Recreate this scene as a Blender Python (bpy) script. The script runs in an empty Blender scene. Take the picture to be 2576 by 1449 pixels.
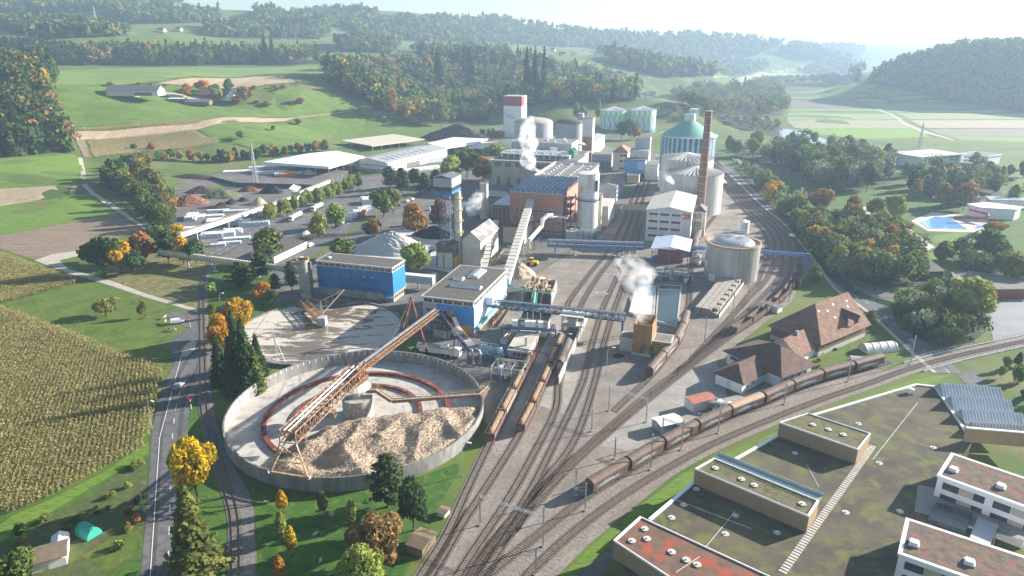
import bpy, math, random
import numpy as np
from mathutils import Vector, Matrix
# ---------------- camera, sky, sun, exposure ----------------
C = bpy.context.scene.collection
SC = bpy.context.scene
PW, PH, FL = 2576.0, 1449.0, 1717.0
CAMZ = 100.0
PITCH = math.atan((724.5-120.0)/FL)
SUN_EL, SUN_AZ = 21.0, 67.5          # degrees; azimuth from +Y towards +X
cam = bpy.data.cameras.new('camera')
cam.sensor_width = 36.0
cam.lens = 36.0*FL/PW
cam.clip_start = 1.0
cam.clip_end = 30000.0
camo = bpy.data.objects.new('camera', cam)
C.objects.link(camo)
camo.location = (0, 0, CAMZ)
camo.rotation_euler = (math.pi/2-PITCH, 0, 0)
SC.camera = camo
W = bpy.data.worlds.new('World')
SC.world = W
W.use_nodes = True
_wn = W.node_tree.nodes
_sky = _wn.new('ShaderNodeTexSky')
_sky.sky_type = 'NISHITA'
_sky.sun_disc = False
_sky.sun_elevation = math.radians(SUN_EL)
_sky.sun_rotation = math.radians(SUN_AZ)
_sky.air_density = 1.0
_sky.dust_density = 1.0
_sky.ozone_density = 1.0
_bg = _wn['Background']
_bg.inputs[1].default_value = 0.058
W.node_tree.links.new(_sky.outputs[0], _bg.inputs[0])
sl = bpy.data.lights.new('sun', 'SUN')
sl.energy = 5.0
sl.angle = math.radians(0.5)
sl.color = (1.0, 0.93, 0.83)
so = bpy.data.objects.new('sun', sl)
C.objects.link(so)
_e, _a = math.radians(SUN_EL), math.radians(SUN_AZ)
SUND = Vector((math.sin(_a)*math.cos(_e), math.cos(_a)*math.cos(_e), math.sin(_e)))
so.rotation_euler = SUND.to_track_quat('Z', 'Y').to_euler()
so.location = (200, 0, 300)
SC.view_settings.view_transform = 'Standard'
SC.view_settings.look = 'None'
SC.view_settings.gamma = 1.0
SC.view_settings.exposure = 1.56
SC.cycles.use_denoising = True
SC.cycles.volume_bounces = 3
SC.cycles.max_bounces = 6
SC.cycles.diffuse_bounces = 3
SC.cycles.transparent_max_bounces = 12
SC.cycles.volume_max_steps = 256
random.seed(7)
RNG = np.random.default_rng(7)
pi = math.pi
# ---------------- geometry of the view: where a photographed point stands on the ground ----------------
_c, _s = math.cos(PITCH), math.sin(PITCH)
def ray(px, py):
 x = (px-PW/2)/FL; y = -(py-PH/2)/FL
 return x, _c+_s*y, -_s+_c*y
def V(px, py, z=0.0):
 d = ray(px, py); t = (z-CAMZ)/d[2]
 return Vector((d[0]*t, d[1]*t, z))
def D(px, py, dist):                  # point on the ray at a horizontal distance
 d = ray(px, py); t = dist/math.hypot(d[0], d[1])
 return Vector((d[0]*t, d[1]*t, CAMZ+d[2]*t))
def HG(b, px, py):                    # height of the photographed point straight above ground point b
 return D(px, py, math.hypot(b[0], b[1])).z
def mpp(p):                           # metres per photo pixel (2576 wide) at world point p
 return (p[1]*_c-(p[2]-CAMZ)*_s)/FL
_ctl = []
for px, py, dist in [(100,395,620),(190,400,610),(400,388,640),(350,325,690),(600,330,690),(700,300,730),(850,340,700),(1000,330,760),
 (1200,308,850),(1050,250,880),(900,200,930),(700,190,900),(400,170,950),(150,200,880),(800,165,1000),(330,240,780),(560,250,770),
 (0,250,760),(0,330,680),(0,165,950),(-300,165,950),(-300,330,680),(300,85,1500),(300,60,1900),(300,20,2100),(300,-12,2500),(0,60,1900),(0,10,2250),(0,-20,2500),
 (600,60,2000),(600,20,2250),(800,100,1700),(800,60,2300),(900,22,2500),(-400,60,1900),(-400,-20,2500),
 (1000,135,1500),(850,147,1400),(1100,142,1400),(1300,142,1500),(1450,135,1700),(1150,48,3000),(1300,72,3200),(1450,85,3300),(1600,90,3500),
 (1750,84,3300),(1850,92,3300),(1900,108,3400),(1990,109,4500),(2100,115,5500),(2300,112,6000),(2600,110,6500),
 (1150,110,1900),(1600,142,2000),(1700,168,1900),(1400,118,2100),
 (2480,122,1800),(2350,147,2000),(2576,122,1700),(2250,178,2150),(2800,112,1650),(3100,105,1600),
 (1400,220,950),(1500,215,1000),(1300,200,1000),(1600,225,1020)]:
 p = D(px, py, dist); _ctl.append((p.x, p.y, p.z))
for px, py, dist in [(900,0,3900),(300,0,4600),(1200,0,4500),(1500,0,4800),(1850,0,4600),(2200,0,8000),(2500,0,8000),(1800,0,8000)]:
 p = D(px, py, dist); _ctl.append((p.x, p.y, 110))
_ctl.append((*D(400,0,1230).xy, 72)); _ctl.append((*D(700,0,1230).xy, 70))
for px, py in [(0,1400),(0,1000),(0,700),(0,520),(0,450),(-300,450),(-300,700),(230,460),(420,560),(420,430),(600,430),(760,385),(880,380),(1050,360),(1150,350),(1240,345),(1380,340),
 (1500,320),(1650,330),(1700,290),(1950,330),(2200,270),(2100,225),(2000,230),(2500,330),(2400,280),(2576,300),(2100,205),(2100,190),(2050,175),(2700,350),(2900,420),(2576,600),(2576,1000),(2576,1400),(1288,1400),
 (1288,1000),(1288,700),(1288,500),(1288,400),(700,700),(700,500),(2000,700),(2000,500),(1800,400),(1288,1800),(0,1800),(2576,1800),(1750,262),(1900,262),(1850,215),(1990,190)]:
 p = V(px, py); _ctl.append((p.x, p.y, 0.0))
for px, py in [(520,430),(600,440),(560,415),(700,420),(660,400),(480,450),(480,520),(330,520),(290,450),(350,415),(800,400),(900,365),(980,355),(1060,335),(1120,335),(1200,335),(1250,325),(1000,400),(1300,320),(1250,300)]:
 p = V(px, py); _ctl.append((p.x, p.y, 0.0))
for x in (-400, 0, 400): _ctl.append((x, -150, 0.0)); _ctl.append((x, 0, 0.0))
_ctl = np.array(_ctl)
def HZ(x, y):                         # smooth blend of the surveyed heights
 x = np.asarray(x, float); y = np.asarray(y, float)
 sh = x.shape; x = x.ravel(); y = y.ravel(); out = np.empty(len(x))
 for i in range(0, len(x), 20000):
  xx = x[i:i+20000, None]; yy = y[i:i+20000, None]
  d2 = (xx-_ctl[None, :, 0])**2+(yy-_ctl[None, :, 1])**2
  h = 35+0.05*np.hypot(xx, yy)
  w = 1.0/(d2+h*h)**2.5
  out[i:i+20000] = (w@_ctl[:, 2])/w.sum(1)
 return np.clip(out-2.0, 0.0, 270.0).reshape(sh)
_ts = np.concatenate([np.linspace(60, 1300, 310), np.geomspace(1304, 9000, 300)])
def TT(pxs, pys):                     # where the rays through many photographed points meet the terrain
 pxs = np.asarray(pxs, float); pys = np.asarray(pys, float)
 dx = (pxs-PW/2)/FL; yy = -(pys-PH/2)/FL; dy = _c+_s*yy; dz = -_s+_c*yy
 n = np.hypot(dx, dy); dx, dy, dz = dx/n, dy/n, dz/n
 X = dx[:, None]*_ts; Y = dy[:, None]*_ts; Z = CAMZ+dz[:, None]*_ts
 H = HZ(X, Y)
 hit = Z <= H
 k = np.where(hit.any(1), hit.argmax(1), len(_ts)-1); k0 = np.maximum(k-1, 0); r = np.arange(len(k))
 a = Z[r, k0]-H[r, k0]; b = H[r, k]-Z[r, k]; f = np.clip(a/np.maximum(a+b, 1e-6), 0, 1)
 t = _ts[k0]+(_ts[k]-_ts[k0])*f
 x = dx*t; y = dy*t
 return np.stack([x, y, HZ(x, y)], 1), hit.any(1)
def T(px, py):
 p, _ = TT([px], [py]); return Vector(p[0])
# ---------------- mesh helpers ----------------
class MB:
 def __init__(s): s.v = []; s.f = []; s.m = []
 def add(s, vs, fs, m=0):
  o = len(s.v); s.v.extend([tuple(v) for v in vs])
  for f in fs: s.f.append([i+o for i in f]); s.m.append(m)
  return s
 def quad(s, a, b, c, d, m=0): return s.add([a, b, c, d], [(0, 1, 2, 3)], m)
 def box(s, x0, y0, z0, x1, y1, z1, m=0, bottom=True):
  vs = [(x0,y0,z0),(x1,y0,z0),(x1,y1,z0),(x0,y1,z0),(x0,y0,z1),(x1,y0,z1),(x1,y1,z1),(x0,y1,z1)]
  fs = [(4,5,6,7),(0,1,5,4),(1,2,6,5),(2,3,7,6),(3,0,4,7)]
  if bottom: fs.append((3,2,1,0))
  return s.add(vs, fs, m)
 def prism(s, poly, z0, z1, m=0, mt=None, bottom=False):
  n = len(poly)
  ar = sum(poly[i][0]*poly[(i+1)%n][1]-poly[(i+1)%n][0]*poly[i][1] for i in range(n))
  if ar < 0: poly = poly[::-1]
  vs = [(p[0],p[1],z0) for p in poly]+[(p[0],p[1],z1) for p in poly]
  s.add(vs, [(i,(i+1)%n,(i+1)%n+n,i+n) for i in range(n)], m)
  s.add([(p[0],p[1],z1) for p in poly], [list(range(n))], m if mt is None else mt)
  if bottom: s.add([(p[0],p[1],z0) for p in poly], [list(range(n))[::-1]], m)
  return s
 def cyl(s, cx, cy, z0, z1, r0, r1=None, n=24, m=0, cap=True, mt=None, a0=0.0):
  r1 = r0 if r1 is None else r1
  A = [a0+2*pi*i/n for i in range(n)]
  vs = [(cx+r0*math.cos(a), cy+r0*math.sin(a), z0) for a in A]+[(cx+r1*math.cos(a), cy+r1*math.sin(a), z1) for a in A]
  s.add(vs, [(i,(i+1)%n,(i+1)%n+n,i+n) for i in range(n)], m)
  if cap and r1 > 0: s.add(vs[n:], [list(range(n))], m if mt is None else mt)
  return s
 def beam(s, p, q, w, h=None, m=0):
  p = Vector(p); q = Vector(q); h = w if h is None else h
  d = (q-p)
  if d.length < 1e-6: return s
  d.normalize()
  u = d.cross(Vector((0,0,1)))
  if u.length < 1e-3: u = Vector((1,0,0))
  u.normalize(); t = u.cross(d)
  vs = []
  for c in (p, q):
   for a, b in ((-1,-1),(1,-1),(1,1),(-1,1)): vs.append(c+u*(a*w/2)+t*(b*h/2))
  return s.add(vs, [(0,1,5,4),(1,2,6,5),(2,3,7,6),(3,0,4,7),(3,2,1,0),(4,5,6,7)], m)
 def tube(s, pts, r, n=8, m=0):
  pts = [Vector(p) for p in pts]; vs = []
  for i, p in enumerate(pts):
   d = (pts[min(i+1,len(pts)-1)]-pts[max(i-1,0)]).normalized()
   u = d.cross(Vector((0,0,1)))
   if u.length < 1e-3: u = Vector((1,0,0))
   u.normalize(); t = u.cross(d); rr = r[i] if isinstance(r, (list, tuple)) else r
   for k in range(n):
    a = 2*pi*k/n; vs.append(p+u*(rr*math.cos(a))+t*(rr*math.sin(a)))
  fs = [(i*n+k, i*n+(k+1)%n, (i+1)*n+(k+1)%n, (i+1)*n+k) for i in range(len(pts)-1) for k in range(n)]
  fs += [list(range(n))[::-1], [len(vs)-n+k for k in range(n)]]
  return s.add(vs, fs, m)
 def mesh(s, name, mats, smooth=False):
  me = bpy.data.meshes.new(name)
  me.from_pydata(s.v, [], s.f)
  mats = mats if isinstance(mats, (list, tuple)) else [mats]
  for x in mats: me.materials.append(x)
  if len(mats) > 1: me.polygons.foreach_set('material_index', np.array(s.m, np.int32))
  if smooth: me.polygons.foreach_set('use_smooth', np.ones(len(s.f), bool))
  me.update()
  return me
 def build(s, name, mats, parent=None, smooth=False):
  return put(s.mesh(name, mats, smooth), name, parent)
def put(me, name, parent=None, loc=None, rz=None):
 o = bpy.data.objects.new(name, me); C.objects.link(o)
 if parent is not None: o.parent = parent
 if loc is not None: o.location = loc
 if rz is not None: o.rotation_euler = (0, 0, rz)
 return o
def npmesh(name, verts, faces, mats, midx=None, smooth=False):   # faces: (n,k) array, all the same size
 me = bpy.data.meshes.new(name)
 verts = np.asarray(verts, np.float32); faces = np.asarray(faces, np.int32); n, k = faces.shape
 me.vertices.add(len(verts)); me.vertices.foreach_set('co', verts.ravel())
 me.loops.add(n*k); me.loops.foreach_set('vertex_index', faces.ravel())
 me.polygons.add(n); me.polygons.foreach_set('loop_start', np.arange(0, n*k, k, dtype=np.int32))
 me.polygons.foreach_set('loop_total', np.full(n, k, np.int32))
 for x in (mats if isinstance(mats, (list, tuple)) else [mats]): me.materials.append(x)
 if midx is not None: me.polygons.foreach_set('material_index', np.asarray(midx, np.int32))
 if smooth: me.polygons.foreach_set('use_smooth', np.ones(n, bool))
 me.update(calc_edges=True); me.validate()
 return me
def tag(o, label, cat, group=None, kind=None):
 if label: o['label'] = label
 if cat: o['category'] = cat
 if group: o['group'] = group
 if kind: o['kind'] = kind
 return o
def thing(name, label, cat, loc=(0,0,0), rz=0.0, group=None):
 o = bpy.data.objects.new(name, None); C.objects.link(o)
 o.location = loc; o.rotation_euler = (0, 0, rz); o.empty_display_size = 0.5
 return tag(o, label, cat, group)
def struct(o): o['kind'] = 'structure'; return o
def stuff(o, label=None, cat=None): o['kind'] = 'stuff'; return tag(o, label, cat)
def dup(root, loc, rz=0.0, label=None, group=None, sc=None):
 def cp(o, par):
  c = o.copy(); C.objects.link(c)
  if par is not None: c.parent = par
  for ch in KIDS.get(o.name) or o.children: cp(ch, c)
  return c
 r = cp(root, None); r.location = loc; r.rotation_euler = (0, 0, rz)
 if sc is not None: r.scale = (sc,)*3 if not isinstance(sc, (tuple, list)) else sc
 if label: r['label'] = label
 if group: r['group'] = group
 return r
KIDS = {}
def catmull(pts, step=4.0):
 P = [Vector(p) for p in pts]; P = [2*P[0]-P[1]]+P+[2*P[-1]-P[-2]]; out = []
 for i in range(1, len(P)-2):
  a, b, c, d = P[i-1], P[i], P[i+1], P[i+2]; n = max(2, int((c-b).length/step))
  for k in range(n):
   t = k/n
   out.append(0.5*((2*b)+(c-a)*t+(2*a-5*b+4*c-d)*t*t+(3*b-a-3*c+d)*t**3))
 out.append(P[-2]); return out
class Path:
 def __init__(s, pts, step=3.0):
  s.p = catmull(pts, step); s.s = [0.0]
  for i in range(1, len(s.p)): s.s.append(s.s[-1]+(s.p[i]-s.p[i-1]).length)
  s.len = s.s[-1]
 def at(s, d):
  d = min(max(d, 0), s.len-1e-4); i = int(np.searchsorted(s.s, d, side='right'))-1; i = min(max(i, 0), len(s.p)-2)
  t = (d-s.s[i])/max(s.s[i+1]-s.s[i], 1e-6)
  return s.p[i].lerp(s.p[i+1], t)
 def dir(s, d):
  v = s.at(d+0.5)-s.at(d-0.5); v.z = 0; return v.normalized()
 def near(s, q):
  return min(range(len(s.p)), key=lambda i: (s.p[i].xy-Vector(q).xy).length)
 def s_of(s, q): return s.s[s.near(q)]
def VP(pts, z=0.0): return [V(x, y, z) for x, y in pts]
def ribbon(path, w0, w1, z, step=3.0):   # flat strip between two lateral offsets
 mb = MB(); n = max(2, int(path.len/step)); L = []; R = []
 for i in range(n+1):
  d = path.len*i/n; p = path.at(d); t = path.dir(d); nn = Vector((t.y, -t.x, 0))
  a = p+nn*w0; b = p+nn*w1; L.append((a.x, a.y, z)); R.append((b.x, b.y, z))
 mb.add(L+R, [(i, n+1+i, n+2+i, i+1) for i in range(n)])
 return mb
# ---------------- materials ----------------
MATS = {}
def hexc(c): return (*c, 1.0)
def mat(name, c1, c2=None, scale=1.0, rough=0.8, metal=0.0, c3=None, scale2=None, bump=0.0, contrast=(0.35, 0.65), stretch=None, spec=0.3, transl=0.0, objrand=0.0, detail=4.0, coord='Object', em=0.0):
 if name in MATS: return MATS[name]
 m = bpy.data.materials.new(name); m.use_nodes = True; MATS[name] = m
 nt = m.node_tree; N = nt.nodes; L = nt.links; b = N['Principled BSDF']
 b.inputs['Roughness'].default_value = rough; b.inputs['Metallic'].default_value = metal
 b.inputs['Specular IOR Level'].default_value = spec
 b.inputs['Base Color'].default_value = hexc(c1)
 out = None; vec = None
 if c2 is not None or bump:
  if coord == 'World': vec = N.new('ShaderNodeNewGeometry').outputs['Position']
  else: vec = N.new('ShaderNodeTexCoord').outputs['Object']
  if stretch:
   mp = N.new('ShaderNodeMapping'); mp.inputs['Scale'].default_value = stretch; L.new(vec, mp.inputs[0]); vec = mp.outputs[0]
  nz = N.new('ShaderNodeTexNoise'); nz.inputs['Scale'].default_value = scale; nz.inputs['Detail'].default_value = detail
  nz.inputs['Roughness'].default_value = 0.6
  L.new(vec, nz.inputs['Vector'])
 if c2 is not None:
  rp = N.new('ShaderNodeValToRGB'); rp.color_ramp.elements[0].position = contrast[0]; rp.color_ramp.elements[1].position = contrast[1]
  rp.color_ramp.elements[0].color = hexc(c1); rp.color_ramp.elements[1].color = hexc(c2)
  L.new(nz.outputs[0], rp.inputs[0]); out = rp.outputs[0]
  if c3 is not None:
   n2 = N.new('ShaderNodeTexNoise'); n2.inputs['Scale'].default_value = scale2 or scale*5; n2.inputs['Detail'].default_value = 3.0
   L.new(vec, n2.inputs['Vector'])
   r2 = N.new('ShaderNodeValToRGB'); r2.color_ramp.elements[0].position = 0.5; r2.color_ramp.elements[1].position = 0.68
   L.new(n2.outputs[0], r2.inputs[0])
   mx = N.new('ShaderNodeMixRGB'); L.new(r2.outputs[0], mx.inputs[0]); L.new(out, mx.inputs[1]); mx.inputs[2].default_value = hexc(c3); out = mx.outputs[0]
 if objrand:
  oi = N.new('ShaderNodeObjectInfo'); hs = N.new('ShaderNodeHueSaturation')
  mr = N.new('ShaderNodeMapRange'); mr.inputs['To Min'].default_value = 0.5-objrand*0.12; mr.inputs['To Max'].default_value = 0.5+objrand*0.12
  mv = N.new('ShaderNodeMapRange'); mv.inputs['To Min'].default_value = 1-objrand*0.7; mv.inputs['To Max'].default_value = 1+objrand*0.7
  ml = N.new('ShaderNodeMath'); ml.operation = 'MULTIPLY'; ml.inputs[1].default_value = 7.31
  fr = N.new('ShaderNodeMath'); fr.operation = 'FRACT'
  L.new(oi.outputs['Random'], mr.inputs[0]); L.new(oi.outputs['Random'], ml.inputs[0]); L.new(ml.outputs[0], fr.inputs[0]); L.new(fr.outputs[0], mv.inputs[0])
  L.new(mr.outputs[0], hs.inputs['Hue']); L.new(mv.outputs[0], hs.inputs['Value'])
  if out is not None: L.new(out, hs.inputs['Color'])
  else: hs.inputs['Color'].default_value = hexc(c1)
  out = hs.outputs[0]
 if out is not None: L.new(out, b.inputs['Base Color'])
 if bump:
  bp = N.new('ShaderNodeBump'); bp.inputs['Strength'].default_value = bump; bp.inputs['Distance'].default_value = 0.3
  L.new(nz.outputs[0], bp.inputs['Height']); L.new(bp.outputs[0], b.inputs['Normal'])
 if transl:
  tr = N.new('ShaderNodeBsdfTranslucent'); mx = N.new('ShaderNodeMixShader'); mx.inputs[0].default_value = transl
  if out is not None: L.new(out, tr.inputs[0])
  else: tr.inputs[0].default_value = hexc(c1)
  L.new(b.outputs[0], mx.inputs[1]); L.new(tr.outputs[0], mx.inputs[2]); L.new(mx.outputs[0], N['Material Output'].inputs[0])
 return m
def stripes(name, c1, c2, period, axis='x', width=0.5, rough=0.6, metal=0.0, c_noise=0.15, nscale=0.6, spec=0.3):   # ribs, boards, planks: alternating bands in object space
 if name in MATS: return MATS[name]
 m = bpy.data.materials.new(name); m.use_nodes = True; MATS[name] = m
 nt = m.node_tree; N = nt.nodes; L = nt.links; b = N['Principled BSDF']
 b.inputs['Roughness'].default_value = rough; b.inputs['Metallic'].default_value = metal; b.inputs['Specular IOR Level'].default_value = spec
 tc = N.new('ShaderNodeTexCoord'); sp = N.new('ShaderNodeSeparateXYZ'); L.new(tc.outputs['Object'], sp.inputs[0])
 if axis == 'a':
  at = N.new('ShaderNodeMath'); at.operation = 'ARCTAN2'; L.new(sp.outputs[1], at.inputs[0]); L.new(sp.outputs[0], at.inputs[1]); src = at.outputs[0]
 else: src = sp.outputs['xyz'.index(axis)]
 d = N.new('ShaderNodeMath'); d.operation = 'DIVIDE'; d.inputs[1].default_value = period; L.new(src, d.inputs[0])
 f = N.new('ShaderNodeMath'); f.operation = 'FRACT'; L.new(d.outputs[0], f.inputs[0])
 g = N.new('ShaderNodeMath'); g.operation = 'GREATER_THAN'; g.inputs[1].default_value = width; L.new(f.outputs[0], g.inputs[0])
 mx = N.new('ShaderNodeMixRGB'); mx.inputs[1].default_value = hexc(c1); mx.inputs[2].default_value = hexc(c2); L.new(g.outputs[0], mx.inputs[0])
 nz = N.new('ShaderNodeTexNoise'); nz.inputs['Scale'].default_value = nscale; nz.inputs['Detail'].default_value = 5; L.new(tc.outputs['Object'], nz.inputs['Vector'])
 mr = N.new('ShaderNodeMapRange'); mr.inputs['From Min'].default_value = 0.3; mr.inputs['From Max'].default_value = 0.7
 mr.inputs['To Min'].default_value = 1-c_noise; mr.inputs['To Max'].default_value = 1+c_noise; L.new(nz.outputs[0], mr.inputs[0])
 hs = N.new('ShaderNodeHueSaturation'); L.new(mx.outputs[0], hs.inputs['Color']); L.new(mr.outputs[0], hs.inputs['Value']); L.new(hs.outputs[0], b.inputs['Base Color'])
 return m
def brick_mat(name, c1, c2, mortar, scale, rough=0.85):
 m = bpy.data.materials.new(name); m.use_nodes = True; MATS[name] = m
 N = m.node_tree.nodes; L = m.node_tree.links; b = N['Principled BSDF']; b.inputs['Roughness'].default_value = rough
 tc = N.new('ShaderNodeTexCoord'); mp = N.new('ShaderNodeMapping'); mp.inputs['Rotation'].default_value = (pi/2, 0, 0)
 bk = N.new('ShaderNodeTexBrick'); bk.inputs['Scale'].default_value = scale
 bk.inputs['Color1'].default_value = hexc(c1); bk.inputs['Color2'].default_value = hexc(c2); bk.inputs['Mortar'].default_value = hexc(mortar)
 L.new(tc.outputs['Object'], mp.inputs[0]); L.new(mp.outputs[0], bk.inputs[0])
 nz = N.new('ShaderNodeTexNoise'); nz.inputs['Scale'].default_value = 0.4; nz.inputs['Detail'].default_value = 6; L.new(tc.outputs['Object'], nz.inputs[0])
 hs = N.new('ShaderNodeHueSaturation'); mr = N.new('ShaderNodeMapRange'); mr.inputs['To Min'].default_value = 0.65; mr.inputs['To Max'].default_value = 1.35
 L.new(nz.outputs[0], mr.inputs[0]); L.new(mr.outputs[0], hs.inputs['Value']); L.new(bk.outputs[0], hs.inputs['Color']); L.new(hs.outputs[0], b.inputs['Base Color'])
 return m
M = dict(
 white=mat('white_paint', (.74,.75,.76), (.84,.85,.85), .25, .6),
 offwhite=mat('off_white_render', (.60,.59,.55), (.74,.72,.67), .3, .8),
 cream=mat('cream_render', (.58,.53,.42), (.70,.65,.53), .25, .85),
 beige=mat('beige_brick', (.42,.37,.28), (.52,.47,.37), .3, .9),
 concrete=mat('concrete', (.28,.27,.25), (.44,.42,.38), .35, .9, c3=(.20,.20,.19), scale2=1.2, bump=.1),
 concrete_l=mat('pale_concrete', (.46,.44,.40), (.58,.55,.50), .25, .9, c3=(.40,.38,.34), scale2=.9),
 concrete_d=mat('dark_concrete', (.10,.10,.10), (.19,.19,.18), .5, .9, c3=(.30,.29,.27), scale2=.35),
 slab=mat('yard_concrete', (.25,.235,.21), (.36,.335,.30), .12, .9, c3=(.24,.23,.21), scale2=.9),
 grey=mat('grey_cladding', (.36,.38,.40), (.44,.45,.47), .2, .7),
 greyd=mat('dark_grey', (.10,.11,.12), (.16,.17,.18), .5, .7),
 roofd=mat('dark_gravel_roof', (.085,.08,.075), (.15,.14,.13), .8, .95, c3=(.055,.055,.05), scale2=4),
 roofg=mat('grey_gravel_roof', (.16,.15,.14), (.24,.225,.21), .4, .95, c3=(.12,.115,.11), scale2=3),
 roofl=stripes('pale_sheet_roof', (.55,.53,.47), (.48,.47,.43), 1.0, 'x', .7, .6),
 corr=stripes('light_sheet_roof', (.42,.45,.48), (.36,.39,.42), 1.0, 'x', .6, .45, .3),
 blue=stripes('blue_cladding', (.02,.16,.37), (.028,.19,.43), .5, 'x', .5, .5),
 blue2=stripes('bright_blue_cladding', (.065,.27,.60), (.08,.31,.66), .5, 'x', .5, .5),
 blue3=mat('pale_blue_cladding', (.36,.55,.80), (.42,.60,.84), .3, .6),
 steelblue=mat('dark_blue_steel', (.025,.06,.16), (.05,.09,.20), .8, .5),
 steelb2=mat('blue_steel', (.05,.17,.40), (.07,.20,.45), .8, .5),
 steel=mat('galvanised_steel', (.42,.43,.45), (.55,.56,.58), .8, .4, .5),
 rust=mat('rusty_steel', (.16,.075,.035), (.34,.19,.10), .7, .9, c3=(.45,.33,.22), scale2=2),
 rustl=mat('pale_rusty_steel', (.36,.24,.14), (.50,.38,.25), .7, .9),
 redsteel=mat('ox_blood_steel', (.13,.03,.025), (.20,.055,.045), .4, .8, c3=(.30,.14,.12), scale2=.6),
 red=mat('red_paint', (.55,.03,.03), (.62,.05,.04), .5, .5),
 maroon=mat('maroon_cladding', (.30,.06,.06), (.36,.08,.08), .3, .7),
 glass=mat('window_glass', (.035,.05,.065), (.07,.09,.11), .6, .12, 0, spec=.6),
 glassb=mat('blue_roof_glass', (.10,.18,.28), (.16,.26,.36), .5, .15, 0, spec=.6),
 frame=mat('window_frame', (.55,.55,.54), None, rough=.6),
 frameb=mat('brown_frame', (.13,.07,.035), None, rough=.6),
 black=mat('black_rubber', (.015,.015,.016), (.03,.03,.03), 2, .9),
 yellow=mat('yellow_paint', (.65,.36,.02), (.72,.42,.03), 1, .5),
 orange=mat('orange_paint', (.60,.15,.02), (.66,.19,.03), 1, .5),
 green=mat('green_paint', (.05,.22,.10), (.07,.27,.13), 1, .5),
 pipegreen=mat('sea_green_pipe', (.10,.34,.28), (.16,.42,.35), 1, .5),
 tile=mat('clay_roof_tile', (.13,.07,.05), (.24,.145,.105), .5, .9, c3=(.30,.19,.14), scale2=2.2, bump=.3),
 tiled=mat('weathered_dark_tile', (.10,.065,.05), (.17,.11,.085), .5, .9, c3=(.09,.055,.045), scale2=2.0, bump=.3),
 wood=stripes('weathered_wood', (.17,.13,.09), (.23,.18,.13), .3, 'x', .8, .9),
 asph=mat('asphalt', (.105,.105,.11), (.15,.148,.148), .08, .9, c3=(.085,.085,.09), scale2=.5, coord='World'),
 asphw=mat('worn_asphalt', (.12,.117,.112), (.185,.177,.165), .07, .9, c3=(.095,.093,.09), scale2=.4, coord='World'),
 paint=mat('road_marking', (.62,.62,.60), (.74,.74,.72), 1.5, .7),
 rail=mat('rail_steel', (.15,.11,.09), (.26,.21,.18), 1.0, .35, .6),
 sleeper=mat('sleeper', (.11,.08,.06), (.21,.165,.13), 1.3, .95),
 ballast=mat('ballast', (.19,.16,.14), (.30,.255,.22), 1.2, .95, c3=(.12,.10,.085), scale2=5.5, bump=.4, coord='World'),
 gravel=mat('yard_gravel', (.185,.16,.135), (.285,.25,.213), .10, .95, c3=(.155,.135,.12), scale2=1.1, bump=.2, coord='World'),
 grass=mat('meadow', (.055,.10,.012), (.105,.16,.022), .10, .95, c3=(.13,.15,.035), scale2=.5, bump=.5, coord='World'),
 grassd=mat('lawn', (.045,.105,.012), (.075,.145,.02), .12, .95, c3=(.035,.08,.012), scale2=.8, bump=.5, coord='World'),
 grassb=mat('bright_grass', (.10,.185,.02), (.14,.22,.03), .2, .95, c3=(.07,.13,.018), scale2=.9, bump=.5, coord='World', stretch=(.4,1.6,1)),
 rough_g=mat('rough_grass', (.10,.11,.03), (.17,.155,.06), .15, .95, c3=(.24,.20,.11), scale2=.35, bump=.5, coord='World'),
 hillgrass=mat('hill_pasture', (.075,.135,.03), (.12,.18,.045), .02, .95, c3=(.15,.17,.06), scale2=.05, coord='World'),
 soil=mat('ploughed_soil', (.20,.145,.10), (.27,.205,.15), .15, .95, c3=(.15,.105,.075), scale2=.7, bump=.4, coord='World', stretch=(.3,1.7,1)),
 stubble=mat('stubble', (.34,.255,.17), (.42,.33,.23), .10, .95, c3=(.27,.20,.13), scale2=.6, coord='World', stretch=(1.5,.25,1)),
 path=mat('gravel_path', (.36,.33,.28), (.46,.42,.36), .3, .95, coord='World'),
 mulch=mat('dark_mulch', (.03,.024,.02), (.07,.055,.045), .5, .95, bump=.4),
 bark=mat('bark', (.08,.06,.045), (.15,.12,.09), 3, .9),
 barkp=mat('pale_bark', (.22,.19,.15), (.32,.29,.24), 3, .9),
)
# ---------------- ground, fields, roads, water ----------------
import bmesh
from mathutils.geometry import tessellate_polygon
def ground_mat():
 m = mat('ground_cover', (.06,.105,.018), (.11,.155,.03), .012, .95, c3=(.15,.155,.055), scale2=.035, coord='World', contrast=(.4,.6))
 return m
def build_ground():
 ang = np.radians(np.linspace(-62, 62, 250)); rad = np.concatenate([np.linspace(1, 700, 90), np.geomspace(708, 9500, 130)])
 A, R = np.meshgrid(ang, rad); X = R*np.sin(A); Y = R*np.cos(A)-60
 Z = HZ(X, Y)
 X2 = X.ravel(); n, m_ = X.shape
 v = np.stack([X2, Y.ravel(), Z.ravel()], 1)
 i, j = np.meshgrid(np.arange(n-1), np.arange(m_-1), indexing='ij'); a = (i*m_+j).ravel()
 f = np.stack([a, a+1, a+m_+1, a+m_], 1)[:, ::-1]
 struct(put(npmesh('ground', v, f, ground_mat(), smooth=True), 'ground'))
build_ground()
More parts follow.
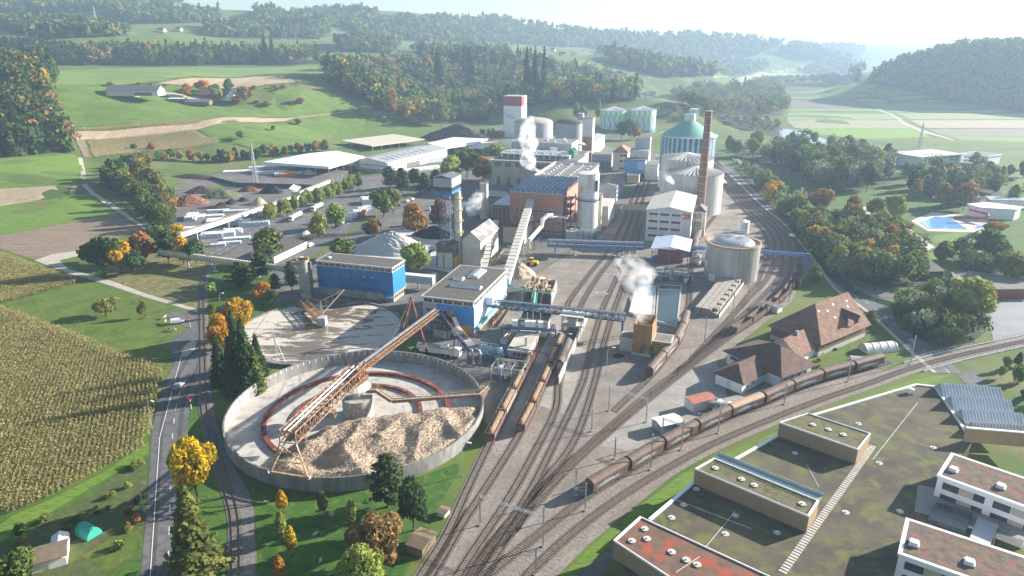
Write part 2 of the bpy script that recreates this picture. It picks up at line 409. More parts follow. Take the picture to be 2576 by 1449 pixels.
def drape(name, px, m, off=0.05, cell=None, world=None, build=True):
 P = world if world is not None else TT(*zip(*px))[0]
 P = [Vector((p[0], p[1], 0)) for p in P]
 bm = bmesh.new(); vs = [bm.verts.new(p) for p in P]
 for t in tessellate_polygon([P]): bm.faces.new([vs[i] for i in t])
 zz = HZ([p.x for p in P], [p.y for p in P]); flat = cell is None and max(zz) < 0.01
 if not flat:
  cell = cell or 25.0
  for ax in (0, 1):
   lo = min(p[ax] for p in P); hi = max(p[ax] for p in P); k = math.ceil(lo/cell)*cell
   while k < hi:
    co = [0, 0, 0]; no = [0, 0, 0]; co[ax] = k; no[ax] = 1
    bmesh.ops.bisect_plane(bm, geom=bm.verts[:]+bm.edges[:]+bm.faces[:], plane_co=co, plane_no=no); k += cell
 z = HZ([w.co.x for w in bm.verts], [w.co.y for w in bm.verts])
 for w, q in zip(bm.verts, z): w.co.z = q+off
 bmesh.ops.recalc_face_normals(bm, faces=bm.faces[:])
 for f in bm.faces:
  if f.normal.z < 0: f.normal_flip()
 me = bpy.data.meshes.new(name); bm.to_mesh(me); bm.free(); me.materials.append(m)
 return struct(put(me, name))
G = M
drape('ploughed_field', [(0,593),(293,538),(350,573),(320,590),(227,626),(87,653),(0,625)], G['soil'], .06)
drape('green_field', [(-60,530),(0,519),(187,490),(235,497),(297,536),(0,593),(-60,603)], G['grassb'], .07)
drape('stubble_strip', [(-60,482),(0,475),(197,467),(187,490),(0,519),(-60,530)], G['stubble'], .06)
drape('green_field', [(-40,404),(0,402),(187,388),(203,405),(210,433),(207,467),(0,475),(-40,480)], G['grassb'], .12)
drape('meadow', [(-20,762),(10,762),(197,708),(240,709),(333,741),(462,780),(417,796),(473,833),(433,860),(436,913),(417,930),(0,766)], G['grass'], .04)
drape('rough_meadow', [(240,640),(300,650),(440,620),(520,650),(505,700),(497,780),(367,740),(280,710)], G['rough_g'], .05)
drape('grass_verge', [(0,1300),(27,1298),(133,1250),(267,1180),(373,1106),(385,1060),(400,1000),(413,966),(395,1010),(378,1160),(362,1360),(355,1470),(-100,1470),(-100,1300)], G['grassd'], .04)
drape('mown_strip', [(-10,1330),(27,1300),(133,1253),(267,1184),(373,1110),(376,1140),(300,1185),(200,1245),(90,1312),(0,1368)], G['grassb'], .06)
drape('vegetable_garden', [(0,1385),(100,1320),(215,1250),(300,1192),(372,1150),(362,1340),(340,1400),(280,1449),(240,1470),(0,1470)], mat('garden_growth', (.05,.085,.02), (.10,.125,.035), .4, .95, c3=(.09,.07,.05), scale2=.5, bump=.6, coord='World'), .06)
drape('garden_lawn', [(205,1400),(290,1350),(350,1335),(340,1395),(270,1440)], G['grass'], .08)
drape('dirt_track', [(180,325),(215,352),(224,380),(235,397),(212,397),(195,362)], G['soil'], .3)
drape('stubble_field', [(182,331),(350,323),(500,309),(520,303),(650,297),(900,276),(880,281),(740,298),(640,309),(500,326),(220,352),(190,352)], G['stubble'], .45)
drape('stubble_field', [(395,211),(550,198),(640,193),(730,198),(745,208),(640,220),(480,217)], G['stubble'], .5)
drape('light_pasture', [(150,178),(800,164),(800,180),(820,196),(640,190),(560,196),(395,206),(130,216)], mat('pale_pasture', (.11,.19,.04), (.17,.24,.065), .05, .95, coord='World', stretch=(.15,1.5,1)), .45)
drape('pasture_rise', [(140,215),(395,212),(640,222),(760,225),(930,262),(870,277),(640,295),(500,303),(180,318),(150,280)], mat('mid_pasture', (.085,.155,.02), (.125,.19,.035), .05, .95, c3=(.075,.12,.02), scale2=.3, bump=.4, coord='World', stretch=(.25,1.5,1)), .4)
drape('pasture_slope', [(500,327),(640,310),(880,283),(1020,318),(1050,332),(1060,352),(860,372),(770,398),(700,390),(600,365),(553,360)], MATS['mid_pasture'], .4)
drape('farm_yard', [(262,240),(400,232),(480,238),(600,238),(590,250),(480,262),(430,250),(270,248)], G['path'], .5)
drape('pasture_behind_tower', [(1228,262),(1268,255),(1268,310),(1235,308)], G['grassb'], .5)
vs_ = [((.16,.25,.05),[(1990,233),(2110,216),(2165,213),(2340,236),(2110,242)]), ((.34,.30,.20),[(2110,243),(2360,238),(2430,246),(2140,246)]),
  ((.20,.27,.08),[(1988,244),(2105,244),(2120,247),(1988,247)]), ((.13,.115,.10),[(1988,254),(2140,254),(2215,274),(1988,274)]), ((.36,.31,.21),[(2135,248),(2420,248),(2420,254),(2160,254)]),
  ((.20,.30,.06),[(1988,275),(2218,275),(2224,278),(1988,278)]), ((.16,.24,.06),[(2165,257),(2440,257),(2460,273),(2215,274)]), ((.30,.26,.19),[(2240,276),(2520,274),(2560,281),(2250,281)]),
  ((.19,.25,.09),[(1985,284),(2245,286),(2275,300),(1980,302)]), ((.22,.25,.11),[(2255,284),(2576,285),(2600,300),(2290,300)]), ((.27,.26,.16),[(1980,303),(2270,302),(2310,324),(2000,322)]),
  ((.33,.28,.20),[(2290,303),(2620,302),(2620,322),(2330,322)]), ((.15,.26,.035),[(2010,322),(2310,325),(2340,345),(2180,350),(2060,338)]), ((.19,.18,.13),[(2330,325),(2620,324),(2620,345),(2380,342)]),
  ((.16,.25,.05),[(2380,342),(2620,346),(2620,360),(2420,352)]), ((.24,.30,.10),[(1750,178),(1950,160),(2120,165),(2150,178),(1990,190),(1800,196)]), ((.33,.33,.16),[(1800,186),(1900,178),(2060,180),(1990,186)]),
  ((.20,.28,.07),[(1985,206),(2060,198),(2180,205),(2130,214)])]
for i, (c, p) in enumerate(vs_):
 c2 = tuple(min(1, x*1.15) for x in c)
 drape('valley_field', p, mat('valley_field_%d' % i, c, c2, .05, .95, coord='World'), .12 if p[0][1] > 230 else .35, cell=60)
drape('field_lane', [(2208,275),(2245,288),(2262,298),(2278,310),(2330,330),(2400,352),(2396,354),(2320,334),(2268,312),(2255,298),(2236,288),(2200,275)], G['path'], .3)
drape('yard_pavement', [(560,705),(640,690),(680,760),(760,760),(900,800),(1020,775),(1060,900),(1190,960),(1250,1010),(1255,780),(1330,700),(1420,640),(1560,470),(1665,392),(1530,335),(1400,340),(1060,368),(860,400),(640,440),(440,452),(425,500),(430,580),(440,600),(540,625)], G['asphw'], .03)
drape('rail_yard', [(1035,1480),(1120,1330),(1175,1240),(1250,1110),(1215,1050),(1180,960),(1255,900),(1258,785),(1330,702),(1430,640),(1560,478),(1640,445),(1800,404),(1900,500),(2010,600),(2050,660),(2010,720),(1990,760),(1850,870),(1820,1000),(2000,940),(2150,900),(2250,930),(1960,1045),(1700,1190),(1480,1370),(1370,1480)], G['gravel'], .045)
drape('asphalt_apron', [(1330,698),(1390,650),(1500,600),(1545,560),(1600,470),(1560,470),(1470,540),(1300,600),(1180,680),(1270,720)], G['asphw'], .06)
drape('lime_floor', [(890,640),(930,600),(1000,578),(1130,560),(1170,640),(1210,680),(1160,690),(1010,665)], mat('lime_dust_floor', (.46,.45,.43), (.60,.59,.57), .2, .95, c3=(.36,.35,.33), scale2=.8, coord='World'), .055)
drape('left_road', [(350,1480),(362,1360),(378,1160),(383,1075),(400,1005),(415,960),(437,913),(427,863),(440,845),(474,828),(418,796),(430,785),(465,783),(497,782),(500,800),(517,830),(560,860),(560,890),(530,905),(500,966),(478,1030),(473,1060),(470,1300),(466,1480)], G['asph'], .07)
drape('traffic_island', [(455,885),(470,865),(485,856),(495,862),(490,880),(470,897),(460,898)], G['path'], .12)
drape('gravel_path', [(87,655),(130,640),(200,630),(215,640),(150,655),(170,676),(285,708),(370,740),(497,778),(497,786),(365,748),(275,718),(160,684),(120,668)], G['path'], .08)
drape('farm_lane', [(196,397),(207,397),(214,430),(220,465),(240,486),(285,512),(372,575),(365,580),(276,520),(228,488),(206,468),(203,425)], G['path'], .12)
drape('fan_lawn', [(640,1230),(700,1240),(900,1240),(1010,1215),(1150,1165),(1158,1180),(1095,1290),(1040,1400),(1010,1480),(640,1480),(652,1400),(636,1270)], mat('orchard_lawn', (.028,.085,.01), (.055,.13,.018), .15, .95, c3=(.10,.15,.025), scale2=.5, bump=.5, coord='World'), .05)
drape('verge_lawn', [(472,1070),(478,1032),(500,975),(508,980),(508,1040),(520,1090),(560,1230),(572,1320),(570,1470),(472,1470)], G['grassd'], .05)
drape('pine_lawn', [(520,700),(540,640),(600,660),(680,690),(690,760),(650,800),(640,850),(600,1000),(560,990),(545,860),(520,830)], G['grassd'], .05)
drape('trackside_ballast', [(502,700),(528,645),(545,650),(524,705),(522,780),(526,850),(528,960),(540,1050),(580,1160),(625,1235),(640,1290),(645,1480),(572,1480),(572,1320),(560,1230),(520,1095),(507,1040),(502,975),(500,850),(497,760)], mat('dark_ballast', (.11,.11,.115), (.19,.18,.18), .8, .95, c3=(.27,.25,.23), scale2=4, coord='World'), .08)
drape('yard_concrete', [(1390,1010),(1405,930),(1440,870),(1480,880),(1450,960),(1430,1045),(1395,1035),(1360,1020),(1300,1120),(1245,1115),(1350,870),(1385,800),(1420,790)], G['slab'], .06)
drape('station_yard', [(1480,1120),(1600,1020),(1700,950),(1800,900),(1830,1000),(1980,960),(1900,1000),(1750,1080),(1620,1150),(1560,1130)], G['slab'], .065)
drape('embankment_grass', [(1395,1470),(1480,1380),(1600,1280),(1720,1190),(1850,1130),(1960,1085),(2140,1010),(2300,955),(2400,940),(2350,965),(2300,970),(1955,1112),(1850,1152),(1740,1225),(1630,1300),(1480,1420),(1420,1480)], G['grassb'], .06)
drape('railway_verge', [(1290,1478),(1375,1395),(1480,1300),(1600,1225),(1700,1160),(1800,1105),(1950,1045),(2100,995),(2240,945),(2250,935),(2290,925),(2260,940),(2160,965),(2060,1000),(1900,1060),(1780,1120),(1680,1175),(1560,1250),(1440,1345),(1320,1465)], G['grassb'], .07)
drape('delivery_lane', [(1410,1480),(1480,1422),(1630,1302),(1745,1218),(1770,1210),(1640,1310),(1540,1400),(1500,1480)], G['asphw'], .08)
drape('garden_plot', [(2010,930),(2080,880),(2150,850),(2200,815),(2300,890),(2330,915),(2260,935),(2150,925),(2060,945)], G['grass'], .07)
drape('river_park', [(1795,392),(1900,395),(2050,420),(2250,440),(2620,500),(2620,760),(2450,742),(2330,742),(2160,722),(2080,640),(1990,545),(1880,455)], G['grassd'], .04)
drape('bright_lawn', [(2335,596),(2420,582),(2450,590),(2520,610),(2500,640),(2470,650),(2390,632),(2360,616)], G['grassb'], .07)
drape('bright_lawn', [(2310,635),(2390,640),(2470,690),(2420,700),(2350,690)], G['grassb'], .07)
drape('sports_court', [(2470,765),(2620,745),(2620,850),(2500,862),(2490,820)], mat('court_asphalt', (.22,.24,.25), (.28,.30,.31), .1, .9, coord='World'), .07)
drape('side_street', [(2140,722),(2220,730),(2330,740),(2480,745),(2480,765),(2330,756),(2220,748),(2160,748)], G['asph'], .08)
drape('underpass_road', [(2410,945),(2450,930),(2520,1000),(2576,1060),(2600,1110),(2560,1110),(2470,1010)], G['asph'], .07)
_rv = Path(VP([(1740,345),(1765,370),(1800,400),(1862,450),(1932,515),(1985,558),(2040,615),(2085,672),(2130,728),(2190,768),(2240,808),(2300,862),(2350,905),(2390,940)]), 6)
struct(ribbon(_rv, -4.0, 4.0, .09).build('river_road', G['asph']))
struct(ribbon(_rv, 4.0, 5.6, .16).build('pavement', G['path']))
def dashes(path, s0, s1, L_, gap, off, w, z):
 mb = MB(); s = s0
 while s < s1:
  p, q = path.at(s), path.at(min(s+L_, s1)); t = (q-p).normalized(); nn = Vector((t.y, -t.x, 0))
  a = p+nn*(off-w/2); b = p+nn*(off+w/2); c = q+nn*(off+w/2); d = q+nn*(off-w/2)
  mb.quad((a.x,a.y,z),(b.x,b.y,z),(c.x,c.y,z),(d.x,d.y,z)); s += L_+gap
 return mb
struct(dashes(_rv, 0, _rv.len, 3, 5, 0, .22, .096).build('road_markings', G['paint']))
_lr = Path(VP([(420,1480),(425,1360),(431,1160),(436,1075),(447,1005),(465,960),(500,895),(540,862)]), 4)
struct(dashes(_lr, 0, _lr.len*.8, 3, 5.5, 0, .18, .076).build('road_markings', G['paint']))
_ll = Path(VP([(376,1480),(385,1360),(397,1160),(405,1075),(418,1005),(437,955),(455,915),(458,890)]), 4)
struct(dashes(_ll, 0, _ll.len, 60, 0, 0, .16, .076).build('road_markings', G['paint']))
_tw = MB()
for off in (-3.0, 1.7): _tw.add(*[(lambda r: (r.v, r.f))(ribbon(_lr, off-.5, off+.7, .073))][0])
struct(_tw.build('tyre_worn_lanes', mat('tyre_worn_asphalt', (.065,.065,.07), (.09,.09,.095), .3, .85, coord='World')))
_pk = Path(VP([(540,640),(640,585),(760,525),(880,470),(980,425),(1090,385)]), 6)
struct(ribbon(_pk, -7.0, 7.0, .06).build('truck_road', G['asph']))
struct(dashes(_pk, 0, _pk.len, 3, 4, -2.3, .2, .066).build('road_markings', G['paint']))
struct(dashes(_pk, 0, _pk.len, 3, 4, 2.3, .2, .066).build('road_markings', G['paint']))
_ar = Path(VP([(760,690),(840,630),(930,565),(1010,515),(1100,465),(1180,430)]), 6)
struct(ribbon(_ar, -3.4, 3.4, .06).build('access_road', G['asph']))
struct(ribbon(_ar, -7.4, -4.0, .07).build('grass_strip', G['grass']))
struct(ribbon(_ar, -22.0, -7.6, .055).build('car_park', G['asph']))
wat = bpy.data.materials.new('water'); wat.use_nodes = True
b_ = wat.node_tree.nodes['Principled BSDF']; b_.inputs['Base Color'].default_value = (.03,.06,.055,1); b_.inputs['Roughness'].default_value = .06; b_.inputs['Specular IOR Level'].default_value = .6
_n = wat.node_tree.nodes.new('ShaderNodeTexNoise'); _n.inputs['Scale'].default_value = 1.2; _bp = wat.node_tree.nodes.new('ShaderNodeBump'); _bp.inputs['Strength'].default_value = .12
wat.node_tree.links.new(_n.outputs[0], _bp.inputs['Height']); wat.node_tree.links.new(_bp.outputs[0], b_.inputs['Normal'])
_tc = wat.node_tree.nodes.new('ShaderNodeTexCoord'); wat.node_tree.links.new(_tc.outputs['Object'], _n.inputs[0])
_st = Path(VP([(1850,400),(1895,440),(1925,480),(1975,540),(2010,585),(2055,650),(2110,705),(2160,740),(2230,762),(2330,790)]), 6)
struct(ribbon(_st, -3.0, 3.0, .10).build('stream_water', wat))
drape('river_water', [(1925,322),(1960,322),(2010,330),(2060,345),(2105,362),(2090,370),(2030,356),(1975,350),(1940,340)], wat, .12)
drape('river_water', [(2160,378),(2280,388),(2420,420),(2400,428),(2330,420),(2230,410),(2170,392)], wat, .12)
drape('river_water', [(1615,232),(1650,228),(1655,246),(1625,250)], wat, .5)
# ---------------- rail tracks ----------------
TR = {}
def track(key, px, sleepers=True, bal=1.55, name='railway_track', z=0.10, dark=False, world=None):
 p = Path(world or VP(px), 3.0); TR[key] = p
 rb = ribbon(p, -bal, bal, z, 2.5); mb = MB(); mb.add(rb.v, rb.f, 0)
 n = int(p.len/0.62) if sleepers else 0
 for i in range(n):
  s = i*0.62; a = p.at(s); t = p.dir(s); nn = Vector((t.y, -t.x, 0))
  q = [a+nn*u*1.3+t*w*.13 for u, w in ((-1,-1),(1,-1),(1,1),(-1,1))]
  zz = z+.06
  mb.add([(c.x,c.y,zz) for c in q]+[(c.x,c.y,z-.02) for c in q], [(0,1,2,3),(4,5,1,0),(6,7,3,2)], 1)
 for off in (-.7525, .7525):
  r1 = ribbon(p, off-.05, off+.05, z+.20, 2.0); k = len(r1.v)//2
  mb.add(r1.v+[(x,y,z+.04) for x,y,_ in r1.v], r1.f+[(i,i+1,2*k+i+1,2*k+i) for i in range(k-1)]+[(k+i+1,k+i,3*k+i,3*k+i+1) for i in range(k-1)], 2)
 return struct(mb.build(name, [MATS['dark_ballast'] if dark else M['ballast'] if key in ('main','brown') else mat('yard_ballast', (.235,.20,.175), (.34,.295,.255), 1.0, .95, c3=(.16,.135,.115), scale2=5, coord='World', bump=.3), M['sleeper'], M['rail']]))
track('main', [(1300,1480),(1338,1437),(1438,1344),(1548,1260),(1654,1193),(1788,1120),(1932,1058),(2065,1006),(2182,966),(2298,925),(2432,890),(2620,850)], bal=2.9)
track('brown', [(1180,1490),(1288,1399),(1388,1319),(1478,1249),(1581,1186),(1671,1133),(1761,1086),(1841,1049),(1932,1013),(1998,984),(2085,954),(2162,934),(2245,910)])
track('beet1', [(1050,1475),(1062,1449),(1127,1343),(1177,1233),(1231,1119),(1290,1000),(1345,890),(1390,815)])
track('beet2', [(1078,1475),(1092,1440),(1112,1409),(1170,1310),(1237,1208),(1315,1080),(1360,985),(1400,890),(1425,820),(1429,766),(1478,696),(1530,630),(1568,560),(1590,500),(1620,440),(1640,410)])
track('yard3', [(1140,1475),(1179,1409),(1275,1265),(1340,1150),(1398,1033),(1407,960),(1435,860),(1462,770),(1506,696),(1555,630),(1585,560),(1604,500),(1630,440),(1648,410)])
track('yard4', [(1170,1475),(1212,1409),(1318,1266),(1388,1133),(1465,966),(1490,868),(1515,783),(1535,736),(1556,690),(1582,620),(1602,560),(1618,500),(1640,440)])
track('yard5', [(1210,1455),(1250,1395),(1355,1233),(1448,1106),(1496,966),(1520,866),(1545,783),(1560,740),(1577,690),(1598,620),(1614,560)])
track('fan3', [(1160,1490),(1230,1385),(1321,1276),(1455,1146),(1548,1063),(1638,986),(1720,925),(1800,865),(1880,800),(1950,740),(1985,690),(1988,640),(1968,583),(1878,500),(1816,432),(1785,390)])
track('fan4', [(1250,1370),(1330,1290),(1420,1190),(1500,1115),(1600,1030),(1688,960),(1760,905),(1845,842),(1905,803),(1975,745),(2008,690),(2008,640),(1985,583),(1889,500),(1824,432),(1792,390)])
track('fan2', [(1700,942),(1770,880),(1850,810),(1925,740),(1963,690),(1968,640),(1953,583),(1867,500),(1808,432),(1778,390)])
track('fan1', [(1740,905),(1800,840),(1870,765),(1930,700),(1948,640),(1936,583),(1856,500),(1800,432),(1771,390)])
track('fan0', [(1860,775),(1905,710),(1928,640),(1920,583),(1845,500),(1792,432),(1764,390)])
track('cover', [(1545,1035),(1590,992),(1630,955),(1672,905),(1703,865),(1722,820),(1732,770),(1736,720),(1738,680),(1745,640),(1756,600),(1785,560),(1810,530)])
track('left', [(592,1490),(594,1449),(590,1299),(566,1216),(533,1116),(515,1033),(512,966),(510,850),(508,750),(514,683),(532,660),(560,640),(600,620)], dark=True, z=.13)
# ---------------- building kit ----------------
A0 = math.radians(-17.0)
def frame(FL_, FR_, BR_=None, h=None, base=None, at='FR', ang=A0, d=None):
 pt = {'FL': FL_, 'FR': FR_, 'BR': BR_}
 if h is None: h = HG(V(*base), *pt[at])
 a = V(*FL_, h); b = V(*FR_, h)
 if ang is None: ang = math.atan2(b.y-a.y, b.x-a.x)
 u = Vector((math.cos(ang), math.sin(ang))); n = Vector((-u.y, u.x)); w = (b-a).xy.dot(u)
 if d is None: d = (V(*BR_, h)-b).xy.dot(n)
 return dict(o=(a.x, a.y), ang=ang, w=w, d=d, h=h)
def loc2w(fr, x, y, z=0):
 c, s = math.cos(fr['ang']), math.sin(fr['ang'])
 return Vector((fr['o'][0]+c*x-s*y, fr['o'][1]+s*x+c*y, z))
def root_of(fr, name, label, cat='building', group=None):
 return thing(name, label, cat, (fr['o'][0], fr['o'][1], 0), fr['ang'], group)
FACES = {'f': lambda w, d, a: ((a, 0), 0.0), 'r': lambda w, d, a: ((w, a), pi/2), 'b': lambda w, d, a: ((w-a, d), pi), 'l': lambda w, d, a: ((0, d-a), -pi/2)}
_WM = {}
def win_mesh(ww, wh, g=None, f=None, nx=1, nz=1):
 g = g or M['glass']; f = f or M['frame']; key = (round(ww,2), round(wh,2), g.name, f.name, nx, nz)
 if key in _WM: return _WM[key]
 mb = MB(); t = min(.09, ww*.1)
 mb.box(-ww/2, -.07, -wh/2, ww/2, .0, -wh/2+t, 1); mb.box(-ww/2, -.07, wh/2-t, ww/2, .0, wh/2, 1)
 mb.box(-ww/2, -.07, -wh/2+t, -ww/2+t, .0, wh/2-t, 1); mb.box(ww/2-t, -.07, -wh/2+t, ww/2, .0, wh/2-t, 1)
 for i in range(1, nx): x = -ww/2+ww*i/nx; mb.box(x-.05, -.065, -wh/2+t, x+.05, 0, wh/2-t, 1)
 for i in range(1, nz): z = -wh/2+wh*i/nz; mb.box(-ww/2+t, -.06, z-.05, ww/2-t, 0, z+.05, 1)
 mb.quad((-ww/2+t,-.03,-wh/2+t), (ww/2-t,-.03,-wh/2+t), (ww/2-t,-.03,wh/2-t), (-ww/2+t,-.03,wh/2-t), 0)
 _WM[key] = mb.mesh('window', [g, f]); return _WM[key]
def wins(root, fr, face, a0, a1, n, z, ww, wh, g=None, f=None, nx=1, nz=1, name='window'):
 me = win_mesh(ww, wh, g, f, nx, nz)
 for i in range(n):
  a = a0+(a1-a0)*(i+.5)/n; (x, y), rz = FACES[face](fr['w'], fr['d'], a)
  put(me, name, root, (x, y, z), rz)
def panel(root, fr, face, a0, a1, z0, z1, m, name='door', t=.06):   # a flat element on a facade
 mb = MB(); mb.box(-(a1-a0)/2, -t, -(z1-z0)/2, (a1-a0)/2, 0, (z1-z0)/2)
 (x, y), rz = FACES[face](fr['w'], fr['d'], (a0+a1)/2)
 o = mb.build(name, m, root); o.location = (x, y, (z0+z1)/2); o.rotation_euler = (0, 0, rz); return o
def flat(fr, name, label, wall, roof, trim=None, par=.35, ov=.2, z0=0.0, cat='building', group=None, root=None, nw='wall', nr='roof'):
 w, d, h = fr['w'], fr['d'], fr['h']
 r = root or root_of(fr, name, label, cat, group)
 MB().box(0, 0, z0, w, d, h-.05, bottom=z0 > 0).build(nw, wall, r)
 mb = MB(); mb.box(-ov, -ov, h-.15, w+ov, d+ov, h+par, 0)
 mb.quad((.3,.3,h+par+.012), (w-.3,.3,h+par+.012), (w-.3,d-.3,h+par+.012), (.3,d-.3,h+par+.012), 1)
 mb.build(nr, [trim or M['concrete_l'], roof], r)
 return r
def gable(fr, name, label, wall, roof, rise, ridge='y', ov=.5, z0=0.0, cat='building', group=None, root=None, th=.18, off=0.5, open_=False):
 w, d, h = fr['w'], fr['d'], fr['h']; r = root or root_of(fr, name, label, cat, group)
 if not open_:
  mb = MB(); mb.box(0, 0, z0, w, d, h, bottom=z0 > 0)
  if ridge == 'y':
   c = w*off
   mb.add([(0,0,h),(w,0,h),(c,0,h+rise)], [(0,1,2)]); mb.add([(0,d,h),(w,d,h),(c,d,h+rise)], [(2,1,0)])
  else:
   c = d*off
   mb.add([(0,0,h),(0,d,h),(0,c,h+rise)], [(0,2,1)]); mb.add([(w,0,h),(w,d,h),(w,c,h+rise)], [(0,1,2)])
  mb.build('wall', wall, r)
 mb = MB()
 if ridge == 'y':
  c = w*off; sl = rise/c; sr = rise/(w-c)
  for x0, z_0, x1, z_1 in ((-ov, h-ov*sl+.03, c, h+rise+.03), (w+ov, h-ov*sr+.03, c, h+rise+.03)):
   a = [(x0,-ov,z_0),(x1,-ov,z_1),(x1,d+ov,z_1),(x0,d+ov,z_0)]; b = [(x,y,z+th) for x,y,z in a]
   mb.add(a+b, [(0,1,2,3),(7,6,5,4),(0,4,5,1),(1,5,6,2),(2,6,7,3),(3,7,4,0)])
 else:
  c = d*off; sl = rise/c; sr = rise/(d-c)
  for y0, z_0, y1, z_1 in ((-ov, h-ov*sl+.03, c, h+rise+.03), (d+ov, h-ov*sr+.03, c, h+rise+.03)):
   a = [(-ov,y0,z_0),(-ov,y1,z_1),(w+ov,y1,z_1),(w+ov,y0,z_0)]; b = [(x,y,z+th) for x,y,z in a]
   mb.add(a+b, [(0,1,2,3),(7,6,5,4),(0,4,5,1),(1,5,6,2),(2,6,7,3),(3,7,4,0)])
 mb.build('roof', roof, r); return r
def hip(fr, name, label, wall, roof, rise, ov=.8, inset=None, z0=0.0, cat='building', root=None, group=None):
 w, d, h = fr['w'], fr['d'], fr['h']; r = root or root_of(fr, name, label, cat, group)
 MB().box(0, 0, z0, w, d, h, bottom=False).build('wall', wall, r)
 k = inset if inset is not None else min(w, d)/2
 if d >= w: p, q = (w/2, k, h+rise), (w/2, d-k, h+rise)
 else: p, q = (k, d/2, h+rise), (w-k, d/2, h+rise)
 e = [(-ov,-ov,h-.1),(w+ov,-ov,h-.1),(w+ov,d+ov,h-.1),(-ov,d+ov,h-.1)]
 mb = MB()
 f = [(0,1,4),(1,2,5,4),(2,3,5),(3,0,4,5),(3,2,1,0)] if d >= w else [(0,1,5,4),(1,2,5),(2,3,4,5),(3,0,4),(3,2,1,0)]
 mb.add(e+[p, q], f); mb.build('roof', roof, r); return r
def tank_at(px, yfront, halfw, ytop=None, dist=None, h=None):   # centre, radius, height of an upright cylinder seen at px
 f = V(px, yfront) if dist is None else Vector((*D(px, 400, dist).xy, 0))
 d0 = math.hypot(f.x, f.y)
 if h is None: h = D(px, ytop, d0).z
 r = halfw*mpp((f.x, f.y, h))
 r = halfw*mpp((f.x*(d0+r)/d0, f.y*(d0+r)/d0, h))
 c = f*((d0+r)/d0)
 return Vector((c.x, c.y, 0)), r, h
def rail_ring(mb, r, z, n=36, hgt=1.0, m=0, t=.06):
 for i in range(n):
  a, b = 2*pi*i/n, 2*pi*(i+1)/n
  p = (r*math.cos(a), r*math.sin(a)); q = (r*math.cos(b), r*math.sin(b))
  mb.beam((*p, z), (*p, z+hgt), t, m=m); mb.beam((*p, z+hgt), (*q, z+hgt), t, m=m); mb.beam((*p, z+hgt*.5), (*q, z+hgt*.5), t*.7, m=m)
def text(root, s, loc, rz, size, m, tilt=pi/2, name='lettering', align='LEFT', ext=.02):
 cu = bpy.data.curves.new('lettering', 'FONT'); cu.body = s; cu.size = size; cu.extrude = ext; cu.align_x = align
 cu.materials.append(m); o = bpy.data.objects.new(name, cu); C.objects.link(o); o.parent = root
 o.location = loc; o.rotation_euler = (tilt, 0, rz); return o
def truss(mb, p, q, w, h, n, t=.18, m=0, deck=None):   # box truss between two points (bottom centre line)
 p = Vector(p); q = Vector(q); d = (q-p).normalized(); u = d.cross(Vector((0,0,1))).normalized()*(w/2); up = Vector((0,0,h))
 for s in (-1, 1):
  mb.beam(p+u*s, q+u*s, t*1.3, m=m); mb.beam(p+u*s+up, q+u*s+up, t*1.3, m=m)
  for i in range(n+1):
   a = p.lerp(q, i/n)+u*s; mb.beam(a, a+up, t, m=m)
   if i < n:
    b = p.lerp(q, (i+1)/n)+u*s
    mb.beam(a if i % 2 else a+up, b+up if i % 2 else b, t*.8, m=m)
 for i in range(n+1):
  a = p.lerp(q, i/n); mb.beam(a-u, a+u, t, m=m); mb.beam(a-u+up, a+u+up, t*.8, m=m)
 if deck is not None:
  mb.add([p-u, p+u, q+u, q-u, p-u+Vector((0,0,.12)), p+u+Vector((0,0,.12)), q+u+Vector((0,0,.12)), q-u+Vector((0,0,.12))], [(4,5,6,7),(3,2,1,0),(0,1,5,4),(2,3,7,6)], deck)
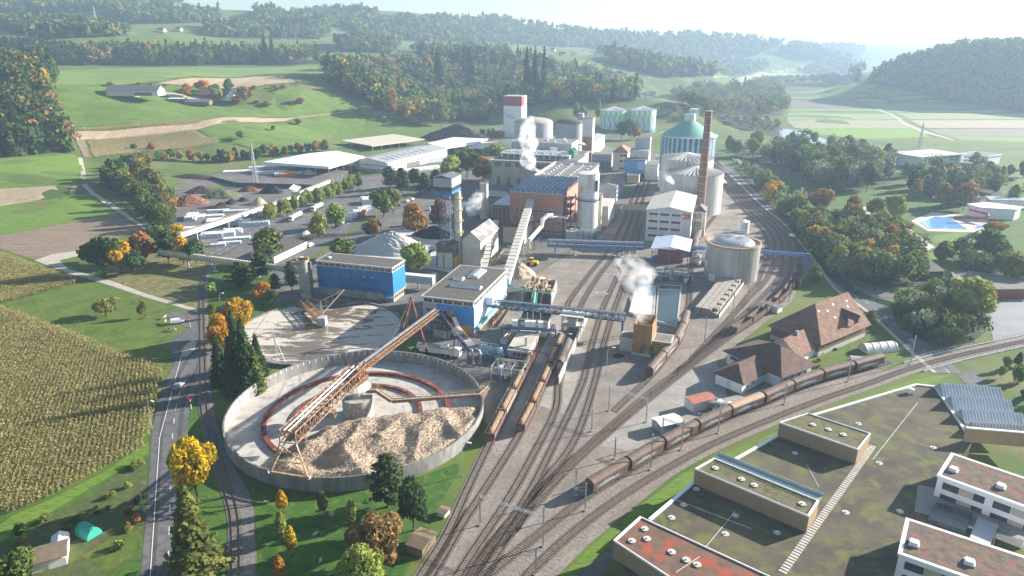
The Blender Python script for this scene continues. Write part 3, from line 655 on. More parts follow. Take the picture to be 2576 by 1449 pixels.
# ---------------- beet silo ring, pond, loading crane ----------------
RC = Vector((-44.2, 173.4, 0)); RR = 36.0; RH = 4.0
def ringwall(mb, r0, r1, z0, z1, n=120, m=0, mt=None, a0=0.0, a1=2*pi):
 k = n if a1-a0 > 6.28 else n+1
 A = [a0+(a1-a0)*i/n for i in range(k)]
 def P(r, z): return [(r*math.cos(a), r*math.sin(a), z) for a in A]
 vs = P(r1, z0)+P(r1, z1)+P(r0, z1)+P(r0, z0); f = []; mi = []
 for i in range(n):
  j = (i+1) % k
  mb.add([vs[i], vs[j], vs[k+j], vs[k+i]], [(0,1,2,3)], m)
  mb.add([vs[k+i], vs[k+j], vs[2*k+j], vs[2*k+i]], [(0,1,2,3)], m if mt is None else mt)
  mb.add([vs[2*k+i], vs[2*k+j], vs[3*k+j], vs[3*k+i]], [(0,1,2,3)], m)
def beet_silo():
 root = thing('beet_silo', 'huge round open concrete beet silo with red ring walls, half heaped with beets', 'silo', RC)
 mb = MB(); ringwall(mb, RR-.45, RR, 0, RH, 160, 0, 1)
 mb.build('outer_wall', [mat('stained_silo_wall', (.20,.195,.185), (.33,.32,.30), .2, .9, c3=(.19,.185,.18), scale2=.7, stretch=(1,1,.25)), M['concrete_d']], root)
 MB().cyl(0, 0, .02, .14, RR-.4, n=120).build('floor', mat('silo_floor', (.40,.375,.335), (.53,.50,.45), .1, .9, c3=(.31,.295,.27), scale2=.35), root)
 for r, w, hh in ((26.5, 1.3, 1.0), (18.3, 1.1, .9)):
  mb = MB(); ringwall(mb, r-w, r, .1, hh, 110, 0, 0); mb.build('ring_wall', M['redsteel'], root)
 mb = MB()
 for i in range(110):
  a = 2*pi*i/110; mb.box(-.12, -.06, -.55, .12, .0, .55)
  n = 8; vs = mb.v[-n:]; ca, sa = math.cos(a), math.sin(a); rr = RR-.46
  mb.v[-n:] = [((rr+y)*ca-x*sa, (rr+y)*sa+x*ca, RH-.62+z) for x, y, z in vs]
 mb.build('marker_plates', M['white'], root)['kind'] = 'stuff'
 c = MB(); c.cyl(0, 0, .1, 6.2, 4.3, n=40); c.build('hub_drum', M['concrete'], root)
 c = MB(); c.cyl(0, 0, 6.2, 9.6, 1.5, n=20); c.build('hub_post', M['concrete_l'], root)
 c = MB(); c.cyl(0, 0, 9.2, 10.8, 4.2, .8, n=16); c.build('hub_canopy', stripes('canopy_segments', (.62,.60,.55), (.50,.48,.44), .39, 'a', .9), root)
 return root
SILO = beet_silo()
def beets():
 n = 230; g = np.linspace(-RR+.6, RR-.6, n); X, Y = np.meshgrid(g, g, indexing='ij'); R = np.hypot(X, Y); A = np.degrees(np.arctan2(Y, X))
 rp = np.array([(33.2,-2.,3.6),(24.,-6.0,4.8),(14.,-10.5,5.6),(4.,-14.,6.0),(-3.,-17.,5.6),(-7.,-23.,4.8),(-11.,-30.,3.8),(-6.,-34.,3.8),(8.,-33.,3.9),(20.,-28.,3.9),(30.,-17.,3.9),(34.,-8.,3.9),(10.,-20.,5.0),(20.,-15.,4.6),(2.,-25.,5.0),(26.,-10.,4.4)])
 seg = [(0,1),(1,2),(2,3),(3,4),(4,5),(5,6),(6,7),(7,8),(8,9),(9,10),(10,11),(2,12),(12,13),(12,14),(13,15),(14,8),(13,9),(15,10),(3,14),(1,13)]
 H = np.full(X.shape, -5.0)
 for i, j in seg:
  a, b = rp[i], rp[j]; ab = b[:2]-a[:2]; t = np.clip(((X-a[0])*ab[0]+(Y-a[1])*ab[1])/(ab@ab), 0, 1)
  dd = np.hypot(X-a[0]-ab[0]*t, Y-a[1]-ab[1]*t); h = a[2]+(b[2]-a[2])*t-dd*.62
  k = .35; H = np.log(np.exp(k*H*3)+np.exp(k*h*3))/(3*k)
 rs = np.random.default_rng(3)
 for s, amp in ((6, .15), (14, .28)):
  q = rs.normal(size=(n//s+3, n//s+3)); xi = np.arange(n)/s; i0 = xi.astype(int); f = xi-i0
  a = q[i0][:, i0]; b_ = q[i0+1][:, i0]; c = q[i0][:, i0+1]; d = q[i0+1][:, i0+1]
  H += amp*((a*(1-f)[:, None]+b_*f[:, None])*(1-f)[None]+(c*(1-f)[:, None]+d*f[:, None])*f[None])
 H += .18*np.sin(X*1.1+.3*Y)*np.clip((Y+18)/10, 0, 1)*(H > 1)
 H += rs.uniform(-.16, .16, H.shape)
 H = np.where(R > RR-.75, np.minimum(H, 3.6), H)
 ok = (H > .16) & (R < RR-.6)
 idx = -np.ones(X.shape, int); keep = ok.copy()
 for dx, dy in ((1,0),(-1,0),(0,1),(0,-1),(1,1),(-1,-1),(1,-1),(-1,1)): keep |= np.roll(ok, (dx, dy), (0, 1))
 keep &= R < RR-.5
 H = np.maximum(H, .12)
 idx[keep] = np.arange(keep.sum()); v = np.stack([X[keep], Y[keep], H[keep]], 1)
 a, b, c, d = idx[:-1, :-1], idx[1:, :-1], idx[1:, 1:], idx[:-1, 1:]; m = (a >= 0) & (b >= 0) & (c >= 0) & (d >= 0)
 f = np.stack([a[m], b[m], c[m], d[m]], 1)
 bm_ = mat('sugar_beets', (.29,.215,.15), (.46,.365,.27), 4.0, .95, c3=(.54,.46,.37), scale2=14, bump=.5, contrast=(.3,.6))
 N_ = 26000; pi_ = rs.integers(0, keep.sum(), N_); P = v[pi_]; okp = P[:, 2] > .2; P = P[okp]; N_ = len(P)
 P = P+np.stack([rs.uniform(-.2,.2,N_), rs.uniform(-.2,.2,N_), rs.uniform(-.02,.12,N_)], 1)
 o6 = np.array([(1,0,0),(-1,0,0),(0,1,0),(0,-1,0),(0,0,1),(0,0,-1)])*1.0
 sc = rs.uniform(.07,.135,(N_,1,1))*rs.uniform(.7,1.4,(N_,6,3)); vv = (P[:, None]+o6[None]*sc).reshape(-1, 3)
 of = np.array([(0,2,4),(2,1,4),(1,3,4),(3,0,4),(2,0,5),(1,2,5),(3,1,5),(0,3,5)]); ff = (of[None]+(np.arange(N_)*6)[:, None, None]).reshape(-1, 3)
 tri = np.concatenate([f[:, [0,1,2]], f[:, [0,2,3]], ff+len(v)])
 me = npmesh('beet_heap', np.concatenate([v, vv]), tri, bm_)
 o = put(me, 'beet_heap', None, (RC.x, RC.y, .05)); stuff(o, 'great heap of tan sugar beets piled against the silo wall', 'beets')
beets()
def silo_crane():
 a = D(893, 936, (RC.xy).length); hub = Vector((0, 0, 13.6))
 end = V(735, 1190, RH)-RC; dirv = Vector((end.x, end.y, 0)).normalized(); out = dirv*(RR+.3)
 root = thing('bridge_conveyor', 'rusty lattice bridge conveyor swung from the silo hub to a trestle on the rim', 'conveyor', RC)
 mb = MB(); p = dirv*-1.0+Vector((0,0,12.0)); q = out*.97+Vector((0,0,12.4))
 truss(mb, p, q, 4.2, 3.0, 16, .2, 0); mb.build('bridge_girder', M['rust'], root)
 mb = MB(); u = Vector((-dirv.y, dirv.x, 0))
 mb.beam(p+Vector((0,0,.5)), q+Vector((0,0,.5)), 1.6, .15, 0); mb.build('conveyor_belt', M['black'], root)
 mb = MB()
 for s in (-.7, .5): mb.tube([p+u*s+Vector((0,0,3.3)), q+u*s+Vector((0,0,3.3))], .16, 6)
 mb.build('white_cable_duct', M['white'], root)
 mb = MB(); w3 = u*3.2; foot = out+Vector((0,0,RH+.3))
 for s in (-1, 1):
  mb.beam(q+u*(2.1*s), foot+u*(5.0*s)*1.0, .35, m=0); mb.beam(q+u*(2.1*s)-dirv*4.5, foot+u*(5.0*s), .28, m=0)
  mb.beam(foot+u*(5.0*s)+Vector((0,0,3.6)), q+u*(-2.1*s)-Vector((0,0,1)), .2, m=0)
 mb.beam(foot+u*5.2, foot-u*5.2, .4, .5, 0)
 for z in (3.6, 6.2): mb.beam(foot+u*(5-z*.36)+Vector((0,0,z)), foot-u*(5-z*.36)+Vector((0,0,z)), .22, m=0)
 mb.build('trestle_leg', M['rustl'], root)
 mb = MB()
 for s in (-1, 1): mb.cyl(0, 0, -.25, .25, .45, n=10, cap=False); n = 20; vs = mb.v[-n:]; cpt = foot+u*(5.2*s); mb.v[-n:] = [(cpt.x+z*dirv.x+x*u.x, cpt.y+z*dirv.y+x*u.y, cpt.z+y) for x, y, z in vs]
 mb.build('wheel_bogie', M['steel'], root)
 mb = MB(); mb.cyl(0, 0, 11.6, 11.9, 3.6, n=24); rail_ring(mb, 3.6, 11.9, 18, 1.1); mb.box(-1.3,-1.3,11.9,1.3,1.3,15.2)
 for k in range(12):
  an = 2*pi*k/12; mb.beam((3.4*math.cos(an),3.4*math.sin(an),11.6), (1.2*math.cos(an),1.2*math.sin(an),9.8), .16)
 for sx in (-1,1):
  for sy in (-1,1): mb.beam((sx*2.4,sy*2.4,11.9),(sx*2.4,sy*2.4,16.2),.14); mb.beam((sx*2.4,sy*2.4,16.2),(sx*2.4,-sy*2.4,16.2),.12)
 mb.build('hub_platform', M['rust'], root)
 mb = MB(); mb.beam((1.5,-.5,15.2),(1.5,-.5,17.0),.06); mb.quad((1.5,-.5,15.9),(1.5,.4,15.9),(1.5,.4,17.0),(1.5,-.5,17.0)); mb.build('flag', M['red'], root)
 bm_ = MB(); b0 = dirv*15+u*-1.5+Vector((0,0,8.6)); tip = Vector((-5.0,-13.0,8.2)); b1 = Vector((-2.5,-14.2,8.0))
 truss(bm_, b0, b1, 2.0, 1.3, 6, .16, 0); bm_.build('throwing_boom', M['rust'], root)
 x = MB(); x.beam(b0+Vector((0,0,.4)), b1+Vector((0,0,.4)), 1.3, .3); x.build('boom_belt', M['black'], root)
 rt = thing('catwalk', 'rusty catwalk with railings and white pipe crossing from the silo hub to the right rim', 'catwalk', RC)
 P = [Vector((2.5,1.0,8.0)), Vector((5.5,1.0,8.0)), Vector((10.0,-.6,5.6)), Vector((34.6,3.4,5.4)), Vector((37.2,6.0,6.6))]
 mb = MB()
 for i in range(len(P)-1):
  a, b = P[i], P[i+1]; mb.beam(a-Vector((0,0,.5)), b-Vector((0,0,.5)), 1.3, 1.0, 0)
 mb.build('girder', M['rust'], rt); mb = MB()
 for i in range(len(P)-1):
  a, b = P[i], P[i+1]; n = max(2, int((b-a).length/1.6)); uu = (b-a).cross(Vector((0,0,1))).normalized()*.6
  for s in (-1, 1):
   for z in (.6, 1.1): mb.beam(a+uu*s+Vector((0,0,z)), b+uu*s+Vector((0,0,z)), .06)
   for k in range(n+1): c = a.lerp(b, k/n)+uu*s; mb.beam(c, c+Vector((0,0,1.1)), .06)
 mb.build('railing', M['rustl'], rt)
 mb = MB(); mb.tube([p_+Vector((.0,-.75,.1)) for p_ in P], .13, 6); mb.build('pipe', M['white'], rt)
 for t in (.12, .42, .72): mb = MB(); c = P[2].lerp(P[3], t); mb.beam(c-Vector((0,.6,.6)), Vector((c.x+1.2, c.y-2.2, .4)), .1); mb.build('nozzle_pipe', M['steel'], rt)
 rc = thing('feed_conveyor', 'long rusty inclined conveyor climbing from the silo hub into the bright blue house', 'conveyor', RC)
 p = Vector((1.0,1.0,13.4)); q = V(1098, 789, 10.5)-RC; mb = MB()
 truss(mb, p, q, 1.9, 1.5, 34, .13, 0, None); mb.beam(p-Vector((0,0,.1)), q-Vector((0,0,.1)), 1.9, .2); mb.build('girder', M['rust'], rc)
 mb = MB(); mb.tube([p+Vector((-.6,.3,1.5)), q+Vector((-.6,.3,1.5))], .55, 8); mb.build('belt_cover', M['greyd'], rc)
 pf = thing('pylon', 'tall dark red three legged pylon with guy cables holding up the inclined conveyor', 'pylon', RC)
 ap = D(1034, 748, V(1050, 850).length)-RC; mb = MB()
 for fx, fy in ((1076, 891), (1001, 872), (1013, 838)): mb.tube([ap, V(fx, fy)-RC], .42, 10)
 mb.build('leg', M['redsteel'], pf); mb = MB()
 for t in (.35, .55, .72, .9): mb.beam(ap-Vector((0,0,.3)), p.lerp(q, t)+Vector((0,0,1.5)), .07)
 mb.build('guy_cable', M['rust'], pf)
silo_crane()
def pond():
 c = Vector((-71.6, 235.2, 0)); r = 30.5
 root = thing('mud_pond', 'round concrete settling pond of brown foamy water behind the beet silo', 'pond', c)
 mb = MB(); ringwall(mb, r-.7, r+.3, 0, 1.2, 120, 0); mb.build('rim_wall', M['concrete_d'], root)
 m = bpy.data.materials.new('foamy_water'); m.use_nodes = True; N = m.node_tree.nodes; L = m.node_tree.links; b = N['Principled BSDF']
 tc = N.new('ShaderNodeTexCoord'); mp = N.new('ShaderNodeMapping'); mp.inputs['Rotation'].default_value = (0,0,.5); mp.inputs['Scale'].default_value = (.10,.26,1); L.new(tc.outputs['Object'], mp.inputs[0])
 nz = N.new('ShaderNodeTexNoise'); nz.inputs['Scale'].default_value = 1.0; nz.inputs['Detail'].default_value = 8; nz.inputs['Roughness'].default_value = .68; nz.inputs['Distortion'].default_value = .9; L.new(mp.outputs[0], nz.inputs[0])
 sp = N.new('ShaderNodeSeparateXYZ'); L.new(tc.outputs['Object'], sp.inputs[0])
 ab = N.new('ShaderNodeMath'); ab.operation = 'ABSOLUTE'; L.new(sp.outputs[0], ab.inputs[0])
 ml = N.new('ShaderNodeMath'); ml.operation = 'MULTIPLY_ADD'; ml.inputs[1].default_value = .007; L.new(ab.outputs[0], ml.inputs[0]); L.new(nz.outputs[0], ml.inputs[2])
 rp = N.new('ShaderNodeValToRGB'); rp.color_ramp.elements[0].position = .555; rp.color_ramp.elements[1].position = .63; L.new(ml.outputs[0], rp.inputs[0])
 mx = N.new('ShaderNodeMixRGB'); mx.inputs[1].default_value = (.15,.12,.08,1); mx.inputs[2].default_value = (.52,.48,.41,1); L.new(rp.outputs[0], mx.inputs[0]); L.new(mx.outputs[0], b.inputs['Base Color'])
 mr = N.new('ShaderNodeMapRange'); mr.inputs['To Min'].default_value = .10; mr.inputs['To Max'].default_value = .9; L.new(rp.outputs[0], mr.inputs[0]); L.new(mr.outputs[0], b.inputs['Roughness'])
 MB().cyl(0, 0, .1, .75, r-.65, n=100).build('muddy_water', m, root)
 rk = thing('pond_bridge_crane', 'rusty bridge on the pond with a grey cabin, mast and raised spray jib', 'crane', c)
 a = V(762, 765, 1.5)-c; b2 = V(810, 815, 1.5)-c; a.z = 2.2; b2.z = 2.2; mb = MB(); truss(mb, a, b2, 2.6, 1.6, 10, .2, 0, 0)
 for t in (0, .3): pt = a.lerp(b2, t); mb.beam(pt, pt+Vector((0,0,4)), .15)
 mb.build('bridge', M['rust'], rk)
 mb = MB(); mb.box(b2.x-1.3,b2.y-1.6,1.2,b2.x+1.7,b2.y+1.6,4.4); mb.build('cabin', M['grey'], rk)
 mt = Vector((b2.x, b2.y+.5, 4.4)); mb = MB()
 for dx in (-.7, .7): mb.beam(mt+Vector((dx,0,0)), mt+Vector((0,0,6.0)), .2)
 mb.beam(mt+Vector((-.35,0,3)), mt+Vector((.35,0,3)), .15); mb.build('mast', M['rustl'], rk)
 tip = V(866, 728, 12.5)-c; mb = MB(); mb.beam(mt+Vector((0,0,.8)), tip, .32); mb.beam(mt+Vector((0,0,6)), tip, .07); mb.beam(mt+Vector((0,0,6)), a+Vector((0,0,3.5)), .07)
 for t in (.25,.5,.75): pt = (mt+Vector((0,0,.8))).lerp(tip, t); mb.beam(pt, (mt+Vector((0,0,6))).lerp(tip, t), .07)
 mb.build('jib', M['rustl'], rk)
 st = thing('tripod_stand', 'slim grey three legged steel stand between spruces and silo rim', 'tripod', V(697, 905)); o = V(697, 905); tp = Vector((0,0,9.0)); mb = MB()
 for px, py in ((697, 912), (720, 917), (702, 900)): mb.tube([V(px, py)-o, tp], .14, 6)
 mb.build('leg', M['steel'], st)
pond()
# ---------------- factory buildings ----------------
def blue_pump_house():
 fr = frame((795.7,656.3),(981.3,678),(1013.3,658), h=14.8); w, d, h = fr['w'], fr['d'], fr['h']
 r = root_of(fr, 'pump_house', 'long dark blue clad house with a window strip, behind the mud pond', group=None)
 MB().box(0, 0, 0, w, d, 3.4).build('concrete_base', M['concrete'], r)
 MB().box(-.12, -.12, 3.4, w+.12, d+.12, h-2.1).build('wall', M['blue'], r)
 MB().box(.05, .05, h-2.1, w-.05, d-.05, h-.1).build('clerestory_wall', M['concrete_l'], r)
 mb = MB(); mb.box(-.4, -.4, h-.15, w+.4, d+.4, h+.3, 0); mb.quad((.1,.1,h+.312),(w-.1,.1,h+.312),(w-.1,d-.1,h+.312),(.1,d-.1,h+.312),1); mb.build('roof', [M['concrete_l'], M['roofd']], r)
 wins(r, fr, 'f', .3, w-.3, 12, h-1.1, w/12-.5, 1.3, nx=2); wins(r, fr, 'r', .3, d-.3, 5, h-1.1, d/5-.5, 1.3)
 fo = dict(fr); fo['o'] = tuple(loc2w(fr, 0, 0).xy)
 wins(r, fr, 'f', 2, 8, 3, h-4.2, 1.0, 1.1); wins(r, fr, 'f', 15, 20, 2, h-4.6, 1.0, 1.1); wins(r, fr, 'f', 12, 24, 3, 5.2, 1.2, 1.2); wins(r, fr, 'r', d-4, d-.5, 2, h-4, 1, 1.4)
 for z in (5.2, 8.3):
  mb = MB(); mb.box(10, -1.5, z-.12, 29, -.12, z)
  for i in range(13): x = 10+19*i/12; mb.beam((x,-1.45,z),(x,-1.45,z+1.1),.06)
  for q in (.55, 1.1): mb.beam((10,-1.45,z+q),(29,-1.45,z+q),.06)
  mb.build('balcony', M['steelb2'], r)
 mb = MB(); mb.beam((29,-1.0,5.2),(33,-1.0,2.6),.9,.2); mb.beam((33,-2,2.6),(30,-2,0.1),.9,.2); mb.box(32.5,-2.5,2.5,35.5,-.2,2.65); mb.build('stair', M['steelb2'], r)
 MB().box(12.5,-.5,8.4,16,-.12,11).build('machine_cabinet', M['steelb2'], r)
 wins(r, fr, 'r', .5, d-.5, 5, 1.9, 1.6, 1.6, f=M['yellow'])
 MB().box(3,4,h+.3,4.2,5.2,h+.9).build('roof_vent', M['white'], r)
 for k, x in enumerate((22.5, 26.5)): MB().cyl(0,0,-.35,.35,.6,n=12).build('fan', M['steel'], r).location = (x,-.4,10.2)
blue_pump_house()
def blue_slicing_house():
 fr = frame((1062.8,745.8),(1193.2,758.3),(1268.2,677.5), h=13.5); w, d, h = fr['w'], fr['d'], fr['h']
 r = root_of(fr, 'slicing_house', 'large bright blue clad factory block with dark flat roof and skylights, between silo and tracks')
 MB().box(.1, .1, 0, w-.1, d-.1, 4.0).build('concrete_base', M['concrete'], r)
 mb = MB(); mb.box(5.5, 0, 4.0, w, d, h-2.2); mb.build('wall', M['blue2'], r)
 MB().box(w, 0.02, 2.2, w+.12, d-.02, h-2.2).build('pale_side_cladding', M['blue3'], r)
 MB().box(0, .03, 3.0, 5.5, d-.03, h-2.2).build('grey_wall', M['grey'], r)
 MB().box(.1, .1, h-2.2, w-.1, d-.1, h-.1).build('clerestory_wall', M['offwhite'], r)
 mb = MB(); mb.box(-.5, -.5, h-.15, w+.5, d+.5, h+.3, 0); mb.quad((.05,.05,h+.312),(w-.05,.05,h+.312),(w-.05,d-.05,h+.312),(.05,d-.05,h+.312),1); mb.build('roof', [M['concrete_l'], M['roofd']], r)
 wins(r, fr, 'f', .3, w-.3, 5, h-1.15, w/5-.6, 1.5, nx=2); wins(r, fr, 'r', .5, d-.5, 14, h-1.15, d/14-.6, 1.3)
 for x0, y0, x1, y1 in ((6.0, 12.0, 18.2, 15.0), (4.0, 20.0, 8.0, 23.2), (8.2, 24.5, 13.0, 35)):
  mb = MB(); mb.box(x0, y0, h+.3, x1, y1, h+.8, 0)
  if x1-x0 > y1-y0: a = [(x0,y0,h+.8),(x1,y0,h+.8),(x1,y1,h+.8),(x0,y1,h+.8),(x0+.3,(y0+y1)/2,h+1.5),(x1-.3,(y0+y1)/2,h+1.5)]; f = [(0,1,5,4),(1,2,5),(2,3,4,5),(3,0,4)]
  else: a = [(x0,y0,h+.8),(x1,y0,h+.8),(x1,y1,h+.8),(x0,y1,h+.8),((x0+x1)/2,y0+.3,h+1.5),((x0+x1)/2,y1-.3,h+1.5)]; f = [(0,1,4),(1,2,5,4),(2,3,5),(3,0,4,5)]
  mb.add(a, f, 1); mb.build('skylight', [M['white'], M['corr']], r)
 panel(r, fr, 'f', 1.0, 5.0, 7.6, 9.2, M['greyd'], 'conveyor_opening', .02); panel(r, fr, 'f', 10.6, 12.2, 6.6, 9.2, M['yellow'], 'door', .03)
 wins(r, fr, 'f', 5.8, 9.8, 2, 8.2, 1.6, 1.6)
 mb = MB()
 for z in (4.4, 6.6):
  mb.box(3, -2.0, z-.15, 14, -.1, z, 0)
  for i in range(8): x = 3+11*i/7; mb.beam((x,-1.95,z),(x,-1.95,z+1.1),.07, m=1)
  for q in (.55,1.1): mb.beam((3,-1.95,z+q),(14,-1.95,z+q),.07, m=1)
 for x in (4, 8, 13): mb.beam((x,-1.8,0),(x,-1.8,6.5),.25, m=0)
 mb.build('gantry', [M['steelblue'], M['yellow']], r)
 mb = MB(); mb.box(13.5,-.09,0,17.5,-.02,3.6); mb.build('door', M['yellow'], r)
 mb = MB(); mb.tube([(w+.9, 1, 3.2),(w+.9, d*.6, 3.2),(w+.9, d*.62, 3.0)], .55, 8); mb.build('pipe', M['pipegreen'], r)
 MB().box(w+.15, 12, 8.2, w+3.2, 17, 11.2).build('link_cabin', M['white'], r)
 rr = thing('washing_line', 'inclined dark blue stone catcher conveyor with big steel washing drum before the bright blue house', 'conveyor', (r.location.x, r.location.y, 0), A0)
 mb = MB(); p = Vector((9,-2,7.2)); q = Vector((26.5,-21,4.6)); truss(mb, p, q, 2.4, 1.1, 14, .16, 0, 0)
 for t in (.15,.4,.65,.9): c = p.lerp(q, t); mb.beam(c, (c.x,c.y,0), .35, m=0); mb.beam(c+Vector((1.2,.8,0)), (c.x+1.2,c.y+.8,0), .3, m=0)
 mb.build('frame', M['steelblue'], rr)
 mb = MB(); c = p.lerp(q, .56)+Vector((0,0,.6)); d2 = (q-p).normalized(); u = Vector((d2.y,-d2.x,0)).normalized(); n = 20; vs = []
 for s in (-1.6, 1.6):
  for k in range(n+1): a = pi*k/n; vs.append(c+d2*s+u*(1.9*math.cos(a))+Vector((0,0,1.9*math.sin(a))))
 mb.add(vs, [(k, k+1, n+2+k, n+1+k) for k in range(n)]+[list(range(n+1))[::-1], list(range(n+1, 2*n+2))]); mb.build('drum_hood', M['steel'], rr)
 mb = MB(); a = p+Vector((4,-1,1.5)); mb.beam(a, a+Vector((4.5,-6.5,-2.0)), 1.5, 1.0); mb.build('belt_trough', M['greyd'], rr)
 mb = MB()
 for s in (-1.25, 1.25):
  for i in range(16): c = p.lerp(q, i/15)+u*s+Vector((0,0,1.2)); mb.beam(c, c+Vector((0,0,1.0)), .07)
  mb.beam(p+u*s+Vector((0,0,2.2)), q+u*s+Vector((0,0,2.2)), .07)
 mb.build('handrail', M['yellow'], rr)
 mb = MB(); c = p.lerp(q, .8)+Vector((.6,0,.8)); mb.beam(c, c+d2*4.2, 2.6, 1.1); mb.build('screen_deck', M['grey'], rr)
 for k, (sx, sy) in enumerate(((1.2,-1.0),(3.6,-.6))):
  mb = MB(); e = Vector((q.x+sx, q.y+sy, 0)); mb.tube([e+Vector((-2.2,1.4,5.0)), e+Vector((-.6,.4,5.0)), e+Vector((0,0,4.0)), e+Vector((0,0,.2))], .42, 10); mb.build('steel_duct', M['steel'], rr)
 bx = thing('concrete_bin', 'low stained concrete bin standing before the bright blue house', 'bin', loc2w(fr, 6.0, -5.0), A0); mb = MB()
 for x0,y0,x1,y1 in ((0,0,6.2,.3),(0,3.7,6.2,4.0),(0,.3,.3,3.7),(5.9,.3,6.2,3.7)): mb.box(x0,y0,0,x1,y1,3.0)
 mb.box(.3,.3,0,5.9,3.7,2.2); mb.build('bin_wall', M['concrete'], bx)
 return fr
FRB = blue_slicing_house()
def silo_column():
 c, rr, h = tank_at(772, 752, 14, ytop=655); r = thing('concrete_silo', 'slender ribbed concrete silo with railed top beside the dark blue house', 'silo', c)
 mb = MB(); mb.cyl(0,0,0,h,rr,n=24); mb.build('shaft', M['concrete'], r); mb = MB(); rail_ring(mb, rr+.2, h, 16); mb.cyl(0,0,h-.3,h,rr+.3,n=24); mb.build('railing', M['rustl'], r)
 mb = MB(); mb.box(rr+.1,-.6,0,rr+.9,.6,h-1); mb.build('ladder_cage', M['greyd'], r)
silo_column()
def link_bridge():
 fr = frame((1010,691),(1086,700), h=6.0, d=3.0); r = root_of(fr, 'link_gallery', 'pale enclosed concrete gallery joining the two blue houses', 'gallery')
 MB().box(0,0,2.6,fr['w'],3,6).build('wall', M['concrete_l'], r); MB().box(-.1,-.2,6,fr['w']+.1,3.2,6.2).build('roof', M['offwhite'], r)
 mb = MB()
 for x in (1, fr['w']/2, fr['w']-1): mb.box(x-.25,1.2,0,x+.25,1.7,2.6)
 mb.build('post', M['concrete'], r)
link_bridge()
def brick_house():
 fr = frame((1282.5,483.5),(1415.9,491.8), h=23.0, d=112); w, d, h = fr['w'], fr['d'], fr['h']; ds = 50
 bm_ = brick_mat('red_brick', (.42,.17,.11), (.48,.21,.14), (.40,.26,.20), 1.2)
 r = root_of(fr, 'brick_factory', 'tall red brick factory house with sawtooth glass roof and flat domed roof behind')
 MB().box(0,0,0,w,ds,h).build('wall', bm_, r)
 n = 8; pt = ds/n
 for i in range(n):
  y = i*pt; mb = MB(); a = h+.02; t = h+2.3
  mb.add([(0,y,a),(w,y,a),(w,y+1.5,t),(0,y+1.5,t),(w,y+pt-.02,a),(0,y+pt-.02,a)], [(2,3,5,4)], 0)
  mb.add([(0,y,a),(0,y+1.5,t),(0,y+pt-.02,a)], [(0,1,2)], 2); mb.add([(w,y,a),(w,y+1.5,t),(w,y+pt-.02,a)], [(2,1,0)], 2)
  mb.add([(0,y,a),(w,y,a),(w,y+.35,a+.5),(0,y+.35,a+.5)], [(0,1,2,3)], 0)
  k = 10
  for j in range(k):
   x0, x1 = w*j/k+.25, w*(j+1)/k-.25
   mb.add([(x0,y+.36,a+.52),(x1,y+.36,a+.52),(x1,y+1.42,t-.12),(x0,y+1.42,t-.12)], [(0,1,2,3)], 1)
   xa, xb = w*j/k-.25 if j else 0, w*j/k+.25
   mb.add([(xa,y+.35,a+.5),(xb,y+.35,a+.5),(xb,y+1.5,t),(xa,y+1.5,t)], [(0,1,2,3)], 0)
  mb.add([(w-.25,y+.35,a+.5),(w,y+.35,a+.5),(w,y+1.5,t),(w-.25,y+1.5,t)], [(0,1,2,3)], 0)
  mb.build('sawtooth_roof', [M['grey'], M['glassb'], M['redsteel']], r)
 MB().box(0,ds,0,w,d,h-1).build('rear_wall', M['offwhite'], r)
 mb = MB(); mb.box(-.2,ds,h-1.1,w+.2,d+.2,h-.4,0); mb.quad((.3,ds+.5,h-.388),(w-.3,ds+.5,h-.388),(w-.3,d-.5,h-.388),(.3,d-.5,h-.388),1); mb.build('flat_roof', [M['white'], M['roofg']], r)
 mb = MB(); mb.box(-.35,ds,h-1.2,.05,d+.2,h+.9); mb.box(.05,d-.1,h-.35,w,d+.3,h+.9); mb.build('parapet', M['white'], r)
 dm = MB(); dm.cyl(0,0,0,.35,1.25,n=16,cap=False); dm.cyl(0,0,.35,.8,1.1,.7,n=16,cap=False); dm.cyl(0,0,.8,1.0,.7,.05,n=16); dme = dm.mesh('roof_dome', M['offwhite'], True)
 for ln, nn, x in ((0,7,5.5),(1,9,12.5),(2,8,20.5),(3,5,26.5)):
  for i in range(nn): put(dme, 'roof_dome', r, (x, ds+5+(d-ds-9)*(i+.3)/nn, h-.38))
 for (a0,a1,z,nn) in ((.3,w-.3,13.2,11),(9,w-.3,6.8,7)): wins(r, fr, 'f', a0, a1, nn, z, (a1-a0)/nn-.35, 1.9, nx=4)
 wins(r, fr, 'f', w-12, w-1, 4, 1.8, 2.2, 1.4)
 MB().box(10.5,-1.6,7.6,14.2,0,10.6).build('bay_window', M['cream'], r)
 MB().box(10.2,-1.8,10.6,14.5,0,10.9).build('bay_roof', M['grey'], r)
 panel(r, fr, 'f', 15.5, 18, 3.5, 6.5, M['yellow'], 'door')
 mb = MB(); rs = random.Random(5)
 for i in range(5):
  z = 4+i*4; mb.box(w+.1, 2, z-.2, w+4.5, 14, z, 0)
  for k in range(6): mb.beam((w+4.4,2+k*2.4,z),(w+4.4,2+k*2.4,z+1.1),.1,m=0)
  mb.beam((w+4.4,2,z+1.1),(w+4.4,14,z+1.1),.1,m=0)
 for x,y in ((w+4.3,2.2),(w+4.3,13.8),(w+1,2.2)): mb.beam((x,y,0),(x,y,22),.4,m=0)
 mb.build('pipe_gantry', M['steelblue'], r)
 for i in range(7):
  mb = MB(); y = 1+rs.random()*10; x = w+rs.uniform(.8,3.6); z = rs.uniform(5,20); mb.tube([(x,y,.5),(x,y,z),(x-.4,y+.5,z+.6),(x-.6,y+3,z+.6)], rs.uniform(.2,.45), 8); mb.build('pipe', M['steel' if i % 3 else 'rustl'], r)
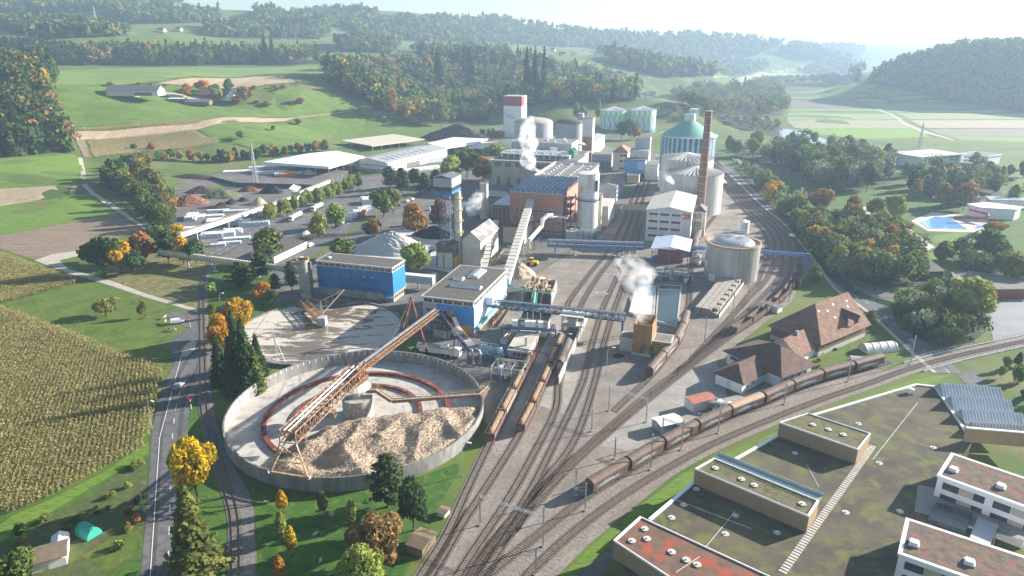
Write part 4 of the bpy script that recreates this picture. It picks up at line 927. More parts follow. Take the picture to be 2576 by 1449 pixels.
 st = MB(); st.cyl(0,0,0,3.2,.55,n=12); o = st.build('steam_stack', M['rustl'], r); o.location = (10.5, 40, h+.5)
 return fr
FRBR = brick_house()
def gallery():
 top = loc2w(FRBR, 12.3, 0, 17.6); low = loc2w(FRB, 19.0, 41.0, 6.5)
 r = thing('covered_conveyor', 'long white covered conveyor gallery climbing from the bright blue house to the brick factory', 'conveyor', (low.x, low.y, 0)); o = Vector((low.x, low.y, 0))
 p, q = low-o, top-o; d = (q-p).normalized(); u = d.cross(Vector((0,0,1))).normalized(); up = u.cross(d); hw, hh = 1.9, 2.6
 mb = MB(); mb.add([p-u*hw, p+u*hw, q+u*hw, q-u*hw, p-u*hw+up*hh, p+u*hw+up*hh, q+u*hw+up*hh, q-u*hw+up*hh], [(3,2,1,0),(0,1,5,4),(1,2,6,5),(2,3,7,6),(3,0,4,7)]); mb.build('side_wall', M['white'], r)
 n = 26; mb = MB(); mp_ = MB()
 for i in range(n):
  a = p.lerp(q, i/n)+up*hh; b = p.lerp(q, (i+.84)/n)+up*hh; c = p.lerp(q, (i+1)/n)+up*hh
  mb.add([a-u*(hw-.15), a+u*(hw-.15), b+u*(hw-.15), b-u*(hw-.15)]+[x+up*.2 for x in (a-u*(hw-.15), a+u*(hw-.15), b+u*(hw-.15), b-u*(hw-.15))], [(4,5,6,7),(0,1,5,4),(2,3,7,6),(1,2,6,5),(3,0,4,7)], 0)
  mb.add([b-u*hw+up*.02, b+u*hw+up*.02, c+u*hw+up*.02, c-u*hw+up*.02], [(0,1,2,3)], 1)
 mb.build('roof', [M['roofl'], M['greyd']], r)
 for t in (.12, .3, .48, .66, .84):
  c = p.lerp(q, t); mb = MB()
  for s in (-1.6, 1.6): mb.beam(c+u*s, (c.x+u.x*s*1.5, c.y+u.y*s*1.5, 0), .35)
  mb.beam((c.x-u.x*2,c.y-u.y*2,c.z*.45),(c.x+u.x*2,c.y+u.y*2,c.z*.45),.2); mb.build('trestle', M['grey'], r)
 r2 = thing('covered_conveyor', 'lower brown sided covered conveyor beside the long white gallery', 'conveyor', (low.x, low.y, 0))
 a = loc2w(FRB, 8.0, 41.0, 5.0)-o; b = loc2w(FRBR, -1, -22, 10.0)-o; d = (b-a).normalized(); u = d.cross(Vector((0,0,1))).normalized(); up = u.cross(d); mb = MB(); mr_ = MB()
 mb.add([a-u*1.5, a+u*1.5, b+u*1.5, b-u*1.5]+[x+up*2 for x in (a-u*1.5, a+u*1.5, b+u*1.5, b-u*1.5)], [(3,2,1,0),(0,1,5,4),(1,2,6,5),(2,3,7,6),(3,0,4,7)]); mb.build('side_wall', M['wood'], r2)
 for i in range(16):
  c, e = a.lerp(b, i/16)+up*2, a.lerp(b, (i+.85)/16)+up*2; mr_.add([c-u*1.6, c+u*1.6, e+u*1.6, e-u*1.6]+[x+up*.15 for x in (c-u*1.6, c+u*1.6, e+u*1.6, e-u*1.6)], [(4,5,6,7),(3,2,1,0),(0,1,5,4),(1,2,6,5),(2,3,7,6),(3,0,4,7)])
 mr_.build('roof', M['roofl'], r2); mb = MB()
 for t in (.3, .7): c = a.lerp(b, t); mb.beam(c, (c.x, c.y, 0), .5)
 mb.build('trestle', M['grey'], r2)
gallery()
def beige_hall():
 fr = frame((1237.5,402.3),(1440,411), h=23.0, d=62); w, d, h = fr['w'], fr['d'], fr['h']
 r = flat(fr, 'sugar_hall', 'wide beige factory hall with tall bay windows and barrel skylights behind the brick factory', M['beige'], M['roofd'], M['concrete_l'], .3, 1.2)
 wins(r, fr, 'f', 1, w*.8, 6, h-3.0, 5.6, 3.2, nx=8, nz=2)
 wins(r, fr, 'f', 1, w*.8, 6, 7.5, 2.7, 7.5, nx=4, nz=5)
 mb = MB()
 for i in range(9): x = w*i/8; mb.box(x-.25,-.25,0,x+.25,0,h-.2)
 mb.build('pilasters', M['beige'], r); panel(r, fr, 'f', 7.5, 12.0, 0, 4.4, M['yellow'], 'gate')
 y0, y1, x0, x1 = 11, 27, 3.5, w*.93; MB().box(x0,y0,h,x1,y1,h+3.4).build('monitor_wall', M['offwhite'], r)
 mb = MB(); mb.box(x0-.6,y0-.8,h+3.4,x1+.6,y1+.6,h+3.9); mb.build('monitor_roof', M['offwhite'], r)
 me = win_mesh(3.6, 2.2, nx=4, nz=2); k = 11
 for i in range(k): put(me, 'window', r, (x0+1+(x1-x0-2)*(i+.5)/k, y0, h+1.8))
 sk = MB(); n = 10; vs = [(s*2.6, 1.5*math.cos(pi*j/n), 1.5*math.sin(pi*j/n)) for s in (-1,1) for j in range(n+1)]
 sk.add(vs, [(j, n+1+j, n+2+j, j+1) for j in range(n)]+[list(range(n+1)), list(range(n+1,2*n+2))[::-1]]); sme = sk.mesh('barrel_skylight', M['offwhite'], False)
 for j in range(2):
  for i in range(8): put(sme, 'barrel_skylight', r, (x0+4+(x1-x0-8)*i/7+(2 if j else 0)*1.0, y0+4+7*j, h+3.88), .35)
 MB().box(4,36,h,w*.86,d-2,h+9.0).build('upper_block', M['grey'], r)
 mb = MB(); mb.box(3.7,35.7,h+9,w*.86+.3,d-1.7,h+9.3,0); mb.quad((4.2,36.2,h+9.312),(w*.86-.2,36.2,h+9.312),(w*.86-.2,d-2.2,h+9.312),(4.2,d-2.2,h+9.312),1); mb.build('upper_roof', [M['offwhite'], M['roofg']], r)
 MB().box(w*.6,30,h,w*.69,36,h+6.5).build('roof_house', M['offwhite'], r)
 sk = MB(); sk.box(-1,-1,0,1,1,.5,0); sk.box(-.8,-.8,.5,.8,.8,.9,0); sme = sk.mesh('roof_light', M['white'])
 for i in range(6): put(sme, 'roof_light', r, (8+i*7.2, 40+(i % 2)*6, h+9.3))
 MB().box(w*.82, 4, 0, w*1.06, 34, h+1.2).build('wing_wall', M['white'], r)
 mb = MB(); mb.box(w*.82-.2,3.8,h+1.2,w*1.06+.2,34.2,h+1.5); mb.build('wing_roof', M['roofg'], r)
 for i in range(2):
  mb = MB(); x, y = w*.93, 18+i*7; mb.box(x-2.3,y-2.3,h+2.2,x+2.3,y+2.3,h+6.5); mb.cyl(x,y,h+6.5,h+7.8,1.6,1.3,n=14)
  for sx in (-2,2):
   for sy in (-2,2): mb.beam((x+sx,y+sy,h+1.5),(x+sx,y+sy,h+2.3),.3)
  mb.build('cooling_unit', M['green'], r)
 ann = dict(o=tuple(loc2w(fr,-7.5,1.0).xy), ang=A0, w=7.4, d=12, h=9.5); hip(ann, 'annex', 'small beige annex with grey hipped roof left of the beige factory hall', M['beige'], M['greyd'], 2.8)
 g2 = dict(o=tuple(loc2w(fr,-7,-17).xy), ang=A0, w=24, d=13, h=4.5); gable(g2, 'shed', 'low white shed with dark gabled roof before the beige factory hall', M['offwhite'], M['greyd'], 2.6, 'x')
 return fr
FRH = beige_hall()
def tank(name, label, px, yf, hw, ytop=None, dist=None, h=None, body=None, roof='flat', rise=2.0, roofm=None, cat='silo', walk=True, n=48, group=None, ribs=0, rail_m=None, hoops=0):
 c, r, h = tank_at(px, yf, hw, ytop, dist, h); o = thing(name, label, cat, c, 0, group)
 mb = MB(); mb.cyl(0,0,0,h,r,n=n,cap=False); mb.build('shell', body or M['offwhite'], o)
 mb = MB()
 if roof == 'cone': mb.cyl(0,0,h,h+rise,r+.25,.4,n=n)
 else:
  k = 6
  for i in range(k): a0, a1 = pi/2*i/k, pi/2*(i+1)/k; mb.cyl(0,0,h+rise*math.sin(a0),h+rise*math.sin(a1),(r+.1)*math.cos(a0),max(.02,(r+.1)*math.cos(a1)),n=n,cap=i==k-1)
 if ribs:
  for i in range(ribs): a = 2*pi*i/ribs; mb.beam((r*math.cos(a),r*math.sin(a),h+.25),(.5*math.cos(a),.5*math.sin(a),h+rise+.2),.32,.3,1)
 mb.build('roof', [roofm or M['steel'], M['offwhite']], o, smooth=roof == 'dome')
 if walk:
  mb = MB(); rail_ring(mb, r+.15, h+.1, 32, 1.1, t=.09); mb.build('railing', rail_m or M['rustl'], o)
 if hoops:
  mb = MB()
  for i in range(hoops): z = h*(i+1)/(hoops+1); mb.cyl(0,0,z-.09,z+.09,r+.05,n=n,cap=False)
  mb.build('hoops', M['steel'], o)
 return o, c, r, h
def vbands(name, period, c1, c2, n_=.1, split=None):
 return stripes(name, c1, c2, period, 'a', .5, .6, 0, n_)
def tanks():
 streak = mat('streaked_silo_wall', (.50,.49,.47), (.68,.67,.64), .5, .85, stretch=(1,1,.05), c3=(.40,.39,.37), scale2=1.6)
 rr = mat('zinc_roof', (.30,.32,.35), (.42,.44,.47), .4, .5, .3)
 tank('white_silo', 'big streaked white silo with ribbed roof, nearer of two beside the brick chimney', 1741, 546, 68, ytop=443, body=streak, roof='cone', rise=3.2, roofm=rr, ribs=36, hoops=9)
 tank('white_silo', 'big streaked white silo with ribbed roof between green coned silo and its twin', 1730, 500, 63.5, dist=452, h=31.5, body=streak, roof='cone', rise=3.2, roofm=rr, ribs=36, hoops=9)
 cs = mat('pale_striped', (.3,.4,.55));
 o, c, r, h = tank('striped_silo', 'green and pale blue striped silo with sea green conical roof', 1727, 440, 67, dist=512, h=39, body=stripes('green_blue_stripes', (.06,.16,.10), (.30,.42,.66), 2*pi/32, 'a', .5, .6, 0, .2, .15), roof='cone', rise=12.5, roofm=mat('green_cone', (.20,.42,.35), (.25,.48,.40), .15, .6), rail_m=M['steel'])
 mb = MB(); mb.cyl(0,0,0,13,r+.1,n=48,cap=False); mb.build('white_base', M['white'], o)
 mb = MB(); mb.cyl(0,0,h-.3,h,r+1.3,n=48); mb.build('walkway', M['white'], o)
 mb = MB(); mb.cyl(0,0,h+10.3,h+15.3,4.0,n=24); mb.box(1,2,h+11,7,8,h+18.4); mb.build('head_house', mat('pale_green_house', (.55,.62,.58)), o)
 pm = bpy.data.materials.new('painted_tank'); pm.use_nodes = True; N = pm.node_tree.nodes; L = pm.node_tree.links; b = N['Principled BSDF']; b.inputs['Roughness'].default_value = .5
 tc = N.new('ShaderNodeTexCoord'); sp = N.new('ShaderNodeSeparateXYZ'); L.new(tc.outputs['Object'], sp.inputs[0])
 mz = N.new('ShaderNodeMapRange'); mz.inputs['From Max'].default_value = 28; L.new(sp.outputs[2], mz.inputs[0])
 rp = N.new('ShaderNodeValToRGB'); rp.color_ramp.interpolation = 'CONSTANT'; e = rp.color_ramp.elements; e[0].color = (.16,.27,.48,1); e[1].position = .2; e[1].color = (.40,.58,.62,1)
 for p_, c_ in ((.36,(.45,.62,.74,1)),(.55,(.44,.66,.60,1)),(.70,(.45,.72,.28,1)),(.84,(.62,.76,.80,1))): x = e.new(p_); x.color = c_
 L.new(mz.outputs[0], rp.inputs[0])
 at = N.new('ShaderNodeMath'); at.operation = 'ARCTAN2'; L.new(sp.outputs[1], at.inputs[0]); L.new(sp.outputs[0], at.inputs[1])
 sn = N.new('ShaderNodeMath'); sn.operation = 'SINE'; m1 = N.new('ShaderNodeMath'); m1.operation = 'MULTIPLY'; m1.inputs[1].default_value = .45; L.new(sp.outputs[2], m1.inputs[0]); L.new(m1.outputs[0], sn.inputs[0])
 ma = N.new('ShaderNodeMath'); ma.operation = 'MULTIPLY_ADD'; ma.inputs[1].default_value = .07; L.new(sn.outputs[0], ma.inputs[0]); L.new(at.outputs[0], ma.inputs[2])
 dv = N.new('ShaderNodeMath'); dv.operation = 'DIVIDE'; dv.inputs[1].default_value = 2*pi/16; L.new(ma.outputs[0], dv.inputs[0]); fr_ = N.new('ShaderNodeMath'); fr_.operation = 'FRACT'; L.new(dv.outputs[0], fr_.inputs[0])
 gt = N.new('ShaderNodeMath'); gt.operation = 'GREATER_THAN'; gt.inputs[1].default_value = .78; L.new(fr_.outputs[0], gt.inputs[0])
 mx = N.new('ShaderNodeMixRGB'); mx.inputs[2].default_value = (.16,.24,.36,1); L.new(gt.outputs[0], mx.inputs[0]); L.new(rp.outputs[0], mx.inputs[1]); L.new(mx.outputs[0], b.inputs[0])
 tank('painted_tank', 'white tank painted with green and blue bands and wavy stems, left of the far pair', 1542, 338, 34, h=27.5, body=pm, roof='cone', rise=4.0, roofm=M['steel'], cat='tank', ribs=28, rail_m=M['steel'])
 tank('painted_tank', 'white tank painted with green and blue bands and wavy stems, right of the far pair', 1612.5, 339, 34.5, h=28.5, body=pm, roof='cone', rise=4.0, roofm=M['steel'], cat='tank', ribs=28, rail_m=M['steel'])
 conc = mat('grey_silo_concrete', (.36,.38,.41), (.43,.45,.47), .1, .85, stretch=(1,1,.1))
 tank('domed_silo', 'wide grey concrete silo with pale domed roof below the grain tower', 1341.5, 390, 49, dist=690, h=28.6, body=conc, roof='dome', rise=5.0, roofm=mat('pale_dome', (.32,.30,.26), (.40,.38,.33), .2, .9), walk=False)
 tank('domed_silo', 'tall grey concrete silo with black domed roof beside the slim stair tower', 1431, 395, 35, dist=638, h=34.4, body=conc, roof='dome', rise=4.5, roofm=M['roofd'])
 o, c, r, h = tank('cream_silo', 'tall cream round silo with railed gallery right of the brick factory', 1476, 590, 26.5, ytop=439, body=M['offwhite'], roof='cone', rise=.8, roofm=M['white'], rail_m=M['rustl'])
 mb = MB(); mb.cyl(0,0,h*.56,h*.56+.25,r+1.1,n=40); rail_ring(mb, r+1.0, h*.56+.25, 28, 1.1, t=.1); mb.build('gallery', M['steelblue'], o)
 mb = MB(); mb.box(r*.6,-r*1.02,h*.72,r*.6+1,-r*.6,h*.9); mb.build('window_strip', M['glass'], o)
 mb = MB(); mb.box(-.2,-r-.3,h*.75,.2,-r+.1,h+.5); mb.build('downpipe', M['steel'], o)
 mb = MB(); mb.box(-r*.72-.7,-r*.82,h*.70,-r*.72+.7,-r*.55,h*.78); mb.build('door', M['yellow'], o)
 o2, c2, r2, h2 = tank('slim_silo', 'slim cream silo with ladder beside the tall cream silo', 1506, 582, 6.5, h=21, body=M['cream'], roof='cone', rise=1, cat='silo', n=20)
 ob = mat('brushed_tank_cladding', (.42,.41,.39), (.52,.50,.47), .25, .45, .45, stretch=(1,1,.03), c3=(.34,.33,.32), scale2=1.2)
 o, c, r, h = tank('steel_tank', 'large grey steel tank with sunken silver dome beside the timber stacks', 1834, 716, 65.5, ytop=628, body=ob, roof='dome', rise=.1, walk=True, cat='tank', n=64, rail_m=M['steel'])
 for ch in o.children:
  if ch.name.startswith('roof'): ch.hide_render = False
 mb = MB(); k = 6; rd = r*.76
 mb.cyl(0,0,h-.9,h+.6,rd,n=48,cap=False,m=1)
 for i in range(k): a0, a1 = pi/2*i/k, pi/2*(i+1)/k; mb.cyl(0,0,h+.6+2.4*math.sin(a0),h+.6+2.4*math.sin(a1),rd*math.cos(a0),max(.05,rd*math.cos(a1)),n=48,cap=i==k-1)
 for i in range(24):
  a = 2*pi*i/24; P_ = [(rd*math.cos(t)*math.cos(a), rd*math.cos(t)*math.sin(a), h+.66+2.4*math.sin(t)) for t in (0,.4,.8,1.2,1.5)]
  for u, v in zip(P_, P_[1:]): mb.beam(u, v, .14, .1, 2)
 mb.build('dome', [M['steel'], M['rust'], M['grey']], o)
 mb = MB(); ringwall(mb, r-.6, r+.4, h-.1, h+.9, 64); mb.build('rim', M['rustl'], o)
 f = V(1790, 707)-c; an = math.atan2(f.y, f.x); mb = MB(); mb.box(-1.9,-.25,0,1.9,.1,3.2,0); mb.box(-1.6,-.3,.1,1.6,-.25,2.9,1); dd = mb.build('door', [M['white'], M['offwhite']], o); dd.location = (f.normalized()*(r+.1)); dd.rotation_euler = (0,0,an+pi/2)
 f2 = V(1752, 690)-c; mb = MB(); mb.box(-.9,-.12,5.6,.9,.02,8.2); dd = mb.build('notice_board', M['white'], o); an = math.atan2(f2.y, f2.x)+.35; dd.location = (math.cos(an)*(r+.12), math.sin(an)*(r+.12), 0); dd.rotation_euler = (0,0,an+pi/2)
 tank('small_tank', 'small white tank behind the domed steel tank', 1868, 588, 14, h=6.5, body=M['offwhite'], roof='cone', rise=1.2, roofm=M['white'], walk=False, cat='tank', n=28)
 c, r, h = tank_at(1757, 550, 12, h=65); o = thing('brick_chimney', 'very tall tapering red brick chimney with steel hoops by the white silos', 'chimney', (116.5, 415.5, 0))
 mb = MB(); mb.cyl(0,0,0,64.6,3.0,1.95,n=32); mb.build('shaft', brick_mat('chimney_brick', (.22,.115,.09), (.27,.14,.11), (.30,.2,.16), 1.5), o)
 mb = MB()
 for i in range(14): z = 4+i*4.4; mb.cyl(0,0,z,z+.22,3.03-1.05*z/64.6,n=32,cap=False)
 mb.cyl(0,0,64.4,64.9,2.05,n=32); mb.build('hoops', M['steel'], o)
tanks()
def red_tanks():
 for i in range(4):
  p = V(1514+i*3.6, 559-i*7.5); o = thing('red_tank', 'upright bright red tank on the dock beside the slim silo, ' + ['nearest of four','second from the front','third from the front','farthest of four'][i], 'tank', p, 0, 'red tanks on the dock')
  mb = MB(); mb.cyl(0,0,1.2,9,1.15,n=18); mb.build('shell', M['red'], o); mb = MB(); mb.cyl(0,0,0,1.2,.9,n=12); mb.build('leg_skirt', M['grey'], o)
red_tanks()
def far_factory():
 fr = frame((1266.6,242.2),(1312.8,243.1), h=47.5, d=21); w, d, h = fr['w'], fr['d'], fr['h']
 r = root_of(fr, 'grain_tower', 'tall white grain store tower with a red upper band, highest block behind the factory', 'tower')
 MB().box(0,0,0,w,d,h-10.5).build('wall', M['white'], r); MB().box(-.06,-.06,h-10.5,w*1.0+.06,d*.5,h).build('red_band', M['maroon'], r)
 MB().box(.02,d*.5,h-10.5,w,d,h-.3).build('upper_wall', M['white'], r)
 mb = MB(); mb.box(-.2,-.2,h,w+.2,d+.2,h+.4); mb.build('roof', M['grey'], r); mb = MB()
 for x in (6, 14): mb.cyl(x,4,h,h+3,.4,n=10)
 mb.beam((16,5,h),(16,5,h+8),.15); mb.build('roof_mast', M['steel'], r)
 for s, z in (('GETREIDE',h-21.2),('ZENTRUM',h-23.0),('AG AARBERG',h-24.8)): text(r, s, (3.2,-.06,z), 0, 1.8, M['steelblue'])
 mb = MB()
 for i in range(4): mb.add([(2.2,-.07,h-22.5+i*2),(3.0,-.07,h-21.2+i*2),(2.2,-.07,h-20.6+i*2),(1.4,-.07,h-21.2+i*2)], [(0,1,2,3)])
 mb.build('ear_emblem', M['yellow'], r)
 lo = dict(o=tuple(loc2w(fr,-16,-4).xy), ang=A0, w=17, d=22, h=8); flat(lo, 'loading_hall', 'low maroon hall with grey roof at the foot of the grain tower', M['maroon'], M['corr'], M['maroon'], .2, .8)
 fr = frame((1465.9,297.2),(1490,297.2), h=40.3, d=9); w, d, h = 9.0, 9.0, 40.3
 fr['w'] = w; r = root_of(fr, 'stair_tower', 'slim cream and brick elevator tower with roof vents right of the black domed silo', 'tower')
 MB().box(0,0,0,w,d,24).build('brick_wall', brick_mat('tower_brick', (.36,.15,.10), (.42,.18,.12), (.33,.22,.17), 1.5), r); MB().box(-.05,-.05,24,w+.05,d+.05,h).build('cream_wall', M['offwhite'], r)
 MB().box(w,0,0,w+.5,d,h).build('white_fin', M['white'], r); MB().box(-.3,-.3,h,w+.6,d+.3,h+.4).build('roof', M['greyd'], r); MB().box(-5,1,h-2,-.1,7,h+4).build('roof_house', M['grey'], r)
 for i in range(5): mb = MB(); mb.cyl(0,0,0,2.6,.28,n=8); mb.build('vent_pipe', M['steel'], r).location = (1.5+i*1.6, 2+(i % 2)*3, h+.4)
 wins(r, fr, 'f', .8, w-.8, 1, h-9.5, 6.5, 2.2, nx=6)
 pp = thing('chute_pipe', 'fat pale inclined pipe descending from the stair tower to the beige hall', 'pipe', loc2w(fr,4,-1)); a = Vector((0,0,17)); b = loc2w(fr,-10,-34,25.0)-Vector(pp.location)
 MB().tube([a, b], 1.3, 14).build('tube', M['offwhite'], pp); mb = MB(); c = a.lerp(b, .35); mb.beam(c, (c.x+.8,c.y,0), .3); mb.build('strut', M['steel'], pp)
 fr = frame((1492.5,361.4),(1521.7,339.4), h=13.5, ang=None, d=16); r = gable(fr, 'store_wing', 'long white store wing with grey roof and window rows right of the stair tower', M['white'], M['corr'], 1.5, 'x', .3)
 wins(r, fr, 'f', 1, fr['w']-1, 9, 10.5, 2.8, 1.6, nx=2); wins(r, fr, 'f', 1, fr['w']-1, 9, 5.5, 2.8, 1.6, nx=2)
 fr = frame((1542.5,382.2),(1579.2,383.9), h=16, d=22); r = hip(fr, 'office_house', 'cream three storey office with brick red hipped roof beside the pale concrete tower', M['cream'], mat('red_roof', (.36,.16,.11), (.44,.21,.15), .5, .9), 4.5, 1.0)
 for z in (13.2, 8.6, 2.4): wins(r, fr, 'f', fr['w']*.45, fr['w']-.5, 2, z, 2.6, 1.5, nx=3, f=M['maroon'])
 MB().box(fr['w']*.36,-.2,0,fr['w']*.4,0,15.8).build('pilaster', M['offwhite'], r)
 dk = frame((1489,386),(1541,386), h=11.5, base=None, d=14); dk['h'] = 11; r = flat(dk, 'dispatch_hall', 'low grey dispatch hall with three blue loading docks under a canopy', M['grey'], M['roofg'])
 mb = MB(); mb.box(0,-4,5.4,dk['w'],-.0,6.0); mb.build('canopy', M['concrete'], r)
 for i in range(3): panel(r, dk, 'f', 2.5+i*5.2, 6.3+i*5.2, .6, 4.6, M['steelb2'], 'dock_door', .3)
 wins(r, dk, 'f', .5, dk['w']-.5, 7, 8.6, 1.6, .8)
 fr = frame((1572.5,402.2),(1623.4,404.7), h=14.6, d=12); w, h = fr['w'], fr['h']
 r = root_of(fr, 'bridge_house', 'light blue clad house standing on legs across the tracks with white part behind')
 MB().box(0,0,3.9,w,12,h).build('wall', mat('sky_blue', (.10,.32,.66), (.13,.36,.70), .3, .6), r); MB().box(w*.62,-.08,7,w+.08,11,h-.6).build('pale_panel', M['blue3'], r)
 MB().box(-.2,-.2,h,w+.2,12.2,h+.35).build('roof', M['roofd'], r); MB().box(2,12,3.9,w+1.2,26,h+6).build('white_wall', M['offwhite'], r); MB().box(1.8,12.05,h+6,w+1.3,26.2,h+6.4).build('rear_roof', M['grey'], r)
 for x in (.8, w-.8):
  for y in (1, 11, 24): MB().box(x-.4,y-.4,0,x+.4,y+.4,3.9).build('leg', M['concrete'], r)
 fr2 = frame((1594,337),(1620.5,337), h=30, d=9); fr2['o'] = tuple(loc2w(fr,5,20).xy); fr2['w'] = 12
 r = flat(fr2, 'concrete_tower', 'plain pale grey windowless tower rising behind the light blue house', M['grey'], M['roofd'], cat='tower')
 fr3 = frame((1578,441),(1607,443), h=6.0, d=8, base=None); flat(fr3, 'weigh_cabin', 'small beige flat roofed cabin in front of the light blue house', M['beige'], M['roofd'])
 fr4 = frame((1623,415),(1655,417), h=12, d=26); flat(fr4, 'packing_hall', 'white packing hall with cluttered roof beside the striped silo', M['white'], M['roofg'])
 fr5 = frame((1595,398),(1700,384), h=10, d=15); fr5['o'] = tuple(loc2w(fr4,2,60).xy); fr5['w'] = 40; flat(fr5, 'long_store', 'long pale blue grey store behind the packing hall', M['grey'], M['roofg'])
 fr = frame((1505,466.8),(1551.7,469.3),(1571.7,444.3), h=10.4); r = gable(fr, 'workshop', 'grey workshop with low gable and blue window bands on its sunny side', M['grey'], M['roofg'], 1.6, 'y', .4)
 wins(r, fr, 'r', 1, fr['d']-1, 12, 8.2, 2.2, 1.6, f=M['steelb2']); wins(r, fr, 'r', 1, fr['d']-1, 12, 5.2, 2.2, 1.6, f=M['steelb2']); wins(r, fr, 'r', 1, fr['d']-1, 12, 2.2, 2.2, 1.6, f=M['steelb2'])
 fr = frame((1497,518),(1529.2,519.3),(1541,499.3), h=12); fr['w'] = max(fr['w'], 8); r = gable(fr, 'pale_shed', 'pale shed with striped sheet roof behind the red dock tanks', M['offwhite'], M['roofl'], .6, 'x', .3)
 fb = frame((1538,512),(1628,517), h=8.2, d=2.6); r = root_of(fb, 'footbridge', 'beige covered footbridge spanning the tracks towards the white house with the red sign', 'bridge')
 MB().box(0,0,4.8,fb['w'],2.6,8.2).build('wall', M['beige'], r); mb = MB(); mb.box(fb['w']*.36,.8,0,fb['w']*.38,1.6,4.8); mb.build('post', M['concrete'], r); panel(r, fb, 'f', 5.4, 7.2, 5.2, 7.0, M['white'], 'sign', .04)
far_factory()
def swiss_house():
 fr = frame((1627.4,527.9),(1740.7,535.4),(1745.7,492), h=17.2); w, d, h = fr['w'], fr['d'], fr['h']
 r = gable(fr, 'packing_house', 'white four storey packing house with red sign and white cross under a pale gabled roof', M['offwhite'], stripes('fibre_cement_roof', (.46,.45,.39), (.36,.35,.31), 4.2, 'y', .96, .8), 2.2, 'y', .7)
 for z in (15.2, 11.2, 7.2, 3.2):
  for k in range(3): wins(r, fr, 'f', .8+k*(w*.76/3), .6+(k+1)*(w*.76/3), 1, z, w*.24-.9, 1.15, nx=9, f=M['frameb'])
 mb = MB()
 for k in range(4): x = .5+k*(w*.76/3); mb.box(x-.25,-.18,0,x+.25,0,h-.3)
 mb.build('pilasters', M['white'], r); wins(r, fr, 'r', 2, d-2, 10, 15, 2.2, 1.2); wins(r, fr, 'r', 2, d-2, 10, 10, 2.2, 1.2)
 mb = MB(); x0 = w*.775; mb.box(x0,-.1,13.4,w-.6,0,16.2,0); sg = mb.build('sign', M['red'], r)
 mb = MB(); cx = x0+1.25; mb.box(cx-.85,-.14,14.55,cx+.85,-.1,15.05); mb.box(cx-.25,-.14,13.95,cx+.25,-.1,14.55); mb.box(cx-.25,-.14,15.05,cx+.25,-.1,15.65); mb.box(x0+2.45,-.13,13.4,x0+2.55,-.1,16.2)
 for z in (14.3, 15.25): mb.box(x0+2.55,-.13,z-.03,w-.6,-.1,z+.03)
 mb.build('white_cross', M['white'], sg)
 for s, z in (('Zucker',15.5),('Sucre',14.55),('Zucchero',13.6)): text(sg, s, (x0+2.7,-.13,z), 0, .62, M['white'])
 MB().box(-.2,d*.3,h+1.3,.2,d*.31,h+2.2).build('roof_vent', M['steel'], r)
 fa = dict(o=tuple(loc2w(fr,w+.3,19).xy), ang=A0, w=6.5, d=13, h=14.0); r2 = hip(fa, 'annex_tower', 'narrow cream annex with dark roof and grid windows right of the white packing house', M['cream'], M['greyd'], 2.6, .5)
 for z in (11.3, 6.6): wins(r2, fa, 'f', .6, 4.4, 3, z, 1.0, 3.4, nz=4, nx=2)
 MB().box(fa['w'],-.02,0,fa['w']+.15,13,13.9).build('white_side_wall', M['white'], r2)
 fg = dict(o=tuple(loc2w(fr,2,d+1.5).xy), ang=A0, w=21, d=14, h=10.5); r3 = gable(fg, 'boiler_house', 'old cream boiler house with dark tiled gables and steel vents behind the white packing house', M['cream'], M['greyd'], 5, 'x', .6)
 for i, x in enumerate((12.5, 15.5)): mb = MB(); mb.cyl(0,0,0,4.5,.8,n=12); mb.build('steel_vent', M['steel'], r3).location = (x, 9, 12.5)
 fx = dict(o=tuple(loc2w(fr,3,d-1).xy), ang=A0, w=9, d=10, h=11); gable(fx, 'gable_house', 'small cream gable end house with dark roof touching the boiler house', M['cream'], M['tiled'], 4, 'y', .7)
 cp = frame((1637.4,626.2),(1734.9,633.2),(1737.4,602), h=7.5); r4 = gable(cp, 'steel_canopy', 'open blue steel shelter with pale blue grey gabled roof below the white packing house', None, mat('pale_blue_sheet', (.44,.52,.64), (.48,.56,.68), .3, .45), 1.6, 'y', .2, open_=True, cat='shelter')
 for x in (.6, cp['w']/2, cp['w']-.6):
  for y in (.6, cp['d']-.6): mb = MB(); mb.beam((x,y,0),(x,y,7.4+(1.4 if abs(x-cp['w']/2)<1 else 0)),.35); mb.build('post', M['steelb2'], r4)
 mb = MB(); mb.beam((.6,.6,5.6),(cp['w']-.6,.6,5.6),.3); mb.box(3,5,0,cp['w']-3,5.2,6.4,1); mb.build('rear_partition', [M['steelb2'], M['maroon']], r4)
 tp = thing('tarpaulin_heap', 'blue tarpaulin covered heap under the edge of the steel shelter', 'heap', V(1650,652)); mb = MB(); rs = random.Random(2); n = 14
 for k in range(2):
  ox = k*4.4; vs = [(ox, 0, 2.4)]
  for j in (1, 2):
   for i in range(n): a = 2*pi*i/n; q = j*1.45+rs.uniform(-.2,.2); vs.append((ox+q*1.3*math.cos(a), q*math.sin(a), max(0, 2.4-1.2*j+rs.uniform(-.1,.2)) if j < 2 else 0))
  mb.add(vs, [(0, 1+i, 1+(i+1) % n) for i in range(n)]+[(1+i, 1+n+i, 1+n+(i+1) % n, 1+(i+1) % n) for i in range(n)])
 mb.build('tarpaulin', mat('blue_tarp', (.03,.10,.36), (.05,.15,.45), 1, .5, bump=.5), tp)
 return fr
FRS = swiss_house()
